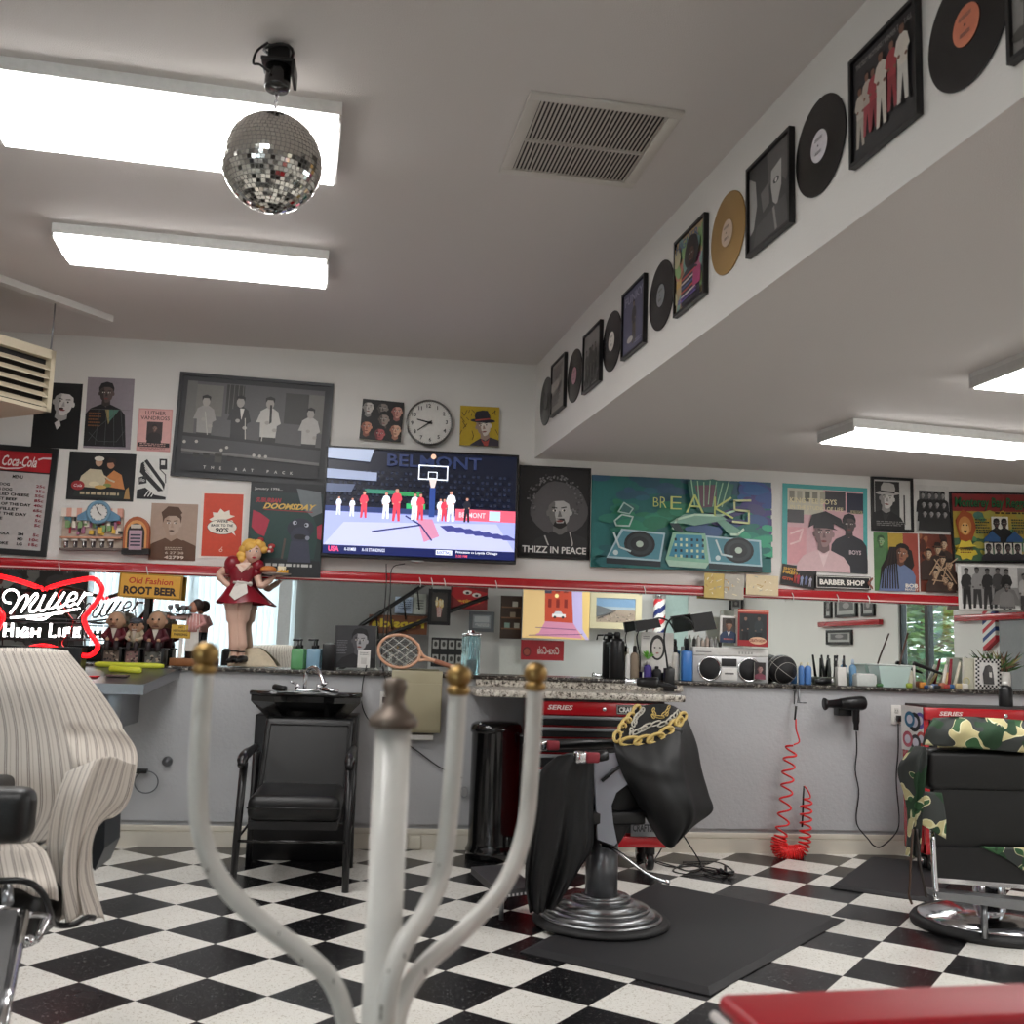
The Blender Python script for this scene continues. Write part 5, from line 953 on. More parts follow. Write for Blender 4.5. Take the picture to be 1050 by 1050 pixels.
# waitress figurine
wy = .05; P = lambda x, y, d=0: B(210+x/7, 545+y/7, wy+d); SKIN = mat('painted_skin', (216, 178, 158), .4); WR = mat('painted_dark_red', (128, 16, 34), .35)
e = thing('waitress_figurine', 'tall blonde waitress figurine in a short red dress holding a plate', 'figurine', P(240, 940))
m = M()
m.tube([P(200, 500), P(205, 600), P(212, 700), P(215, 790), P(212, 880), P(200, 905, -.01)], [.05, .045, .036, .036, .022, .02], SKIN, 14, smooth=24)
m.tube([P(275, 500, .01), P(265, 600, .01), P(250, 690, .01), P(258, 780, .01), P(262, 870, .01), P(255, 905)], [.055, .048, .037, .037, .022, .02], SKIN, 14, smooth=24)
m.tube([P(250, 450), P(255, 390), P(270, 330), P(282, 260), P(285, 225)], [.05, .045, .05, .06, .03], SKIN, 14, smooth=20)
m.tube([P(290, 240), P(310, 205), P(335, 180)], [.022, .02, .02], SKIN, 10)
m.tube([P(150, 270), P(105, 315), P(150, 370), P(205, 405, -.03)], [.024, .022, .018, .014], SKIN, 10, smooth=18); m.sph(P(205, 405, -.03), (.02, .015, .014), SKIN, 10, 6)
m.tube([P(375, 300), P(400, 385, -.02), P(450, 365, -.03), P(500, 325, -.04)], [.024, .022, .018, .013], SKIN, 10, smooth=18)
for i in range(5): m.tube([P(495, 328, -.04), P(515+i*4, 318, -.06+i*.012), P(540+i*5, 316, -.07+i*.018)], [.006, .005, .004], SKIN, 6)
hc = P(350, 155, -.005); m.sph(hc, (.05, .05, .062), SKIN, 20, 14); m.sph(hc+V((.012, -.05, -.008)), (.007, .009, .01), SKIN, 8, 6)
m.build('body', e)
m = M()
for dx in (-.016, .024): m.sph(hc+V((dx, -.045, .008)), (.009, .006, .006), 'e8e4e0', 8, 6); m.sph(hc+V((dx, -.05, .008)), (.004, .003, .005), '2c3a4a', 8, 6); m.tube([hc+V((dx-.01, -.045, .022)), hc+V((dx, -.049, .026)), hc+V((dx+.01, -.045, .022))], .002, '6a4426', 5)
m.sph(hc+V((.012, -.047, -.03)), (.014, .006, .006), 'a82030', 10, 6); m.build('face_details', e)
m = M(); m.tube([P(205, 235), P(275, 300), P(270, 350), P(265, 345)], [.03, .06, .052, .05], WR, 16) if 0 else None
m.lathe([(.098, 0), (.092, .015), (.05, .115), (.047, .125)], WR, P(285, 530)+V((-.01, .0, -.0)), 24) if 0 else None
bc = P(262, 400); rows = [(-.098, .112, P(270, 530)), (0, 0, 0)]
def ring(px, py, rx, ry, n=24, wob=0): c0 = P(px, py); return [c0+V((rx*math.cos(2*PI*i/n)*(1), ry*math.sin(2*PI*i/n), wob*math.sin(8*PI*i/n))) for i in range(n)]
rs = [ring(280, 515, .165, .11, wob=.008), ring(268, 460, .12, .09, wob=.003), ring(255, 385, .068, .052), ring(262, 345, .064, .05), ring(272, 290, .085, .062), ring(276, 255, .08, .05)]
vs = [p for r in rs for p in r]; m.add(vs, [(i*24+j, i*24+(j+1) % 24, (i+1)*24+(j+1) % 24, (i+1)*24+j) for i in range(5) for j in range(24)], WR, True)
m.sph(P(200, 235), (.05, .045, .055), WR, 14, 10); m.sph(P(170, 270), (.032, .03, .035), WR, 12, 8); m.sph(P(380, 250), (.04, .04, .045), WR, 14, 10); m.sph(P(372, 295), (.035, .035, .035), WR, 12, 8); m.build('red_dress', e)
m = M(); m.add([P(235, 350, -.056), P(300, 372, -.058), P(308, 440, -.09), P(215, 492, -.11), P(175, 455, -.085), P(205, 400, -.06)], [(0, 1, 2, 3, 4, 5)], 'ddd8d0'); m.tube([P(205, 365, -.045), P(270, 365, -.058), P(335, 380, -.03)], .008, 'ddd8d0', 8); m.sph(P(325, 378, -.03), (.014, .01, .016), 'ddd8d0', 8, 6)
m.add([P(222, 235, -.058), P(300, 220, -.045), P(335, 228, -.05), P(300, 262, -.068), P(262, 296, -.07)], [(0, 1, 2, 3, 4)], 'dcc0b0'); m.build('apron', e)
m = M(); HY = mat('painted_blonde', (224, 176, 84), .45)
for x, y, r, d in ((350, 105, .05, .01), (290, 130, .04, .01), (270, 170, .036, .01), (262, 195, .028, 0), (320, 90, .04, .0), (400, 100, .034, 0), (425, 130, .028, 0), (385, 85, .03, -.01), (330, 115, .04, -.02), (300, 95, .03, 0)): m.sph(P(x, y, d), (r, r*.9, r*.85), HY, 12, 8)
m.build('hair', e)
m = M()
for x, y in ((400, 60), (375, 75), (480, 105), (470, 135)): m.sph(P(x, y, -.01), (.022, .012, .016), 'a83434', 10, 6); m.sph(P(x-8, y+8, -.02), (.01, .008, .008), 'e4dcd4', 8, 6)
m.build('hair_bow', e); m = M()
for c0 in (P(205, 915, -.02), P(262, 915, -.01)): m.tube([c0+V((.02, .03, 0)), c0, c0+V((-.025, -.05, -.012))], [.02, .022, .014], BLACK, 10, smooth=10)
for x, y in ((214, 858), (258, 862)): c0 = P(x, y); m.tube([c0+V((.025*math.cos(i*PI/6), .025*math.sin(i*PI/6), 0)) for i in range(12)], .004, BLACK, 6, True)
m.build('shoes', e)
m = M(); c0 = P(515, 312, -.05); m.lathe([(.06, 0), (.085, .006), (.086, .01), (.02, .006)], 'b8a8a0', c0, 24); m.build('plate', e)
m = M(); m.sph(c0+V((-.05, 0, .03)), (.05, .03, .024), 'c87c38', 14, 8); m.sph(c0+V((-.05, -.012, .02)), (.05, .028, .012), '8c4a24', 12, 6)
for i in range(9): m.tube([c0+V((.0+.008*i, -.02+.004*(i % 4), .01)), c0+V((.02+.006*i, -.03, .018+.006*(i % 3)))], .006, 'e0a838', 5)
for i in range(3): m.cyl(c0+V((.01+.016*i, .02, .01)), c0+V((.01+.016*i, .02, .055)), .009, 'e8dcc0', 8)
m.build('toy_meal', e)
m = M(); a2 = B(233, 683, .12); m.sheet([[(236, 668, .14), (262, 664, .14), (272, 668, .13)], [(234, 676, .1), (262, 672, .08), (280, 677, .1)], [(233, 683, .08), (262, 684, .05), (284, 684, .08)]], mat('cream_spotted_cloth', (206, 192, 166), .8, noise=.2, nscale=60), 14, 10, .01); tag(m.build('folded_cloth'), 'folded cream cloth on the ledge behind the waitress figurine\'s shoes', 'cloth')
bottle('hair_product_bottle', 298, 311, 655, 684, .08, mat('green_liquid', (120, 190, 130), .15, trans=.3), BLACK, 'green liquid bottle with a black pump beside the blue one', square=True, pump=True, capf=.32, group='pump bottles on the ledge')
bottle('hair_product_bottle', 314, 328, 655, 684, .08, mat('blue_liquid', (150, 190, 214), .15, trans=.3), BLACK, 'pale blue liquid bottle with a black pump beside the green one', square=True, pump=True, capf=.32, group='pump bottles on the ledge')
a2, b2 = B(330, 684, .08), B(343, 684, .08); m = M(); m.box((a2.x, .04, ZL), (b2.x, .14, B(336, 660, .08).z), BLACK, .004); tag(m.build('black_box'), 'plain black box right of the pale blue bottle', 'box')
LPL = (V((0, .1, 0)), V((1, 0, 0)), V((0, 0, 1)), V((0, -1, 0)))
def GP(A): A.rect(0, 0, 1, 1, '3c3c3f'); A.textlines(.05, .32, .35, .7, 7, '7c7c80', .4); A.bust(.6, .36, .24, 'a8a6a8', '58565a', '1a1a1c', '232326', style='short', tilt=.05)
plate('standing_print', 'grey standing print of a man in profile on the ledge below the television', 'picture', LPL, [(344, 641), (386, 642), (385, 685), (343, 684)], GP, .012, gap=0)
plate('price_card', 'small white card leaning on the grey portrait print', 'card', (V((0, .06, 0)), V((1, 0, 0)), V((0, 0, 1)), V((0, -1, 0))), [(367.5, 666), (380, 666.5), (379, 685), (366, 684.5)], lambda A: (A.rect(0, 0, 1, 1, 'e6e4e0'), A.textlines(.15, .85, .15, .35, 2, '8a8886', .4), A.rect(.28, .45, .72, .8, 'cfccc8')), .004, gap=0)
# tennis racket
def rk(x, y, d=0): return B(360+x/7, 650+y/7, .03+d)
e = thing('tennis_racket', 'old tan wooden racket with loose strings lying along the ledge', 'racket', rk(340, 245)); RKM = mat('tan_racket_wood', (222, 172, 142), .4)
m = M(); el = [(345+150*math.cos(t), 125+118*math.sin(t)+8*math.cos(t)) for t in [i*PI/24 for i in range(48)]]
m.tube([rk(*p) for p in el], .009, RKM, 8, True); m.tube([rk(480, 70), rk(495, 120), rk(530, 165), rk(600, 190)], .009, RKM, 8, smooth=12); m.tube([rk(470, 190), rk(500, 190), rk(540, 185), rk(600, 195)], .009, RKM, 8, smooth=12); m.tube([rk(560, 180), rk(720, 235)], [.011, .013], RKM, 8); m.build('frame', e)
m = M(); m.tube([rk(600, 193), rk(740, 242)], .015, mat('worn_leather_grip', (170, 112, 88), .6), 10); m.build('grip', e); m = M()
for i in range(-7, 8):
    for (dx, dy) in ((1, .75), (1, -.75)):
        # clip a line through the oval
        L2_ = math.hypot(dx, dy); nx, ny = -dy/L2_, dx/L2_; o = i*17; cx0, cy0 = 345+nx*o, 125+ny*o; pts = [t for t in range(-200, 201, 4) if ((cx0+dx/L2_*t-345)/150)**2+((cy0+dy/L2_*t-125)/118)**2 < 1]
        if len(pts) > 2: m.tube([rk(cx0+dx/L2_*pts[0], cy0+dy/L2_*pts[0]), rk(cx0+dx/L2_*pts[-1], cy0+dy/L2_*pts[-1])], .0016 if i % 3 else .003, 'c4c2bc' if i % 3 == 0 else '6c6a68', 4)
m.build('strings', e)
# disinfectant jar
e = thing('disinfectant_jar', 'tall glass jar of pale blue liquid with a steel lid', 'jar', B(483, 685, .09)); a2, b2 = B(475, 685, .09), B(492, 685, .09); cx = (a2.x+b2.x)/2; r = (b2.x-a2.x)/2; zt = B(483, 652, .09).z
m = M(); m.lathe([(r*.95, 0), (r, .01), (r, (zt-ZL)*.95), (r*.9, zt-ZL)], mat('jar_glass', (190, 226, 232), .03, trans=.85), (cx, .09, ZL), 20); m.build('glass', e)
m = M(); m.lathe([(r*1.02, 0), (r*1.02, .015), (r*.3, .02), (r*.25, .035)], CHROME, (cx, .09, zt), 20); m.build('lid', e); m = M(); m.box((cx-.02, .075, ZL+.02), (cx+.02, .1, ZL+.09), BLACK, .004); m.cyl((cx, .09, ZL+.02), (cx, .09, zt), .003, STEEL, 8); m.build('comb_rack', e)
a2, b2 = B(433, 640, .14), B(450, 640, .14)
# ---------------------------------------------------------------- granite desk over the tool chest
def box_thing(name, label, cat, a, b, mt, bev=.003, group=None): return tag(M().box(a, b, mt, bev).build(name), label, cat, group)
zd = .972; dx0 = B(488, 710, -.6).x; dx1 = B(703, 717, -.6).x
e = thing('granite_desk', 'speckled granite worktop jutting from the ledge over the tool chest', 'worktop', ((dx0+dx1)/2, -.3, zd-.04))
m = M(); m.box((dx0, -.6, zd-.038), (dx1, -.004, zd), GRANITE, .006); m.build('slab', e); m = M(); m.box((B(488, 690, -.01).x, -.022, zd), (B(700, 697, -.01).x, -.002, 1.035), GRANITE, .002); m.build('backsplash', e)
# flask, cups and bottles at the right end of the desk
bottle('thermos_flask', 624.5, 640, 648, 692, .08, BLACK, BLACK, 'tall black thermos flask on the ledge behind the granite worktop', 'flask', shape=[(.9, 0), (1, .02), (1, .9), (.8, 1)], capf=.14)
m = M(); c0 = B(620, 651, .08); m.tube([B(630, 651, .08), c0, B(619, 656, .08)], .006, BLACK, 8)
tag(m.build('flask_handle_strap'), 'short black strap beside the top of the thermos flask', 'strap')
bottle('spray_bottle', 698.5, 709, 655, 697, .05, mat('bright_blue_plastic', (60, 122, 196), .3), BLACK, 'bright blue spray bottle left of the silver boombox', capf=.28, square=True)
plate('poster_card', 'white card with an oval pencil portrait standing among the barber tools', 'picture', LPL, [(658, 648), (691, 649), (690, 690), (657, 689)], lambda A: (A.rect(0, 0, 1, 1, 'dcd9d4'), A.ell(.5, .38, .24, .32, '2a2828'), A.ell(.5, .4, .17, .25, 'd4cec8'), A.ell(.42, .38, .03, .02, '3a3634'), A.ell(.58, .38, .03, .02, '3a3634'), A.ell(.5, .52, .05, .02, 'a06a64'), A.textlines(.05, .25, .1, .2, 2, '8c8884')), .01, gap=0)
for k, (x0, x1, yt, yb, c, nm, lb) in enumerate(((641, 646, 664, 690, 'e4e2de', 'white_tube', 'slim white tube standing right of the thermos'), (646, 655, 662, 690, '8c7c6a', 'brown_canister', 'brown canister standing among the barber tools'), (660, 668, 678, 692, '4c3c8c', 'purple_tub', 'small purple tub in front of the oval portrait card'), (669, 678, 683, 693, '1c1c1e', 'black_tub', 'small black tub next to the purple tub'), (683, 690, 680, 693, '2a2a2c', 'clipper_stand', 'dark clipper stand at the foot of the lamp arm'), (688, 697, 662, 678, 'd8d4cc', 'white_clipper', 'pale hair clipper held up beside the blue spray bottle'))):
    bottle(nm, x0, x1, yt, yb, .05+.01*k, c, '1c1c1e' if k % 2 else 'c8c4be', lb, 'container')
m = M(); R = random.Random(3)
for i in range(16): a = R.uniform(-1.3, 1.3); c0 = B(664, 676, .06); m.add([c0, c0+V((math.sin(a)*.03+.008, R.uniform(-.02, .02), math.cos(a)*.04)), c0+V((math.sin(a)*.05, R.uniform(-.03, .03), math.cos(a)*.05+.01))], [(0, 1, 2)], '7cc44c')
tag(m.build('tiny_plant'), 'tiny bright green sprig in front of the oval portrait card', 'plant')
# gooseneck arm with a black tablet
e = thing('gooseneck_lamp', 'black gooseneck arm bending over the tools with a dark head', 'lamp', B(687, 705, -.05)); m = M(); m.tube([B(686, 706, -.06), B(684, 680, -.05), B(681, 655, -.05), B(685, 638, -.05), B(695, 632, -.05), B(706, 635, -.05), B(712, 644, -.05)], .006, BLACK, 8, smooth=36); m.build('arm', e)
m = M(); m.box((B(681, 700, -.06).x, -.08, zd), (B(691, 700, -.06).x, -.03, B(686, 685, -.06).z), BLACK, .006); m.build('clamp', e)
m = M(); vs = [B(709, 630, -.06), B(730, 627, -.06), B(735, 645, -.06), B(713, 648, -.06)]; m.add(vs+[p+V((0, .03, 0)) for p in vs], [(0, 1, 2, 3), (4, 5, 6, 7), (0, 1, 5, 4), (1, 2, 6, 5), (2, 3, 7, 6), (3, 0, 4, 7)], BLACK); m.build('dark_head', e)
m = M(); vs = [B(651, 637, .02), B(675, 634, .02), B(678, 643, .02), B(653, 648, .02)]; m.add(vs+[p+V((0, .03, 0)) for p in vs], [(0, 1, 2, 3), (4, 5, 6, 7), (0, 1, 5, 4), (1, 2, 6, 5), (2, 3, 7, 6), (3, 0, 4, 7)], BLACK); m.tube([B(655, 646, .03), B(653, 655, .03), B(656, 672, .03), B(656, 688, .06)], .004, BLACK, 6, smooth=16); m.box((B(650, 690, .06).x, .03, ZL), (B(662, 690, .06).x, .09, ZL+.012), BLACK, .004)
tag(m.build('tablet_holder'), 'small black tablet on a bent stalk left of the gooseneck arm', 'tablet')
# hair dryer lying on the desk
def dryer(name, label, P0, P1, P2, r, body, nose, up=V((0, 0, 1)), cord=None):
    e = thing(name, label, 'hair dryer', P1); d = (P1-P0); m = M(); m.tube([P0+d*.42, P0+d*.7, P1, P1+d*.08, P1+d*.12], [r*.72, r*.9, r, r*.9, r*.6], body, 20); m.build('barrel', e)
    m = M(); m.tube([P0, P0+d*.04, P0+d*.1, P0+d*.45], [r*.85, r*.8, r*.5, r*.68], nose, 20); m.build('nozzle', e); m = M(); q = P0+d*.86; m.tube([q, (q+P2)/2, P2], [r*.55, r*.48, r*.36], body, 12, smooth=10); m.build('handle', e)
    if cord: m = M(); m.tube(cord, .0042, BLACK, 7, smooth=60); m.build('cord', e)
    return e
dz = lambda x, y, h=.04: Bz(x, y, zd+h)
dryer('hair_dryer', 'black and silver hair dryer lying on the granite worktop', B(641, 699, -.3), B(672, 700, -.33), B(694, 705, -.4), .034, BLACK, CHROME)
# ---------------------------------------------------------------- boombox and its toppers
e = thing('boombox', 'silver cassette boombox with two round black speakers on the ledge', 'boombox', B(748, 697, .1)); a2, b2 = B(710.5, 695, .04), B(788.5, 698, .04); z1 = B(750, 664, .04).z; x0, x1 = a2.x, b2.x; SIL = mat('silver_plastic', (196, 196, 196), .3, .35)
m = M(); m.box((x0, .045, ZL), (x1, .17, z1-.055), SIL, .006); m.box((x0-.0, .045, z1-.055), (x1-.0, .17, z1), 'd8d6d2', .006); m.build('case', e)
Wd = x1-x0
for cx in (x0+Wd*.22, x0+Wd*.74):
    m = M(); zc = (ZL+z1-.055)/2; r = (z1-.055-ZL)*.47; m.lathe([(r, .045), (r, .036), (r*.88, .036), (r*.85, .044)], CHROME, (cx, 0, zc), 32, 'y'); m.lathe([(r*.86, .046), (r*.86, .040), (.001, .038)], mat('speaker_mesh', (34, 34, 36), .6, bump=.4, bscale=900), (cx, 0, zc), 32, 'y'); m.build('speaker', e)
m = M(); cx = x0+Wd*.475; m.box((cx-.05, .04, ZL+.10), (cx+.05, .05, z1-.07), '202022', .003); m.box((cx-.055, .041, ZL+.012), (cx+.055, .05, ZL+.09), 'e0deda', .003); m.box((cx-.03, .038, ZL+.05), (cx+.03, .044, ZL+.06), '6a6866'); m.build('cassette_deck', e)
m = M(); m.box((x0+.02, .043, z1-.035), (x0+.12, .05, z1-.028), '8a8886')
for i in range(5): m.box((x0+Wd*.6+.02*i, .043, z1-.04), (x0+Wd*.6+.012+.02*i, .05, z1-.025), 'a8a6a2')
m.build('tuner_strip', e)
zb_ = z1+.001
def bxpx(name, label, cat, x0, x1, yt, z0, y, dep, mt, bev=.003, group=None):
    a, b = B(x0, yt, y), B(x1, yt, y); return tag(M().box((a.x, y, z0), (b.x, y+dep, (a.z+b.z)/2), mt, bev).build(name), label, cat, group)
AF = (V((0, .06, 0)), V((1, 0, 0)), V((0, 0, 1)), V((0, -1, 0)))
def TB(A):
    A.rect(0, 0, 1, 1, '8c1c22'); A.rect(.06, .12, .94, .86, '232a2c'); A.person(.25, .2, .8, '8a6a58', '1c2024', '101214', '141414'); A.person(.68, .18, .85, '6a5a50', '2c3438', '181c1e', '141414'); A.rect(0, .84, 1, 1, 'a02028'); A.ell(.65, .84, .28, .1, 'd8b090'); A.text('DEATH ROW', .65, .84, .08, '7c1418', .5, bold=.03)
    A.rect(0, 0, 1, .1, 'b84a3a'); A.line([(0, .06), (1, .03)], .02, 'e8c8b4')
plate('figure_box', 'dark red boxed toy set with figures, standing on the boombox', 'box', (V((0, .08, 0)), V((1, 0, 0)), V((0, 0, 1)), V((0, -1, 0))), [(757, 624), (788, 626), (788, 663.5), (756, 662)], TB, .07, gap=0)
def WF(A): A.rect(0, 0, 1, 1, 'e4e0dc'); A.rect(.12, .08, .88, .78, '4c4440'); A.bust(.5, .35, .16, '9c7058', '6c4838', '2a1c16', '2c3c5c', 'd8d4d0', style='cap'); A.textlines(.2, .8, .84, .92, 1, 'b05c58', .6)
plate('white_photo_frame', 'white framed colour portrait leaning on the boxed toy set', 'framed picture', (V((0, .055, 0)), V((1, 0, 0)), V((0, 0, 1)), V((0, -1, 0))), [(738.5, 631.5), (756.5, 631.5), (756, 660), (738, 658)], WF, .012, gap=0)
R = random.Random(12)
for i in range(7): x = 710+i*4.4; bottle('clipper_guard', x, x+3.6, 650+R.random()*5, 663, .09, R.choice(['d8d4ce', '9c9a98', '3a3836', 'b8a89c']), 'c8c4be', 'small clutter piece in the row on top of the boombox', 'clipper guard', 'clipper guards on the boombox', base=zb_)
e_ = plate('small_photo', 'small dark framed photo leaning on the right speaker of the boombox', 'framed picture', (V((0, .03, 0)), V((1, 0, 0)), V((0, 0, 1)), V((0, -1, 0))), [(774, 679), (785, 679.5), (785, 697), (773.5, 696.5)], lambda A: (A.rect(0, 0, 1, 1, '2a2426'), A.bust(.5, .4, .2, 'a8807c', '704c4c', '201816', '7c3c4c')), .012, gap=0)
# basketball
c0 = B(802, 685.5, .075); r = 14.7/FOC*(c0-CAM).dot(_f); c0.z = ZL+r; e = thing('basketball', 'black basketball with pale seams on the ledge', 'ball', (c0.x, c0.y, ZL)); m = M(); m.sph(c0, r, mat('black_rubber', (24, 24, 26), .5, bump=.3, bscale=600), 36, 24); m.build('ball', e); m = M()
rot = Matrix.Rotation(.5, 3, 'Y') @ Matrix.Rotation(.35, 3, 'Z') @ Matrix.Rotation(.3, 3, 'X')
def seam(f): m.tube([c0+rot @ V(f(t)).normalized()*r*1.003 for t in [i*PI/24 for i in range(48)]], .0016, 'b8b4ae', 5, True)
seam(lambda t: (math.cos(t), math.sin(t), 0)); seam(lambda t: (math.cos(t), 0, math.sin(t)))
for sg in (-1, 1): seam(lambda t: (.62*math.cos(t), sg*(.8-.35*abs(math.cos(t))**2), math.sin(t)))
m.build('seams', e)
for k, (x0, x1) in enumerate(((818.5, 824.5), (825, 832))): bottle('talc_bottle', x0, x1, 679, 700, .06+.01*k, mat('blue_plastic', (84, 128, 190), .35), 'e0d8bc', ('narrower blue bottle with a cream cap beside the basketball', 'wider blue bottle with a cream cap, right of its twin')[k], group='blue bottles beside the basketball', capf=.15)
# tools and clutter to the right
def clutter(name, label, cat, x0, x1, yt, yb, y, parts):
    e = thing(name, label, cat, V((B((x0+x1)/2, yb, y).x, y, ZL))); a, b = B(x0, yb, y).x, B(x1, yb, y).x; z = B((x0+x1)/2, yt, y).z
    for nm, f in parts: m = M(); f(m, a, b, ZL, z, y); m.build(nm, e)
    return e
clutter('clipper', 'black hair clipper lying on its side on the ledge', 'clipper', 836, 852, 691, 700, .06, [('body', lambda m, a, b, z0, z1, y: m.tube([(a, y, z0+.02), (a+.04, y, z0+.024), (b, y, z0+.03)], [.012, .022, .018], BLACK, 12)), ('blade', lambda m, a, b, z0, z1, y: m.box((b-.004, y-.018, z0+.015), (b+.012, y+.018, z0+.045), CHROME, .002))])
clutter('trimmer_rack', 'small rack of trimmers and combs behind the clipper', 'rack', 843, 868, 672, 699, .12, [('base', lambda m, a, b, z0, z1, y: m.box((a, y-.03, z0), (b, y+.04, z0+.05), '6c7064', .006)), ('tools', lambda m, a, b, z0, z1, y: [m.tube([(a+(b-a)*(i+.5)/5, y, z0+.04), (a+(b-a)*(i+.5)/5+.02*(i % 3-1), y, z1-.02*(i % 2))], [.01, .007], ['1c1c1e', '3a3c3a', '1c1c1e', '8c8c88', '26282a'][i], 8) for i in range(5)])])
bxpx('white_box', 'small white upright box in front of the trimmer rack', 'box', 859, 868, 684, ZL, .05, .05, 'd8d6d0')
clutter('wipe_tray', 'flat pale tray of wipes on the ledge left of the clear bin', 'tray', 877, 897, 692, 702, .06, [('tray', lambda m, a, b, z0, z1, y: m.box((a, y-.03, z0), (b, y+.05, z1), 'c8ccc8', .006)), ('lid', lambda m, a, b, z0, z1, y: m.box((a+.01, y-.02, z1), (b-.01, y+.04, z1+.008), 'e2e2de', .003))])
bottle('blue_mist_bottle', 871, 878, 676, 699, .12, mat('pale_blue_clear', (130, 176, 214), .1, trans=.4), 'b8c8d8', 'pale blue clear spray bottle behind the trimmer rack')
def bin_(m, a, b, z0, z1, y):
    n = 4; A0 = [(a+.03, y-.05), (b-.03, y-.05), (b-.03, y+.07), (a+.03, y+.07)]; A1 = [(a, y-.07), (b, y-.07), (b, y+.09), (a, y+.09)]
    for k in range(4): p, q = A0[k], A0[(k+1) % 4]; r_, s_ = A1[k], A1[(k+1) % 4]; m.add([(*p, z0), (*q, z0), (*s_, z1), (*r_, z1)], [(0, 1, 2, 3)], mat('milky_plastic', (206, 226, 220), .25, trans=.35))
    m.add([(*p, z0+.003) for p in A0], [(0, 1, 2, 3)], 'c8d4d0'); m.tube([(*p, z1) for p in A1], .005, 'e4ece8', 6, True)
clutter('clear_bin', 'clear milky plastic bin on the ledge in front of the mirrored window', 'bin', 896, 930, 682, 702, .08, [('bin', bin_)])
m = M(); m.tube([B(918, 700, .03), B(924, 675, .04), B(931, 649, .06)], [.005, .006, .006], mat('dark_brown_wood', (74, 48, 38), .5), 8); tag(m.build('wooden_rod'), 'thin dark brown rod leaning against the clear bin', 'rod')
bottle('cream_bottle', 930, 936, 682, 704, .06, 'c8c4b0', 'd8d4c4', 'small cream bottle beside the thin brown rod')
m = M(); m.tube([B(936, 680, .08), B(945, 683, .07), B(958, 688, .06), B(966, 691, .06)], [.014, .012, .01, .008], BLACK, 10, smooth=16); p = B(937, 681, .08); m.cyl((p.x, .08, ZL), (p.x, .08, p.z), .008, 'd8d4cc', 10); tag(m.build('massage_gun'), 'black handheld massager lying across the ledge clutter', 'massager')
R = random.Random(4); cs = ['3c6c3c', '98a83c', 'd08838', '2c4c7c', '5c6c8c', 'a8644c', 'd8d4cc', '2c5c8c', 'c8b488', '1c1c1e', 'a83c34', 'e4e0d8']; nm_ = ['dark green', 'lime green', 'orange', 'navy', 'slate', 'brick', 'white', 'blue', 'sand', 'black', 'red', 'cream']
for i in range(12):
    x = (902, 932, 946, 951, 958, 966, 953, 975, 983, 961, 971, 989)[i]; c0 = B(x, 704, .02+.01*(i % 3)); m = M(); m.box((c0.x-.022, c0.y-.012, ZL), (c0.x+.022, c0.y+.012, ZL+.022+.008*(i % 3)), cs[i], .008); tag(m.build('hair_clip'), nm_[i]+' plastic hair clip in the row along the front of the ledge', 'hair clip', 'hair clips along the ledge')
for i, (x0, x1, yt, c) in enumerate(((966, 972, 682, 'e0d8cc'), (973, 977, 676, '8c2434'), (978, 986, 679, 'd8d0bc'), (968, 974, 690, 'c8a878'))):
    c0 = B(x0, 704, .09); c1 = B(x1, yt, .1); m = M(); m.tube([(c0.x, .09, ZL), (c1.x, .12, c1.z)], [.012, .009], c, 8); tag(m.build('comb_tool'), ('pale', 'dark red', 'cream', 'tan')[i]+' styling comb standing in the pot of the ledge clutter', 'comb', 'styling combs on the ledge')
plate('cream_photo_stand', 'cream leaning photo stand seen edge-on left of the chequered frame', 'stand', LPL, [(990, 675), (1000, 675), (1000, 707), (986, 706.5)], lambda A: A.rect(0, 0, 1, 1, 'c8c6b4'), .02, gap=0)
m = M(); c0 = B(991, 700, .05); m.tube([c0+V((.022*math.cos(t), 0, .022*math.sin(t)+.01)) for t in [i*PI/8 for i in range(16)]], .004, 'c8c090', 6, True); tag(m.build('tape_ring'), 'small cream ring of tape at the foot of the photo stand', 'tape')
def CK(A):
    A.rect(0, 0, 1, 1, 'e6e4e0'); n = 13
    for i in range(n):
        for j in range(n+2):
            if (i+j) % 2 and (i < 2 or i > n-3 or j < 2 or j > n-1): A.rect(i/n, j/(n+2), (i+1)/n, (j+1)/(n+2), '161616')
    A.poly([(.3, .84), (.25, .5), (.35, .25), (.5, .2), (.62, .25), (.68, .5), (.72, .84)], '4c4a4a'); A.poly([(.5, .35), (.62, .45), (.62, .62), (.52, .6)], 'dcdad6'); A.ell(.55, .35, .1, .1, '5c5a5a')
plate('chequered_photo_frame', 'photo in a black and white chequered frame at the right end of the ledge', 'framed picture', (V((0, .06, 0)), V((1, 0, 0)), V((0, 0, 1)), V((0, -1, 0))), [(1000.5, 675), (1026, 676), (1025.5, 707), (1000, 706)], CK, .015, gap=0)
e = thing('potted_plant', 'small spiky green plant in a white pot behind the chequered frame', 'plant', B(1028, 700, .12)); m = M(); c0 = B(1030, 700, .12); m.lathe([(.03, 0), (.04, .03), (.042, .09), (.036, .12)], 'dcd9d2', (c0.x, .12, ZL), 20); m.build('pot', e); m = M(); R = random.Random(5)
for i in range(70):
    a = R.random()*6.28; el_ = R.uniform(.3, 1.4); L_ = R.uniform(.06, .15); d = V((math.cos(a)*math.cos(el_)*1.6, math.sin(a)*math.cos(el_)*.5, math.sin(el_))); s0 = V((c0.x-.02+R.uniform(-.05, .05), .12, ZL+.11+R.uniform(0, .04))); q = d.cross(V((0, 1, 0))).normalized()*.007; tip = s0+d*L_; mid = s0+d*L_*.5
    m.add([s0-q*.4, mid-q, tip, mid+q, s0+q*.4], [(0, 1, 2, 3, 4)], R.choice(['3c5c30', '5a7440', '2a4424', '8c8450', '6c4c38']))
m.build('leaves', e)
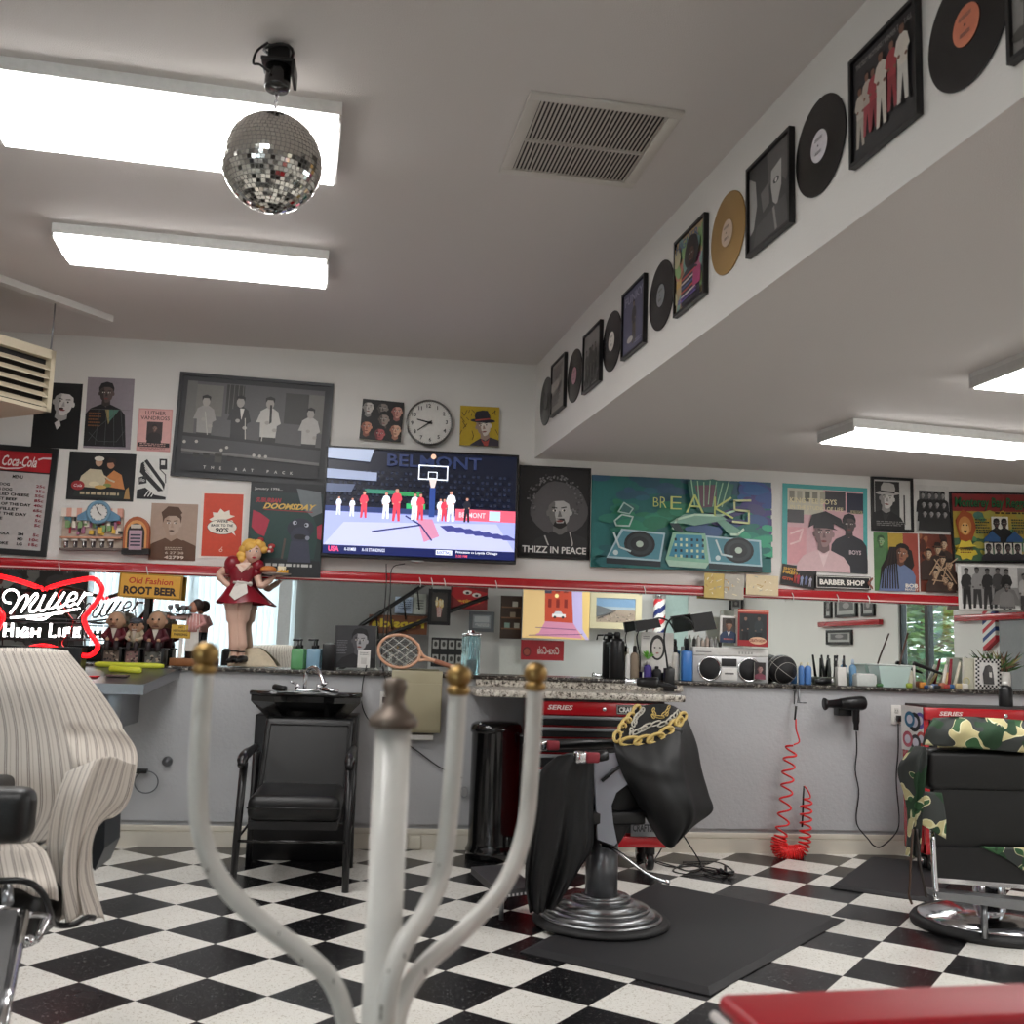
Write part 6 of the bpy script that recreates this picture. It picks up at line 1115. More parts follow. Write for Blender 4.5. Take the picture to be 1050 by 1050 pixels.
# ---------------------------------------------------------------- rear of the shop, shown by the mirror
REARF = (V((0, YR, 0)), V((-1, 0, 0)), V((0, 0, 1)), V((0, 1, 0)))
def rear(name, label, cat, x0, x1, y0, y1, art, off=.03, frame=None, fc=BLACK, rise=0, bg='dcd8d0', group=None, emit=0):
    a, b = MR(x0, (y0+y1)/2, YR+off), MR(x1, (y0+y1)/2, YR+off); t, d = MR((x0+x1)/2, y0, YR+off), MR((x0+x1)/2, y1, YR+off)
    w, h = b.x-a.x, t.z-d.z; T = Matrix(((-1, 0, 0, b.x), (0, 0, 1, YR+off-.03), (0, 1, 0, d.z), (0, 0, 0, 1)))
    return plate(name, label, cat, REARF, None, art, .03, frame, fc, group, bg, T=T, w=w, h=h, emit=emit)
pf = 'in the mirror below the television'
rear('grey_wall_panel', 'plain grey wall panel behind the stair, seen in the mirror', 'wall panel', 302, 440, 590, 700, lambda A: A.rect(0, 0, 1, 1, '8c8b8b'), .02)
# stair rail
e = thing('stair_railing', 'black metal stair railing rising to the right in the mirror', 'railing', MR(310, 690, YR+.3)); m = M(); g = lambda x, y: MR(x, y, YR+.3)
m.tube([g(305, 690), g(372, 640), g(450, 590)], .03, BLACK, 8); m.tube([g(330, 700), g(400, 650), g(500, 612)], .03, BLACK, 8); m.build('rails', e)
for i in range(10): x = 316+14*i; m = M(); y = 682-(x-316)*.70; m.tube([g(x, y), g(x+2, y+22)], .012, BLACK, 6); m.build('baluster', e)
rear('popsicle_sign', 'brown sign with yellow ice lolly lettering, reversed in the mirror', 'sign', 378, 438, 631, 650, lambda A: (A.rect(0, 0, 1, 1, '6c3c20'), A.text('Popsicle', .5, .5, .6, 'd0b428', .9, bold=.04)), .25)
rear('notice', 'pale blue printed notice in the mirror above the ice lolly sign', 'notice', 405, 423, 612, 629, lambda A: (A.rect(0, 0, 1, 1, 'c4d4ec'), A.textlines(.1, .9, .15, .9, 6, '4c5c7c', .4)), .1)
rear('notice', 'white sheet right of the pale blue notice in the mirror', 'notice', 424, 437, 609, 630, lambda A: (A.rect(0, 0, 1, 1, 'c8ccc4'), A.textlines(.2, .8, .3, .8, 4, '6c706c', .4)), .1)
def POP(A): A.rect(0, 0, 1, 1, '3c3836'); A.poly([(.3, .45), (.7, .45), (.62, .85), (.38, .85)], 'd8d0c8'); [A.poly([(.34+.1*i, .45), (.39+.1*i, .45), (.4+.07*i, .85), (.38+.07*i, .85)], 'b03838') for i in range(4)]; A.fill_noise(.3, .22, .7, .45, 16, ['e0c890', 'd0a860', 'e8dcb8'], .09, 2)
rear('framed_picture', 'dark framed picture of a striped popcorn bag in the mirror', 'framed picture', 439, 462, 604, 641, POP, .35, .05)
def BUN(A): A.poly([(0, .3), (.9, .0), (1, .4), (.55, .95), (.1, .7)], 'b41c24'); A.ell(.3, .4, .12, .09, 'e4e0d8'); A.ell(.55, .3, .12, .09, 'e4e0d8'); A.ell(.3, .42, .05, .05, '141414'); A.ell(.55, .32, .05, .05, '141414'); A.text('racing', .5, .68, .2, 'e0b040', .6, shear=.3, bold=.03)
rear('red_banner', 'crumpled red banner with white and yellow marks in the mirror', 'banner', 462, 500, 600, 625, BUN, .3, bg='7c1c20')
rear('framed_picture', 'grey framed picture of small prints in the mirror beside the pillar', 'framed picture', 481, 507, 627, 648, lambda A: (A.rect(0, 0, 1, 1, '8c9094'), A.rect(.1, .1, .9, .55, 'b4b8bc'), A.textlines(.1, .9, .65, .9, 3, 'd4d4d4', .5)), .2, .05, mat('slate_frame', (90, 94, 98), .4))
rear('photo_display', 'black display of many small portraits in the mirror above the racket handle', 'photo display', 442, 476, 654, 684, lambda A: (A.rect(0, 0, 1, 1, '1c1c1e'), [A.rect(.06+.24*i, .08+.5*j, .24+.24*i, .38+.5*j, 'a8a8a4') for i in range(4) for j in range(2)], [A.ell(.15+.24*i, .22+.5*j, .05, .09, '3c3a3a') for i in range(4) for j in range(2)]), .3)
rear('white_pillar', 'white square pillar beside the rear window, seen in the mirror', 'pillar', 284, 297, 560, 720, lambda A: A.rect(0, 0, 1, 1, 'd8dadc'), .4)
rear('brown_shelf', 'brown wooden wall shelf with cups in the mirror', 'shelf', 513, 535, 611, 655, lambda A: (A.rect(0, 0, 1, 1, '3c281c'), [A.rect(.05, y, .95, y+.03, '7c5438') for y in (.25, .5, .75)], [A.rect(x, y-.12, x+.25, y, c) for x, y, c in ((.2, .25, 'c8c4b8'), (.55, .75, '8ca89c'), (.1, .75, 'b8b4a8'), (.3, .5, '9c8c78'))]), .3)
rear('white_cabinet', 'white low cabinet below the brown shelf in the mirror', 'cabinet', 512, 534, 662, 720, lambda A: A.rect(0, 0, 1, 1, 'd4d6d2'), .35)
def ALL(A):
    A.rect(0, 0, 1, 1, 'd8b474'); A.poly([(0, 0), (.3, 0), (.26, .7), (.05, 1), (0, 1)], 'b4a8d4'); A.poly([(.0, .0), (.12, .0), (.1, .8), (0, 1)], 'd0b070'); A.poly([(.28, 0), (.68, 0), (.68, .7), (.24, .75)], 'b8442c')
    for i in range(3): A.rect(.335+.12*i, .26, .385+.12*i, .42, '7c2018'); A.rect(.33+.12*i, .08, .4+.12*i, .14, '7c2c20')
    A.poly([(.24, .7), (.68, .68), (.8, .95), (.1, .98)], 'c884a0'); A.poly([(.68, 0), (1, 0), (1, 1), (.75, .9), (.67, .7)], 'e0bc84'); A.rect(.36, .54, .56, .6, 'e0dcdc'), A.poly([(.4, .54), (.43, .49), (.51, .49), (.54, .54)], 'c8c8cc'), A.circ(.4, .6, .02, '2a2626'), A.circ(.52, .6, .02, '2a2626'); A.rect(.58, .05, .68, .16, '3c3c4c'); A.circ(.5, .2, .03, 'f8e8a0'); A.line([(.1, .9), (.9, .95)], .01, '6c4c74'); A.line([(.2, .82), (.8, .8)], .01, '6c4c74')
rear('glowing_picture', 'self-glowing picture of an orange alley with a white car, in the mirror', 'screen', 536, 604.5, 600, 655, ALL, .6, emit=.22)  # a picture, not a lamp; faint emission added to brighten it
rear('red_drink_sign', 'red soft drink sign reversed in the mirror under the alley picture', 'sign', 534, 578, 656.5, 677, lambda A: (A.rect(0, 0, 1, 1, 'a81c28'), A.text('Coca-Cola', .36, .5, .4, 'd8c4c0', .5, shear=.3, bold=.02), A.ell(.86, .6, .1, .25, '6c1820'), A.ell(.86, .6, .07, .18, '9c4c3c')), .5)
def BCH(A): A.rect(0, 0, 1, .45, '7ca0c4'); A.rect(0, .35, 1, .5, 'a8b8c4'); A.rect(0, .48, 1, 1, 'a89888'); A.fill_noise(.05, .6, .95, .95, 60, ['c8b8a8', '7c6c64', 'b09890', '5c5450'], .02, 5); A.poly([(.55, .5), (1, .3), (1, .8), (.8, .7)], '6c7074'); A.line([(.5, .5), (.95, .85)], .02, '4c5054')
rear('framed_picture', 'cream framed picture of a crowded beach in the mirror', 'framed picture', 605, 658, 607, 645, BCH, .2, .09, mat('cream_frame', (214, 204, 170), .4))
rear('teal_panel', 'pale teal wall panel in the mirror behind the blue spray bottle', 'wall panel', 682, 705, 590, 720, lambda A: A.rect(0, 0, 1, 1, 'b4ccc8'), .04)
def barber_pole(name, label, x0, x1, y0, y1, off, fn=MR):
    a, b = MR(x0, (y0+y1)/2, YR+off), MR(x1, (y0+y1)/2, YR+off); t = MR(x0, y0, YR+off).z; d = MR(x0, y1, YR+off).z; c = (a+b)/2; r = (b.x-a.x)/2; e = thing(name, label, 'barber pole', (c.x, c.y, d)); m = M(); n = 24; k = 40
    P = lambda i, j: (c.x+r*math.cos(2*PI*j/n), c.y+r*math.sin(2*PI*j/n), d+(t-d)*i/k)
    for i in range(k):
        for j in range(n): m.add([P(i, j), P(i, j+1), P(i+1, j+1), P(i+1, j)], [(0, 1, 2, 3)], ['c02430', 'e8e6e2', '1c2c6c', 'e8e6e2'][int((i/k*8+j/n*4)) % 4], True)
    m.build('striped_tube', e); m = M(); m.sph((c.x, c.y, t), r*1.15, CHROME, 16, 8); m.sph((c.x, c.y, d), r*1.15, CHROME, 16, 8); m.box((c.x-.02, YR+.001, d+.1), (c.x+.02, c.y, d+.14), BLACK); m.build('caps', e)
barber_pole('barber_pole', 'striped barber pole in the mirror right of the beach picture', 670, 682, 611, 660, .3)
for i, (x0, x1, y0, y1) in enumerate(((748, 762, 612, 628), (764, 777, 611, 625), (780, 789, 611, 625), (793, 803, 611, 624), (812, 830, 611, 634), (814, 836, 634, 657))): rear('framed_picture', ('first', 'second', 'third', 'fourth', 'upper wide', 'lower wide')[i]+' small black framed print on the rear wall in the mirror above the ball', 'framed picture', x0, x1, y0, y1, lambda A: (A.rect(0, 0, 1, 1, '9c9c9a'), A.rect(.15, .15, .85, .7, '4c4a4a'), A.ell(.5, .4, .15, .15, '8c8886')), .03, .03)
rear('wall_cabinet', 'pale beige wall cabinet in the mirror above the basketball', 'cabinet', 794, 811, 635, 672, lambda A: A.rect(0, 0, 1, 1, 'b8b4a4'), .3)
# right-hand wall: second rail, second poster row
e = thing('side_rail', 'red rail on the right-hand wall, seen in the mirror', 'rail', MX(900, 640)); m = M(); a, b = MX(1040, 627), MX(845, 644); zr = (a.z+b.z)/2
m.box((XR-.06, MX(843, 640).y, zr-.03), (XR-.001, MX(906, 640).y, zr+.03), RED, .01); m.box((XR-.06, MX(984, 640).y, zr-.03), (XR-.001, -.6, zr+.03), RED, .01); m.build('tube', e)
def sidep(name, label, x0, x1, y0, y1, art, frame=.03, cat='framed picture'):
    a, b = MX(x0, (y0+y1)/2), MX(x1, (y0+y1)/2); t, d = MX((x0+x1)/2, y0), MX((x0+x1)/2, y1); w = abs(b.y-a.y); h = t.z-d.z; T = Matrix(((0, 0, -1, XR), (-1, 0, 0, max(a.y, b.y)), (0, 1, 0, d.z), (0, 0, 0, 1)))
    plate(name, label, cat, REARF, None, art, .03, frame, BLACK, None, 'dcd8d0', T=T, w=w, h=h)
for i, (x0, x1, y0, y1) in enumerate(((847, 854, 612, 634), (858, 880, 612, 633), (885, 898, 612, 632), (849, 875, 646, 661))): sidep('framed_picture', ('narrow black framed print', 'wide black framed print', 'tall black framed print', 'low black framed print under the rail')[i]+' on the right-hand wall in the mirror', x0, x1, y0, y1, lambda A: (A.rect(0, 0, 1, 1, 'b4b4b0'), A.rect(.12, .12, .88, .75, '5c5a5a'), A.ell(.5, .4, .18, .2, '9c9896')))
a, b = MX(1013, 645), MX(1026, 645); t, d = MX(1018, 628), MX(1018, 668); m = M(); k = 9
for i in range(k): z0 = d.z+(t.z-d.z)*i/k; z1 = d.z+(t.z-d.z)*(i+1)/k; m.add([(XR-.05, a.y, z0), (XR-.05, b.y, z0+.1), (XR-.05, b.y, z1+.1), (XR-.05, a.y, z1), (XR-.002, a.y, z0), (XR-.002, b.y, z0+.1), (XR-.002, b.y, z1+.1), (XR-.002, a.y, z1)], [(0, 1, 2, 3), (4, 5, 6, 7), (0, 1, 5, 4), (1, 2, 6, 5), (2, 3, 7, 6), (3, 0, 4, 7)], ['c02834', 'e4e2de', '24407c', 'e4e2de'][i % 4])
tag(m.build('striped_wall_board'), 'red, white and blue striped board on the right-hand wall in the mirror', 'board')
sidep('grey_door_panel', 'grey panel behind the striped board in the mirror', 1028, 1060, 590, 720, lambda A: A.rect(0, 0, 1, 1, '8c8e90'), None, 'panel')
# a dark shelving wall behind the neon sign
rear('dark_shelf_unit', 'dark crowded shelf unit in the mirror behind the neon sign', 'shelf', -60, 86, 575, 720, lambda A: (A.rect(0, 0, 1, 1, '3a3636'), A.rect(0, 0, 1, .05, '6c6a68'), A.fill_noise(0, .05, 1, .95, 70, ['2a2828', '545050', '8c8886', '7c2c2c', '1c1c1e', 'a8a6a4', '4c5058'], .05, 8), [A.rect(0, .2+.22*i, 1, .22+.22*i, '1c1a1a') for i in range(4)]), .3)
# ---------------------------------------------------------------- things along the grey wall
def solid8(m, lo, hi, mt): m.add(lo+hi, [(0, 1, 2, 3), (4, 5, 6, 7), (0, 1, 5, 4), (1, 2, 6, 5), (2, 3, 7, 6), (3, 0, 4, 7)], mt)
# shampoo basin and its chair
bx0, bx1 = B(258, 715, -.42).x, B(370, 715, -.42).x
e = thing('shampoo_basin', 'black shampoo basin on a black cabinet with a chrome tap behind the chair', 'basin', ((bx0+bx1)/2, -.25, 0)); cx = (bx0+bx1)/2; zb = B(310, 712, -.42).z
m = M(); m.box((bx0+.02, -.36, 0), (bx1-.01, -.003, zb-.12), BLACK, .008); m.build('cabinet', e)
m = M(); rim = [(bx0, -.45), (cx-.16, -.56), (cx-.10, -.5), (cx+.10, -.5), (cx+.16, -.56), (bx1, -.45), (bx1, -.01), (bx0, -.01)]
inn = [(bx0+.06, -.40), (cx-.14, -.42), (cx-.08, -.42), (cx+.08, -.42), (cx+.14, -.42), (bx1-.06, -.40), (bx1-.06, -.10), (bx0+.06, -.10)]; n = 8
vs = [(x, y, zb) for x, y in rim]+[(x, y, zb) for x, y in inn]+[(cx+(x-cx)*.6, -.27+(y+.27)*.6, zb-.13) for x, y in inn]+[(x, y, zb-.04) for x, y in rim]+[(cx+(x-cx)*.75, -.27+(y+.27)*.75, zb-.17) for x, y in inn]
fs = [(i, (i+1) % n, n+(i+1) % n, n+i) for i in range(n)]+[(n+i, n+(i+1) % n, 2*n+(i+1) % n, 2*n+i) for i in range(n)]+[tuple(range(2*n, 3*n))]+[(i, (i+1) % n, 3*n+(i+1) % n, 3*n+i) for i in range(n)]+[(3*n+i, 3*n+(i+1) % n, 4*n+(i+1) % n, 4*n+i) for i in range(n)]+[tuple(range(4*n, 5*n))]
m.add(vs, fs, BLKM); m.tube([V((x, y, zb+.004)) for x, y in rim[:6]], .014, BLKM, 8); m.build('bowl', e)
m = M(); t0 = V((B(312, 715, -.2).x, -.2, zb)); m.tube([t0, t0+V((0, 0, .07)), t0+V((.01, -.0, .125)), t0+V((.05, -.05, .145)), t0+V((.085, -.1, .12)), t0+V((.12, -.15, .05))], .012, CHROME, 10, smooth=28); m.box((t0.x-.05, -.23, zb), (t0.x+.09, -.17, zb+.02), CHROME, .006)
for dx in (-.04, .08): m.cyl(t0+V((dx, 0, .015)), t0+V((dx, 0, .05)), .014, CHROME, 12); m.tube([t0+V((dx, 0, .045)), t0+V((dx+(.05 if dx > 0 else -.04), -.03, .06))], .006, CHROME, 8)
m.tube([t0+V((.11, -.16, .03)), t0+V((.2, -.2, .02))], .012, CHROME, 8); m.build('tap', e)
m = M(); m.tube([t0+V((-.12, -.02, .01)), t0+V((-.16, -.08, .03)), t0+V((-.1, -.12, .02))], .02, BLACK, 10, smooth=10); m.build('spray_hose', e)
YC = -1.08; L0, L1 = B(238, 912, YC), B(354, 915, YC); cx = (L0.x+L1.x)/2; hw = (L1.x-L0.x)/2; zs = B(302, 815, YC+.02).z; za = B(240, 777, YC+.05).z
e = thing('shampoo_chair', 'black vinyl armchair with open metal legs backed up to the shampoo basin', 'chair', (cx, -.85, 0))
m = M(); bk = [B(262, 812, -.66), B(357, 812, -.66)]; zt = B(310, 736, -.52).z; z0 = B(310, 820, -.66).z
solid8(m, [V((bk[0].x, -.66, z0)), V((bk[1].x, -.66, z0)), V((bk[1].x, -.58, z0)), V((bk[0].x, -.58, z0))], [V((bk[0].x+.015, -.53, zt)), V((bk[1].x+.01, -.53, zt)), V((bk[1].x+.01, -.45, zt)), V((bk[0].x+.015, -.45, zt))], VINYL)
bmq = bmesh.new(); vv = [bmq.verts.new(p) for p in m.v]; [bmq.faces.new([vv[i] for i in f]) for f in m.f]; bmesh.ops.recalc_face_normals(bmq, faces=bmq.faces); bmesh.ops.bevel(bmq, geom=bmq.edges[:], offset=.025, segments=4, profile=.6, affect='EDGES'); bmq.verts.index_update()
m = M(); m.add([v.co.copy() for v in bmq.verts], [[v.index for v in f.verts] for f in bmq.faces], VINYL, True); bmq.free(); m.build('backrest', e)
m = M(); r2 = [(bk[0].x+.03, z0+.04), (bk[0].x+.045, zt-.035), (bk[1].x-.02, zt-.035), (bk[1].x-.03, z0+.04)]; ff = lambda x, z: V((x, -.665+(z-z0)/(zt-z0)*.13, z)); m.tube([ff(*p) for p in r2], .004, BLACK, 6, True); m.build('backrest_piping', e)
m = M(); sw = hw-.045; m.box((cx-sw, YC-.02, zs-.13), (cx+sw, -.6, zs), VINYL, .045, 4); m.build('seat', e); m = M(); m.tube([(cx-sw, YC-.018, zs-.06), (cx+sw, YC-.018, zs-.06)], .005, BLACK, 6); m.box((cx-sw+.01, YC, zs-.165), (cx+sw-.01, -.58, zs-.125), BLACK); m.build('seat_frame', e)
for sg, x in ((-1, L0.x), (1, L1.x)):
    m = M(); tx = x-sg*(-.0)+(-sg)*-.01; m.tube([(x+sg*-.0, YC-.01, 0), (cx+sg*(hw-.012), YC+.04, za-.02)], [.017, .02], BLACK, 8); m.build('leg', e)
    m = M(); m.tube([(x, -.52, 0), (cx+sg*(hw-.012), -.56, za-.02)], [.017, .02], BLACK, 8); m.build('leg', e)
    m = M(); m.tube([(cx+sg*(hw-.01), YC-.03, za-.03), (cx+sg*(hw-.01), YC+.0, za), (cx+sg*(hw-.01), YC+.08, za+.012), (cx+sg*(hw-.01), -.6, za+.012)], [.02, .026, .026, .02], BLACK, 10, smooth=14); m.build('armrest', e)
m = M(); zq = B(300, 863, YC).z; m.tube([(L0.x+.01, YC, zq), (L1.x-.01, YC, zq)], .007, BLKM, 8)
for x in (L0.x, L1.x): m.tube([(x, YC, zq), (x, -.54, zq)], .007, BLKM, 8)
m.tube([(L0.x+.01, -.54, zq), (L1.x-.01, -.54, zq)], .007, BLKM, 8); m.build('stretcher', e)
# beige electrical box, outlet, gadget
y_ = -.0; a, b = B(402, 687, -.09), B(451.5, 752, -.09); e = thing('electrical_box', 'beige metal box mounted on the grey wall under the tennis racket', 'box', (a.x, 0, b.z)); BG = mat('beige_metal', (164, 156, 128), .4, noise=.06, nscale=8)
m = M(); m.box((a.x, -.09, b.z), (b.x, -.001, a.z), BG, .004); m.build('body', e); m = M(); m.box((a.x+.004, -.096, b.z+.012), (b.x-.004, -.09, a.z-.075), BG, .003); m.build('cover', e); m = M(); zz = b.z; m.box((a.x+.05, -.07, zz-.045), (b.x-.04, -.002, zz-.012), 'd0cec8', .004); m.build('white_duct', e)
def outlet(x0, x1, y0, y1, label, plugs=1):
    a, b = B(x0, y0, -.01), B(x1, y1, -.01); e = thing('wall_outlet', label, 'outlet', ((a.x+b.x)/2, 0, b.z)); m = M(); m.box((a.x, -.01, b.z), (b.x, -.001, a.z), 'dcdad4', .003); m.build('cover_plate', e); cx = (a.x+b.x)/2; h = a.z-b.z
    for k in (0, 1): m = M(); zc = b.z+h*(.28+.44*k); m.box((cx-.014, -.014, zc-.016), (cx+.014, -.009, zc+.016), 'c4c2bc', .002); m.box((cx-.007, -.0145, zc-.005), (cx-.004, -.0135, zc+.006), BLACK); m.box((cx+.004, -.0145, zc-.005), (cx+.007, -.0135, zc+.006), BLACK); m.build('socket', e)
    return cx, (a.z+b.z)/2
ox, oz = outlet(390, 400, 709, 732, 'white outlet left of the beige box with two black plugs')
e = thing('plug_and_cord', 'black plugs in the outlet beside the beige box and their drooping cord', 'cord', (ox, -.03, oz-.1)); m = M(); m.box((ox-.018, -.045, oz+.0), (ox+.004, -.015, oz+.035), BLACK, .004); m.box((ox-.005, -.045, oz-.035), (ox+.02, -.015, oz-.005), BLACK, .004); m.build('plugs', e)
m = M(); m.tube([B(376, 682, -.02), B(372, 700, -.02), B(371, 722, -.02), B(378, 738, -.02), B(388, 744, -.02), B(405, 756, -.02), B(425, 768, -.02), B(448, 785, -.02), B(462, 792, -.02), B(474, 798, -.02)], .0035, BLACK, 6, smooth=50); m.tube([B(392, 684, -.02), B(396, 700, -.02), B(399, 712, -.03)], .0035, BLACK, 6, smooth=16); m.build('cords', e)
e = thing('wall_valve', 'round grey valve knob and ring on the wall left of the chair', 'valve', B(152, 800, -.02)); c0 = B(171, 781, -.02); m = M(); m.lathe([(.03, 0), (.028, -.015), (.012, -.02), (.01, -.03)], STEEL, (c0.x, -.002, c0.z), 20, 'y'); m.build('valve_plate', e)
m = M(); c0 = B(150, 802, -.03); m.tube([c0+V((.066*math.cos(t), 0, .062*math.sin(t))) for t in [i*PI/16 for i in range(32)]], .004, GUN, 6, True); m.box((c0.x-.075, -.05, c0.z+.05), (c0.x+.0, -.003, c0.z+.075), BLACK, .004); m.build('ring', e)
c0 = B(476, 812, -.03); m = M(); m.tube([c0+V((.02*math.cos(t), 0, .03*math.sin(t))) for t in [i*PI/8 for i in range(16)]], .004, '9a9a9c', 6, True); m.box((c0.x-.03, -.012, c0.z-.03), (c0.x+.02, -.002, c0.z+.03), 'b4b4b4', .003); tag(m.build('wall_plate'), 'small grey plate on the wall just left of the black bin', 'wall plate')
# trash can
c0 = Bz(503, 884, 0); r = 26.5/FOC*(c0-CAM).dot(_f); cy = c0.y+r*.9; zt = B(507, 740, cy).z; c = (B(507, 800, cy).x, cy, 0)
e = thing('trash_can', 'tall round glossy black trash can against the grey wall', 'trash can', c); m = M(); m.lathe([(r*1.06, 0), (r*1.08, .05), (r*1.0, .07), (r*.98, .09), (r*.97, zt-.06), (r, zt-.055)], BLKM, c, 40); m.build('body', e)
m = M(); m.lathe([(r*1.03, zt-.06), (r*1.04, zt-.04), (r*1.0, zt-.015), (r*.85, zt), (r*.3, zt+.006)], BLKM, c, 40); m.build('lid', e); m = M(); m.tube([(c[0]+r*.9, cy-r*.45, zt-.07), (c[0]+r*1.08, cy-r*.55, zt-.08), (c[0]+r*1.02, cy-r*.5, zt-.13)], .006, STEEL, 8, smooth=12); m.build('handle', e)
# tool chests
def chest(label, x0, x1, y0, y1, z0, z1, redtop, rows, word, sidemat, wheels):
    e = thing('tool_chest', label, 'tool chest', ((x0+x1)/2, (y0+y1)/2, 0)); m = M(); m.box((x0, y0+.02, z0), (x1, y1, z1), RED, .004); m.box((x0, y0, z0), (x0+.03, y0+.03, z1), RED); m.box((x1-.03, y0, z0), (x1, y0+.03, z1), RED); m.box((x0, y0-.012, z1-redtop), (x1, y0+.03, z1), RED, .006)
    m.box((x0+.02, y0+.0, z1), (x1-.02, y1, z1+.012), mat('dark_rubber_mat', (60, 56, 56), .6)); m.box((x0, y0-.005, z0), (x1, y0+.03, z0+.06), RED, .004); m.build('body', e)
    if sidemat: m = M(); m.box((x0-.004, y0+.01, z1-.26), (x0, y1, z1-.0), 'dcdad6'); A = Art(m, 1, 1, rough=.4); A.m = M(Matrix(((0, 0, -1, x0-.004), (-1, 0, 0, y1), (0, .26, 0, z1-.26), (0, 0, 0, 1)))); A.w = y1-y0; A.h = 1
    if sidemat:
        for (u, v, rr, c1) in ((.85, .3, .05, '5c4c9c'), (.6, .35, .06, '1c1c1e'), (.9, .7, .045, 'b83c34'), (.65, .8, .05, '24242c'), (.4, .3, .05, '2c6c8c'), (.3, .75, .05, 'b04c5c')): A.ell(u, v, rr/A.w*1.2, rr*3.6, c1); A.ell(u, v, rr/A.w*.7, rr*2, 'c8c4d0')
        m.build('sticker_panel', e); A.m.build('stickers', e)
    zz = z1-redtop; n = len(rows); H_ = zz-z0-.07
    for i, h in enumerate(rows):
        hh = H_*h; m = M(); m.box((x0+.035, y0-.008, zz-hh+.008), (x1-.035, y0+.02, zz-.006), mat('drawer_black', (16, 16, 18), .3), .003); d = m.build('drawer', e)
        m = M(); m.box((x0+.035, y0-.02, zz-.022), (x1-.035, y0-.008, zz-.004), STEEL, .003); m.build('handle_strip', d); zz -= hh
    T = Matrix(((1, 0, 0, x1-.30), (0, 0, -1, y0-.014), (0, 1, 0, z1-redtop*.85), (0, 0, 0, 1))); m = M(T); m.box((0, 0, 0), (.2, redtop*.7, .003), '141414'); A = Art(m, .2, redtop*.7, .003, rough=.4); A.line([(.02, .1), (.98, .1), (.98, .9), (.02, .9)], .012, 'd8d4d0', True); A.text(word, .5, .5, .55, 'e4e0dc', .86, bold=.04); m.build('name_plate', e)
    m = M(); m.lathe([(.012, 0), (.012, -.006), (.008, -.01)], CHROME, ((x0+x1)/2+.02, y0-.012, z1-redtop*.5), 16, 'y'); m.build('lock', e)
    m = M(Matrix(((1, 0, 0, x0+.08), (0, 0, -1, y0-.013), (0, 1, 0, z1-redtop*.7), (0, 0, 0, 1)))); A = Art(m, .16, redtop*.5, 0, rough=.4); A.text('SERIES', .5, .5, .7, 'e0c8c4', .9, bold=.03, shear=.2); m.build('badge', e)
    if wheels:
        for x in (x0+.08, x1-.08):
            for y in (y0+.06, y1-.08):
                w = thing('w', None, None, (0, 0, 0)) if 0 else None; m = M(); m.box((x-.025, y-.03, .085), (x+.025, y+.03, z0+.005), BLACK, .004); m.tube([(x-.016, y, .05), (x+.016, y, .05)], .05, BLACK, 24); k = m.build('caster', e)
                m = M(); m.tube([(x-.018, y, .05), (x+.018, y, .05)], .024, CHROME, 16); m.build('hub', k)
    return e
x0 = B(543, 800, -.56).x; x1 = B(684, 800, -.56).x; zt = zd-.04
chest('red tool chest with black drawers under the granite worktop', x0, x1, -.56, -.2, .13, zt-.012, .075, (.10, .10, .13, .13, .16, .38), 'CRAFTSMAN', False, True)
m = M(); a, b = B(647, 838, -.575), B(683, 858, -.575); m.box((a.x, -.578, b.z), (b.x, -.57, a.z), STEEL, .002)
A = Art(m, 1, 1); A.m = M(Matrix(((b.x-a.x, 0, 0, a.x), (0, 0, -1, -.579), (0, a.z-b.z, 0, b.z), (0, 0, 0, 1)))); A.text('CRAFTSMAN', .5, .55, .4, '2a2c30', .9, bold=.03)
e = thing('drawer_plate', 'silver name plate low on the front of the tool chest', 'plate', (a.x, -.575, b.z)); m.build('plate_body', e); A.m.build('lettering', e)
a = B(947, 722, -.62); x0 = a.x; x1 = x0+.95; z1 = B(1000, 735, -.62).z+.02
chest('red topped tool chest behind the camouflage draped chair, white side with stickers', x0, x1, -.62, -.36, .12, B(980, 724, -.6).z-.012, .07, (.12, .14, .16, .2, .38), 'CRAFTSMAN', True, True)
bottle('black_canister', 1025, 1038, 699, 727, -.5, BLACK, 'd8d6d0', 'black canister with a white cap standing on the right tool chest', 'canister', capf=.12, base=z1+.014)
# air hose
e = thing('air_hose', 'coiled red air hose hanging from a hook on the grey wall', 'hose', B(812, 880, -.08)); RH = mat('red_hose', (222, 34, 34), .3)
def g(x, y, d=-.09): return B(700+x/5, 690+y/5, d)
m = M(); m.tube([g(580, 235), g(582, 290), g(598, 350), g(570, 368)], .005, RH, 8, smooth=14)
path = [(562, 372), (548, 440), (540, 520), (533, 600), (524, 690), (512, 780), (500, 850), (492, 885), (505, 912), (535, 925), (570, 925), (605, 915), (622, 885), (628, 830), (632, 740), (634, 650)]
pp = catmull([g(*p, -.12) for p in path], 520); pts = []; L = [0]
for i in range(1, 520): L.append(L[-1]+(pp[i]-pp[i-1]).length)
ph = 0
for i in range(520):
    f = i/519; y = pp[i].z; r = .036 if f < .4 else (.046 if f < .72 else .034)
    dens = 2.0 if f < .38 else (5.6 if f < .75 else 3.6)
    t = (pp[min(i+1, 519)]-pp[max(i-1, 0)]).normalized(); ph += dens*2*PI/520*9; n1 = V((0, -1, 0)); n2 = t.cross(n1).normalized(); pts.append(pp[i]+n1*math.cos(ph)*r+n2*math.sin(ph)*r*1.0)
sm = []
for i in range(len(pts)-1):
    for k in range(3): sm.append(pts[i].lerp(pts[i+1], k/3))
m.tube(sm, .0062, RH, 6); m.tube([pts[-1], g(655, 640), g(640, 600), g(622, 580)], .0045, RH, 8, smooth=10); m.build('coil', e)
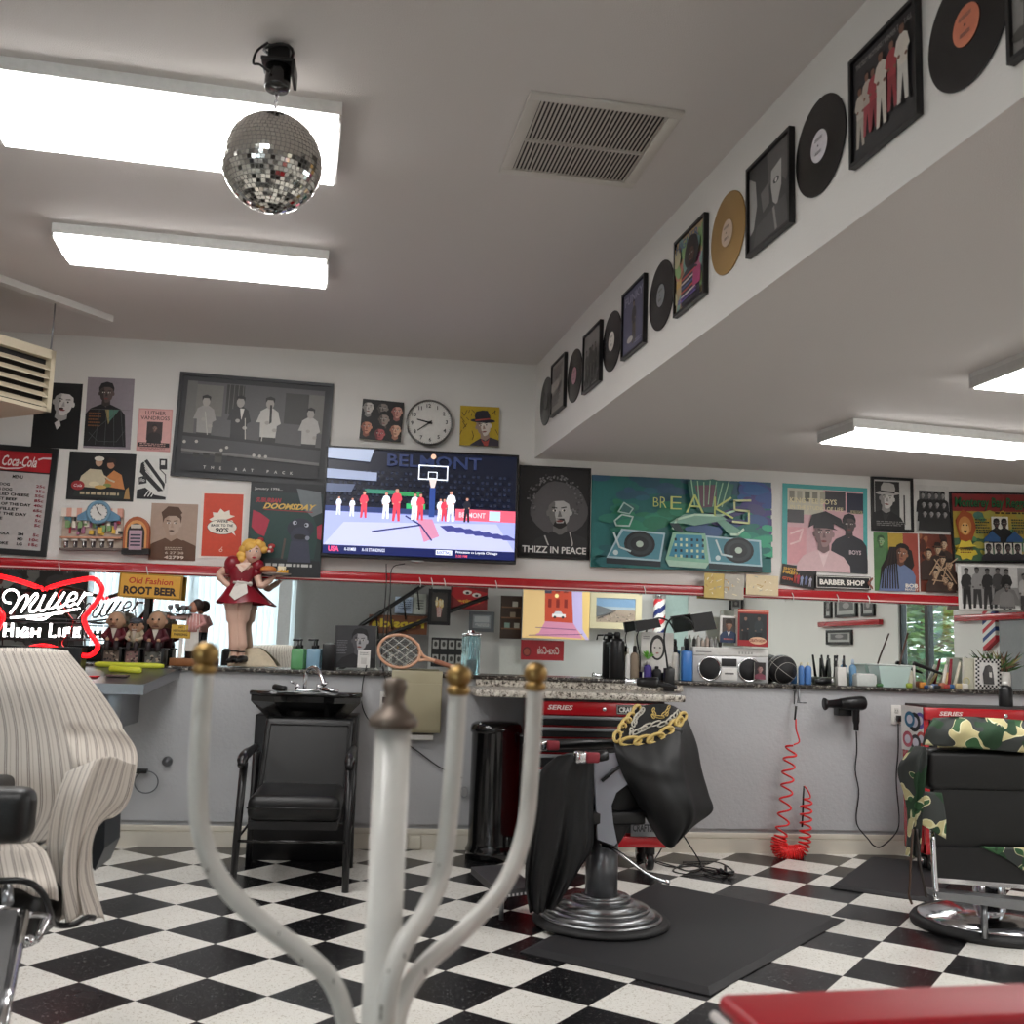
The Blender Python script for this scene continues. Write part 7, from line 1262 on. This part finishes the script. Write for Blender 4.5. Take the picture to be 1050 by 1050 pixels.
m = M(); m.tube([g(622, 580), g(618, 640), g(616, 720), g(612, 790)], .006, BLACK, 8); m.tube([g(575, 240), g(582, 170)], [.006, .008], BLACK, 8); m.build('black_fittings', e)
m = M(); m.tube([g(600, 75, -.02), g(597, 90, -.06), g(594, 155, -.08)], [.006, .007, .009], STEEL, 10); m.tube([g(568, 92, -.02), g(590, 95, -.05)], .004, STEEL, 8); m.tube([g(585, 150, -.08), g(635, 153, -.09)], .005, STEEL, 8); m.tube([g(575, 95, -.002), g(572, 160, -.03)], .003, BLACK, 6); m.box((g(590, 70).x-.008, -.03, g(590, 85).z), (g(590, 70).x+.012, -.001, g(590, 60).z), BLACK, .003); m.build('hook_and_gun', e)
# wall mounted dryer
D = lambda x, y, d: B(700+x/5, 690+y/5, d)
cord = [D(890, 300, -.09), D(893, 400, -.03), D(885, 500, -.02), D(903, 610, -.02), D(890, 730, -.02), D(900, 790, -.03), D(950, 850, -.05), D(980, 885, -.06), B(904, 868, -.06), B(918, 855, -.04), B(922, 840, -.03), B(919, 800, -.02), B(921, 770, -.02), B(921, 742, -.04)]
dryer('hair_dryer', 'black hair dryer hanging on the grey wall by the red hose, cord to the outlet', D(727, 160, -.12), D(915, 155, -.11), D(890, 295, -.1), .045, BLACK, BLACK, cord=cord)
m = M(); p, q = D(800, 180, -.08), D(870, 222, -.08); m.box((p.x, -.08, q.z), (q.x, -.001, p.z), BLACK, .004); tag(m.build('dryer_holder'), 'black wall bracket that holds the hanging hair dryer', 'bracket')
ox, oz = outlet(914, 924.5, 723, 743, 'white outlet on the grey wall left of the right tool chest'); m = M(); m.box((ox-.008, -.05, oz-.04), (ox+.022, -.015, oz-.002), BLACK, .004); tag(m.build('black_plug'), 'black plug in the outlet left of the right tool chest', 'plug')
# cables on the floor
m = M(); fl = lambda x, y, z=.006: Bz(x, y, z)
m.tube([B(683, 862, -.5), B(676, 874, -.5), fl(672, 884), fl(690, 889), fl(715, 888), fl(740, 893), fl(712, 897), fl(690, 893), fl(704, 886), fl(726, 892), fl(745, 897)], .004, BLACK, 6, smooth=90)
m.tube([B(701, 857, -.3), B(708, 868, -.3), fl(718, 884), fl(719, 890), fl(705, 893), fl(690, 888), fl(665, 882), fl(648, 887)], .004, BLACK, 6, smooth=60); m.tube([fl(700, 884), fl(735, 884), fl(752, 894), fl(738, 900), fl(720, 896)], .004, BLACK, 6, smooth=40)
tag(m.build('power_cables'), 'tangle of thin black cables on the floor beside the tool chest', 'cable')
m = M()
for i in range(5): a = i*1.25; c0 = fl(744, 896, .012); m.tube([c0, c0+V((.05*math.cos(a), .06*math.sin(a), .012+.02*(i % 2)))], [.01, .007], BLACK, 8)
tag(m.build('cable_end'), 'small black splayed cable end lying right of the cable tangle', 'cable')
m = M(); a = B(419, 858, -.03); b = B(431, 871, -.03); m.box((a.x, -.03, b.z), (b.x, -.006, a.z), 'd4cfc0', .003); tag(m.build('wall_stub'), 'short cream block on the baseboard between the pole and the bin', 'block')
# mats
def floor_mat_(px, th, label):
    p = [Bz(x, y, 0) for x, y in px]; c = sum(p, V())/4; m = M(); q = [c+(v-c)*.93 for v in p]; lo = [V((v.x, v.y, .001)) for v in p]; mid = [V((v.x, v.y, th*.3)) for v in p]; hi = [V((v.x, v.y, th)) for v in q]
    MT = mat('black_rubber_mat', (38, 38, 40), .55, noise=.12, nscale=8, bump=.2, bscale=300); m.add(lo+mid+hi, [(0, 1, 2, 3), (0, 1, 5, 4), (1, 2, 6, 5), (2, 3, 7, 6), (3, 0, 4, 7), (4, 5, 9, 8), (5, 6, 10, 9), (6, 7, 11, 10), (7, 4, 8, 11), (8, 9, 10, 11)], MT); return tag(m.build('anti_fatigue_mat'), label, 'floor mat')
floor_mat_([(673, 906), (866, 944), (728, 1022), (533, 977)], .016, 'large black rubber mat under the black caped barber chair')
floor_mat_([(893, 880), (990, 890), (955, 926), (851, 911)], .018, 'smaller black rubber mat beside the right barber chair')
# ---------------------------------------------------------------- central barber chair
c0 = Bz(616, 938, .05); O = V((c0.x, c0.y, 0)); ang = math.atan2(-.17, -.98)
T = Matrix.Translation(O) @ Matrix.Rotation(ang, 4, 'Z')      # local x = forward, y = towards the far side... z up
e = thing('barber_chair', 'grey hydraulic barber chair facing left, on the large mat', 'barber chair', O); W_ = GUN
m = M(T); m.lathe([(.30, .018), (.305, .03), (.29, .045)], mat('black_rubber_ring', (26, 26, 27), .6), n=48); m.build('rubber_ring', e)
m = M(T); [m.lathe(q, mat('worn_steel_base', (150, 151, 153), .26, .85, noise=.15, nscale=20), n=56) for q in ([(.27, .045), (.272, .052), (.262, .06)], [(.262, .06), (.215, .082)], [(.215, .082), (.215, .09), (.208, .094)], [(.208, .094), (.13, .118)], [(.13, .118), (.13, .132), (.122, .137)], [(.122, .137), (.075, .14)])]; m.build('base', e)
m = M(T); m.lathe([(.072, .13), (.072, .36), (.05, .365), (.05, .46)], W_, n=36); m.build('column', e)
m = M(T); m.tube([(.03, .05, .36), (-.02, .12, .345), (-.12, .22, .27), (-.2, .28, .24)], [.01, .009, .008, .01], CHROME, 8, smooth=16); m.build('pump_lever', e)
m = M(T); m.box((-.14, -.14, .46), (.16, .16, .52), BLACK, .01); m.box((-.14, -.18, .5), (.17, .1, .58), VINYL, .03, 4); m.build('seat', e)
m = M(T); Tb = Matrix.Rotation(.2, 4, 'Y'); 
m2 = M(T @ Matrix.Translation((-.24, 0, .56)) @ Matrix.Rotation(-.22, 4, 'Y')); m2.box((-.05, -.2, 0), (.02, .08, .33), VINYL, .02, 4); m2.build('backrest', e)
for sg in (1, -1):
    m = M(T); y = .26*sg; m.tube([(.09 if sg > 0 else -.2, y, .77), (.12, y, .765), (.18, y, .76)], [.022, .024, .024], BLACK, 12); m.box((.19, y-.028, .735), (.235, y+.028, .785), CHROME, .01); m.build('armrest', e)
    m = M(T); m.box((.13, y-.027, .738), (.19, y+.027, .782), '8c2a34', .008); m.build('red_arm_inlay', e)
# near-side sculpted steel support panel
ys_ = -1.715
def sil(pts, y0, th, mt, name, par, bev=0):
    m = M(); n = len(pts); f = [B(x, y, y0) for x, y in pts]; b = [p+V((0, th, 0)) for p in f]; m.add(f+b, [tuple(range(n)), tuple(range(n, 2*n))]+[(i, (i+1) % n, n+(i+1) % n, n+i) for i in range(n)], mt); return m.build(name, par)
sil([(610, 774), (640, 772), (650, 782), (651, 797), (645, 803), (632, 813), (627, 826), (629, 845), (633, 864), (630, 867), (613, 861), (611, 820)], -1.86, .03, mat('blue_grey_steel', (160, 166, 176), .35, .45), 'side_panel', e)
m = M(); m.tube([B(617, 801, -1.87), B(630, 790, -1.87), B(640, 783, -1.87)], .008, BLACK, 8); m.build('recline_lever', e)
m = M(T); m.box((.16, -.1, .36), (.2, .1, .5), VINYL, .02); m.tube([(.2, -.1, .42), (.4, -.16, .16)], .012, STEEL); m.build('leg_rest', e)
fp = [B(482, 892, -1.51), B(524, 886, -1.31), B(549, 905, -1.46), B(505, 915, -1.78)]
m = M(); u = [V((-.16, -1.78, 0)), V((-.16, -1.36, 0))]
a, b, c_, d_ = B(483, 889, -1.41), B(512, 914, -1.71), B(549, 909, -1.68), B(520, 886, -1.38)
STL = mat('grey_cast_footplate', (96, 96, 98), .4, .7, noise=.2, nscale=40); solid8(m, [a, b, c_, d_], [p-V((0, 0, .03)) for p in (a, b, c_, d_)], STL); 
for i in range(9): t = (i+.5)/9; p = b.lerp(c_, t); m.box((p.x-.004, p.y-.004, p.z-.028), (p.x+.004, p.y+.0, p.z-.018), 'd0d0d0')
m.tube([B(515, 912, -1.66), V((B(515, 912, -1.66).x, -1.66, .02))], .01, STEEL); m.build('footrest', e)
# black cape on it
CB = mat('black_cape_nylon', (15, 16, 18), .58, noise=.1, nscale=20, bump=.1, bscale=400)
e = thing('barber_cape', 'black barber cape with a printed gold chain, draped over the central chair', 'cape', B(680, 868, -1.66))
m = M(); m.sheet([[(655, 724, -1.54), (672, 722, -1.50), (688, 723, -1.50), (702, 731, -1.52)], [(641, 742, -1.68), (660, 745, -1.71), (690, 748, -1.71), (708, 745, -1.58)], [(630, 763, -1.84), (655, 772, -1.88), (690, 775, -1.84), (716, 765, -1.61)], [(637, 790, -1.88), (660, 800, -1.92), (695, 800, -1.86), (721, 790, -1.62)], [(650, 815, -1.86), (670, 825, -1.91), (705, 822, -1.86), (728, 815, -1.64)], [(665, 842, -1.82), (680, 850, -1.86), (708, 842, -1.82), (731.5, 832, -1.66)], [(677, 862, -1.78), (685, 869, -1.78), (695, 864, -1.76), (712, 847, -1.72)]], CB, 44, 44, .006, lambda u, v: .012*math.sin(9*u+5*v)*min(1, 3*v)+.02*v*math.sin(6.5*u-2*v)+.02*math.exp(-((v-.36-.16*u)/.045)**2)*min(1, 8*u)*max(0, 1-u)+.014*math.exp(-((u-.78+.12*v)/.035)**2)*min(1, 4*v)-.012*math.exp(-((u-.45-.2*v)/.05)**2)*v); G_ = m.grid; m.build('back_drape', e)
m = M(); m.sheet([[(655, 724, -1.54), (672, 722, -1.50), (688, 723, -1.50), (702, 731, -1.52)], [(656, 735, -1.43), (674, 735, -1.38), (690, 735, -1.38), (706, 745, -1.43)], [(660, 790, -1.36), (680, 790, -1.34), (700, 790, -1.34), (718, 790, -1.41)]], CB, 20, 16, .006); m.build('far_drape', e)
m = M(); m.sheet([[(572, 775, -1.86), (585, 772, -1.89), (598, 772, -1.91), (609, 775, -1.88)], [(555, 790, -1.78), (572, 795, -1.86), (592, 795, -1.90), (609, 798, -1.88)], [(546, 820, -1.72), (568, 825, -1.84), (590, 828, -1.90), (609, 830, -1.88)], [(540, 870, -1.72), (562, 870, -1.84), (586, 870, -1.90), (609, 868, -1.88)], [(538, 905, -1.72), (556, 905, -1.80), (578, 902, -1.86), (597, 890, -1.88)], [(543, 936, -1.74), (553, 936, -1.78), (566, 932, -1.82), (580, 918, -1.84)]], CB, 44, 44, .006, lambda u, v: .02*math.sin(15*u+3*v)*min(1, 2*v)+.012*math.sin(31*u)*v); m.build('seat_drape', e)
m = M(); m.sheet([[(570, 775, -1.86), (600, 768, -1.88), (632, 765, -1.88)], [(572, 770, -1.56), (605, 764, -1.56), (640, 760, -1.56)], [(572, 775, -1.26), (600, 768, -1.26), (640, 765, -1.26)]], CB, 16, 12, .006) if 0 else m.sheet([[(635, 800, -1.84), (650, 795, -1.82), (660, 800, -1.78)], [(628, 820, -1.82), (645, 830, -1.80), (660, 830, -1.76)], [(629, 845, -1.82), (640, 845, -1.81), (652, 838, -1.78)], [(634, 866, -1.82), (637, 862, -1.82), (641, 855, -1.80)]], CB, 16, 20, .006); m.build('inner_drape', e)
m = M()
def chain(uv, s, nlk, mt):
    L_ = catmull([V((a, b, 0)) for a, b in uv], 80); P_ = []
    for q in L_:
        i = min(43, max(0, int(q.y*43+.5))); j = min(43, max(0, int(q.x*43+.5))); P_.append(G_[i][j]+V((0, -.009, .002)))
    d = [0]
    for i in range(1, 80): d.append(d[-1]+(P_[i]-P_[i-1]).length)
    for i in range(nlk):
        k = min(range(80), key=lambda x: abs(d[x]-(i+.5)/nlk*d[-1])); p = P_[k]; t = (P_[min(k+4, 79)]-P_[max(k-4, 0)]).normalized(); q = t.cross(V((0, -1, 0))).normalized(); L2 = d[-1]/nlk*.62
        m.tube([p+t*math.cos(a)*L2+q*math.sin(a)*s*.8 for a in [j*PI/8 for j in range(16)]], s*.36, mt, 6, True)
chain([(.03, .02), (.02, .12), (.0, .2), (.0, .31)], .022, 5, GOLDINK); chain([(.97, .04), (.78, .10), (.62, .17), (.42, .24), (.16, .30)], .022, 7, GOLDINK)
chain([(.14, .03), (.12, .12), (.16, .2), (.22, .24)], .011, 8, 'c4c0b4'); chain([(.8, .03), (.62, .1), (.42, .16), (.24, .23)], .011, 9, 'c4c0b4'); chain([(.35, .02), (.36, .07), (.5, .09), (.64, .02)], .007, 9, GOLDINK)
m.build('gold_chain_print', e)
# ---------------------------------------------------------------- right barber chair with camouflage cape
c0 = Bz(1015, 940, .05); O = V((c0.x, c0.y, 0)); e = thing('barber_chair', 'black barber chair with a chrome foot frame at the right edge', 'barber chair', O)
m = M(Matrix.Translation(O)); m.lathe([(.345, .001), (.35, .02), (.335, .04)], mat('black_rubber_ring', (26, 26, 27), .6), n=56); m.build('rubber_ring', e); m = M(Matrix.Translation(O)); m.lathe([(.32, .04), (.31, .055), (.25, .07), (.24, .075), (.16, .1), (.11, .105)], CHROME, n=56); m.build('base', e); m = M(Matrix.Translation(O)); m.lathe([(.07, .1), (.07, .45)], CHROME, n=32); m.build('column', e)
yf = O.y-.22
def pad(name, px, y, d, mt=VINYL, bev=.03):
    a = B(px[0], px[1], y); b = B(px[2], px[3], y); m = M(); m.box((a.x, y, b.z), (b.x, y+d, a.z), mt, bev, 4); return m.build(name, e)
pad('backrest', (951, 768, 1085, 813), yf-.02, .12); pad('lower_back_panel', (957, 806, 1095, 873), yf, .03, bev=.006); pad('seat', (990, 815, 1090, 850), yf+.06, .25)
pad('armrest', (946, 772, 959, 790), yf+.02, .1, BLACK, .02)
m = M(); fr = [(956, 855), (960, 925)]; m.tube([B(956, 850, yf-.03), B(959, 905, yf-.06), B(961, 922, yf-.08)], .012, CHROME, 10, smooth=10); m.build('frame_tube', e)
sil([(958, 869), (1090, 871), (1090, 912), (961, 901)], yf-.02, .03, BLACK, 'leg_panel', e)
sil([(960, 900), (1090, 910), (1090, 915), (961, 905)], yf-.05, .03, CHROME, 'upper_foot_bar', e); sil([(961, 915), (1090, 928), (1090, 940), (963, 922)], yf-.1, .1, STEEL, 'footplate', e)
m = M(); p = B(1009, 925, yf-.06); m.tube([p, V((p.x, p.y, .03))], .014, STEEL, 12); m.build('foot_stem', e)
e = thing('barber_cape', 'green camouflage cape draped over the right barber chair', 'cape', B(940, 880, yf))
yk = yf-.05
m = M(); m.sheet([[(958, 736, yk+.04), (990, 735, yk+.03), (1030, 737, yk+.03), (1085, 742, yk+.04)], [(950, 748, yk), (990, 750, yk-.02), (1030, 752, yk-.02), (1085, 755, yk)], [(947, 764, yk), (985, 766, yk-.01), (1030, 770, yk-.01), (1085, 774, yk)]], CAMO, 30, 14, .008, lambda u, v: .008*math.sin(22*u+4*v)); m.sheet([[(958, 736, yk+.04), (1000, 735, yk+.03), (1085, 742, yk+.04)], [(962, 745, yk+.2), (1000, 745, yk+.2), (1085, 750, yk+.2)], [(962, 775, yk+.22), (1000, 775, yk+.22), (1085, 780, yk+.22)]], CAMO, 16, 10, .006); m.build('top_drape', e)
m = M(); m.sheet([[(935, 766, yk+.1), (942, 765, yk), (950, 766, yk-.03)], [(920, 788, yk+.1), (936, 780, yk-.01), (951, 778, yk-.04)], [(926, 815, yk+.1), (937, 812, yk), (947, 808, yk-.04)], [(931, 845, yk+.08), (936, 845, yk), (944, 845, yk-.03)], [(929, 877, yk+.06), (936, 879, yk), (942, 880, yk-.02)]], CAMO, 18, 36, .006, lambda u, v: .014*math.sin(12*u+3*v)); m.build('side_drape', e)
m = M(); m.sheet([[(944, 811, yk-.02), (955, 812, yk-.02), (966, 813, yk-.0)], [(942, 830, yk-.02), (957, 835, yk-.03), (970, 838, yk-.0)], [(940, 842, yk-.02), (956, 852, yk-.03), (970, 860, yk-.0)]], CAMO, 14, 16, .006); m.sheet([[(1005, 868, yk+.02), (1040, 869, yk+.02), (1090, 870, yk+.02)], [(1030, 880, yk+.02), (1055, 884, yk+.02), (1090, 888, yk+.02)], [(1048, 892, yk+.02), (1065, 895, yk+.02), (1090, 899, yk+.02)]], CAMO, 16, 10, .006); m.build('lower_drape', e)
m = M(); m.tube([B(936, 850, yk-.03), B(934, 880, yk-.04), B(933, 905, yk-.04), B(932, 918, yk-.03), B(935, 927, yk-.03)], .005, '4c382c', 6, smooth=20); m.tube([B(940, 850, yk-.03), B(943, 885, yk-.04), B(947, 905, yk-.04), B(950, 920, yk-.04)], .006, '2c2420', 6, smooth=20); m.build('tie_strings', e)
# ---------------------------------------------------------------- left chair with the pinstripe cape
e = thing('barber_chair', 'black barber chair at the left edge, facing the viewer under a pinstripe cape', 'barber chair', (-1.6, -3.55, 0))
m = M(); m.box((-2.1, -3.36, .62), (-1.44, -3.24, 1.115), VINYL, .04, 4); m.build('backrest', e)
m = M(); q = B(132, 795, -3.4); m.box((q.x-.16, -3.44, q.z-.1), (q.x-.012, -3.3, q.z-.01), VINYL, .03, 3); m.build('armrest', e)
sil([(92, 842), (108, 838), (107, 870), (97, 893), (90, 880)], -3.45, .16, mat('dark_slate_vinyl', (52, 58, 64), .35), 'side_shell', e)
m = M(); a = B(33, 809, -3.95); b = B(33, 866, -3.95); m.box((a.x-.4, -3.97, b.z), (a.x, -3.88, a.z), VINYL, .03, 4); m.box((a.x-.4, -3.9, b.z+.02), (a.x-.14, -3.62, a.z-.01), VINYL, .02, 3); m.build('armrest', e)
m = M(); s1 = B(54, 905, -3.9); m.box((s1.x-.6, -3.90, s1.z-.15), (s1.x-.03, -3.62, s1.z-.03), VINYL, .035, 4); m.build('seat', e)
m = M(); m.lathe([(.33, .001), (.34, .02), (.3, .05), (.12, .1), (.08, .12), (.08, .55)], CHROME, (-1.6, -3.6, 0), 40); m.build('base', e)
lr = [B(-30, 928, -4.1), B(18, 932, -4.1), B(-4, 1056, -4.6), B(-60, 1056, -4.6)]; m = M(); solid8(m, lr, [p+V((0, .05, -.05)) for p in lr], VINYL); m.build('leg_rest', e)
m = M(); m.tube([B(26, 937, -4.1), B(18, 975, -4.25), B(10, 1015, -4.4), B(0, 1060, -4.6)], .009, CHROME, 10); m.tube([B(20, 935, -4.1), B(-30, 928, -4.1)], .007, CHROME, 8); m.tube([B(27, 938, -4.1), B(40, 938, -4.0), B(48, 940, -3.95)], .007, CHROME, 8, smooth=8); m.tube([B(48, 940, -3.95), B(38, 962, -4.0), B(28, 965, -4.05)], [.012, .01, .012], CHROME, 8, smooth=8); m.tube([B(8, 926, -4.0), B(7, 905, -3.95)], .012, STEEL); m.build('chrome_frame', e)
m = M(); sl = [B(-30, 932, -4.1), B(16, 934, -4.1), B(12, 948, -4.16), B(-34, 946, -4.16)]; m.add([p-V((0, .005, -.004)) for p in sl], [(0, 1, 2, 3)], '505458'); m.build('grey_step_strip', e)
e = thing('barber_cape', 'cream pinstripe barber cape over the left chair', 'cape', B(80, 945, -3.6))
m = M(); m.sheet([[(-90, 670, -3.36), (-20, 668, -3.40), (40, 668, -3.40), (69, 668, -3.36)], [(-90, 700, -3.42), (-10, 700, -3.46), (55, 702, -3.46), (98, 703, -3.38)], [(-90, 745, -3.42), (0, 745, -3.48), (70, 745, -3.50), (125, 743, -3.38)], [(-90, 790, -3.42), (0, 790, -3.50), (80, 795, -3.56), (141, 784, -3.42)], [(-90, 830, -3.44), (0, 835, -3.52), (78, 830, -3.58), (127, 829, -3.48)], [(-90, 866, -3.46), (0, 868, -3.54), (50, 862, -3.58), (106, 842, -3.52)]], STRIPE, 60, 44, .006, lambda u, v: .006*math.sin(20*u)*v+(.016*math.sin(26*v-9*u) if u > .65 and v > .4 else 0)); m.build('back_drape', e)
m = M(); m.sheet([[(69, 668, -3.36), (40, 668, -3.40), (-20, 668, -3.40), (-90, 670, -3.36)], [(72, 676, -3.24), (40, 672, -3.2), (-20, 672, -3.2), (-90, 674, -3.2)], [(95, 760, -3.24), (40, 760, -3.2), (-20, 760, -3.2), (-90, 760, -3.2)]], STRIPE, 20, 14, .006); m.build('rear_drape', e)
m = M(); m.sheet([[(68, 792, -3.66), (90, 782, -3.68), (112, 776, -3.64), (138, 784, -3.5)], [(56, 825, -3.68), (78, 815, -3.74), (100, 812, -3.68), (128, 822, -3.56)], [(50, 862, -3.70), (68, 860, -3.76), (85, 855, -3.72), (97, 852, -3.62)], [(53, 900, -3.70), (66, 902, -3.78), (80, 900, -3.72), (92, 895, -3.64)], [(57, 946, -3.70), (72, 944, -3.76), (88, 940, -3.72), (106, 946, -3.64)]], STRIPE, 40, 44, .006, lambda u, v: .022*math.sin(16*u+2.5*v)*(.3+v)); m.build('side_drape', e)
m = M(); m.sheet([[(-60, 866, -3.6), (0, 866, -3.62), (34, 864, -3.64)], [(-60, 878, -3.8), (0, 874, -3.82), (46, 876, -3.80)], [(-60, 905, -3.93), (5, 902, -3.95), (56, 906, -3.90)], [(-60, 912, -3.95), (5, 910, -3.97), (58, 925, -3.90)]], STRIPE, 30, 20, .006, lambda u, v: .01*math.sin(18*u)); m.build('seat_drape', e)
m = M(); m.tube([B(-30, 908, -3.97), B(5, 903, -3.98), B(30, 905, -3.97), B(45, 918, -3.95), B(52, 938, -3.9), B(58, 948, -3.8), B(75, 948, -3.79), B(88, 941, -3.77), B(96, 941, -3.72)], .007, BLACK, 8, smooth=50); m.build('black_hem', e)
# ---------------------------------------------------------------- foreground: white hooked stand and red booth back
YS = -5.16; WP = mat('chipped_white_paint', (206, 204, 198), .3, noise=.14, nscale=26); s_ = lambda x, y, d=0: B(x, y, YS+d)
e = thing('coat_stand', 'white metal stand with upswept arms in the foreground', 'stand', V((s_(386, 1100).x, YS, .0)))
pc = V((s_(396, 900).x, YS, 0)); zt = s_(402, 742).z
m = M(); m.tube([(pc.x, YS, 0), (pc.x, YS, zt)], .0205, WP, 24); m.build('pole', e)
m = M(); r_ = .0205; k = .72; m.lathe([(r_*1.35, zt-.004), (r_*1.4, zt+.004), (r_*1.15, zt+.011), (r_*.7, zt+.018), (r_*.55, zt+.03), (r_*.62, zt+.036), (r_*.7, zt+.042), (r_*.62, zt+.05), (r_*.3, zt+.052)], mat('tarnished_pewter', (110, 98, 88), .45, .6, noise=.2, nscale=60), (pc.x, YS, 0), 28); m.build('finial', e)
rub = mat('paint_chips', (92, 82, 72), .6)
for pts, nm in (([(210, 684, .0), (206, 740, .0), (203, 810, 0), (208, 860, 0), (228, 905, 0), (268, 945, 0), (312, 978, 0), (342, 1010, .0), (358, 1060, .0), (372, 1130, 0)], 'hook_arm'), ([(470, 706, .02), (466, 770, .02), (460, 840, .02), (452, 895, .01), (436, 935, -.02), (414, 968, -.05), (400, 1010, -.07), (394, 1070, -.07), (392, 1130, -.04)], 'hook_arm'), ([(549, 702, .12), (545, 780, .12), (538, 850, .12), (518, 905, .1), (480, 950, .07), (440, 985, .03), (415, 1020, .0), (402, 1070, -.02), (396, 1130, -.01)], 'hook_arm')):
    m = M(); P_ = [s_(*p) for p in pts]; m.tube(P_, .0108, WP, 16, smooth=60); a = m.build(nm, e)
    t = P_[0]; m = M(); m.lathe([(.011, -.008), (.0145, -.004), (.013, .002), (.008, .004)], BRASS, t, 20); m.sph(t+V((0, 0, .0145)), (.0155, .0155, .0145), BRASS, 20, 12); m.build('brass_knob', a)
    R = random.Random(len(P_)); m = M(); C_ = catmull(P_, 60)
    for i in range(7): k = R.randrange(4, 50); p = C_[k]+V((R.uniform(-.006, .006), -.0085, 0)); m.sph(p, (.0016, .0022, .0045), rub, 6, 5)
    m.build('paint_chips', a)
a = B(722, 1022, -5.22); top = lambda x, y: B(x, y, -5.22)
e = thing('booth_seat', 'red vinyl booth back with white piping at the bottom right corner', 'seat', (a.x+.2, -5.4, 0))
z1 = B(735, 1018, -5.22).z; x0 = B(724, 1020, -5.22).x; bdir = (Bz(1050, 1006, z1)-Bz(735, 1018, z1)); bdir.z = 0; bdir.normalize(); nrm = V((bdir.y, -bdir.x, 0)); o = Bz(735, 1018, z1)
T = Matrix(((bdir.x, -nrm.x, 0, o.x), (bdir.y, -nrm.y, 0, o.y), (0, 0, 1, 0), (0, 0, 0, 1))); RV = mat('red_vinyl', (168, 20, 34), .38, noise=.06, nscale=30, bump=.08, bscale=350)
m = M(T); m.box((0, -.105, z1-.02), (1.3, .0, z1), RV, .009, 4); m.build('top_cushion', e); m = M(T); m.tube([(-.003, -.106, z1-.024), (.04, -.108, z1-.024), (1.3, -.108, z1-.024)], .0055, 'e0dcd8', 8); m.tube([(-.003, -.106, z1-.024), (-.003, 0, z1-.024)], .0055, 'e0dcd8', 8); m.build('white_piping', e); m = M(T); m.box((.006, -.1, .1), (1.3, -.005, z1-.026), RV, .01); m.build('back_panel', e)
m = M(T); m.box((.0, -.1, 0), (1.3, -.01, .1), BLACK); m.build('plinth', e)
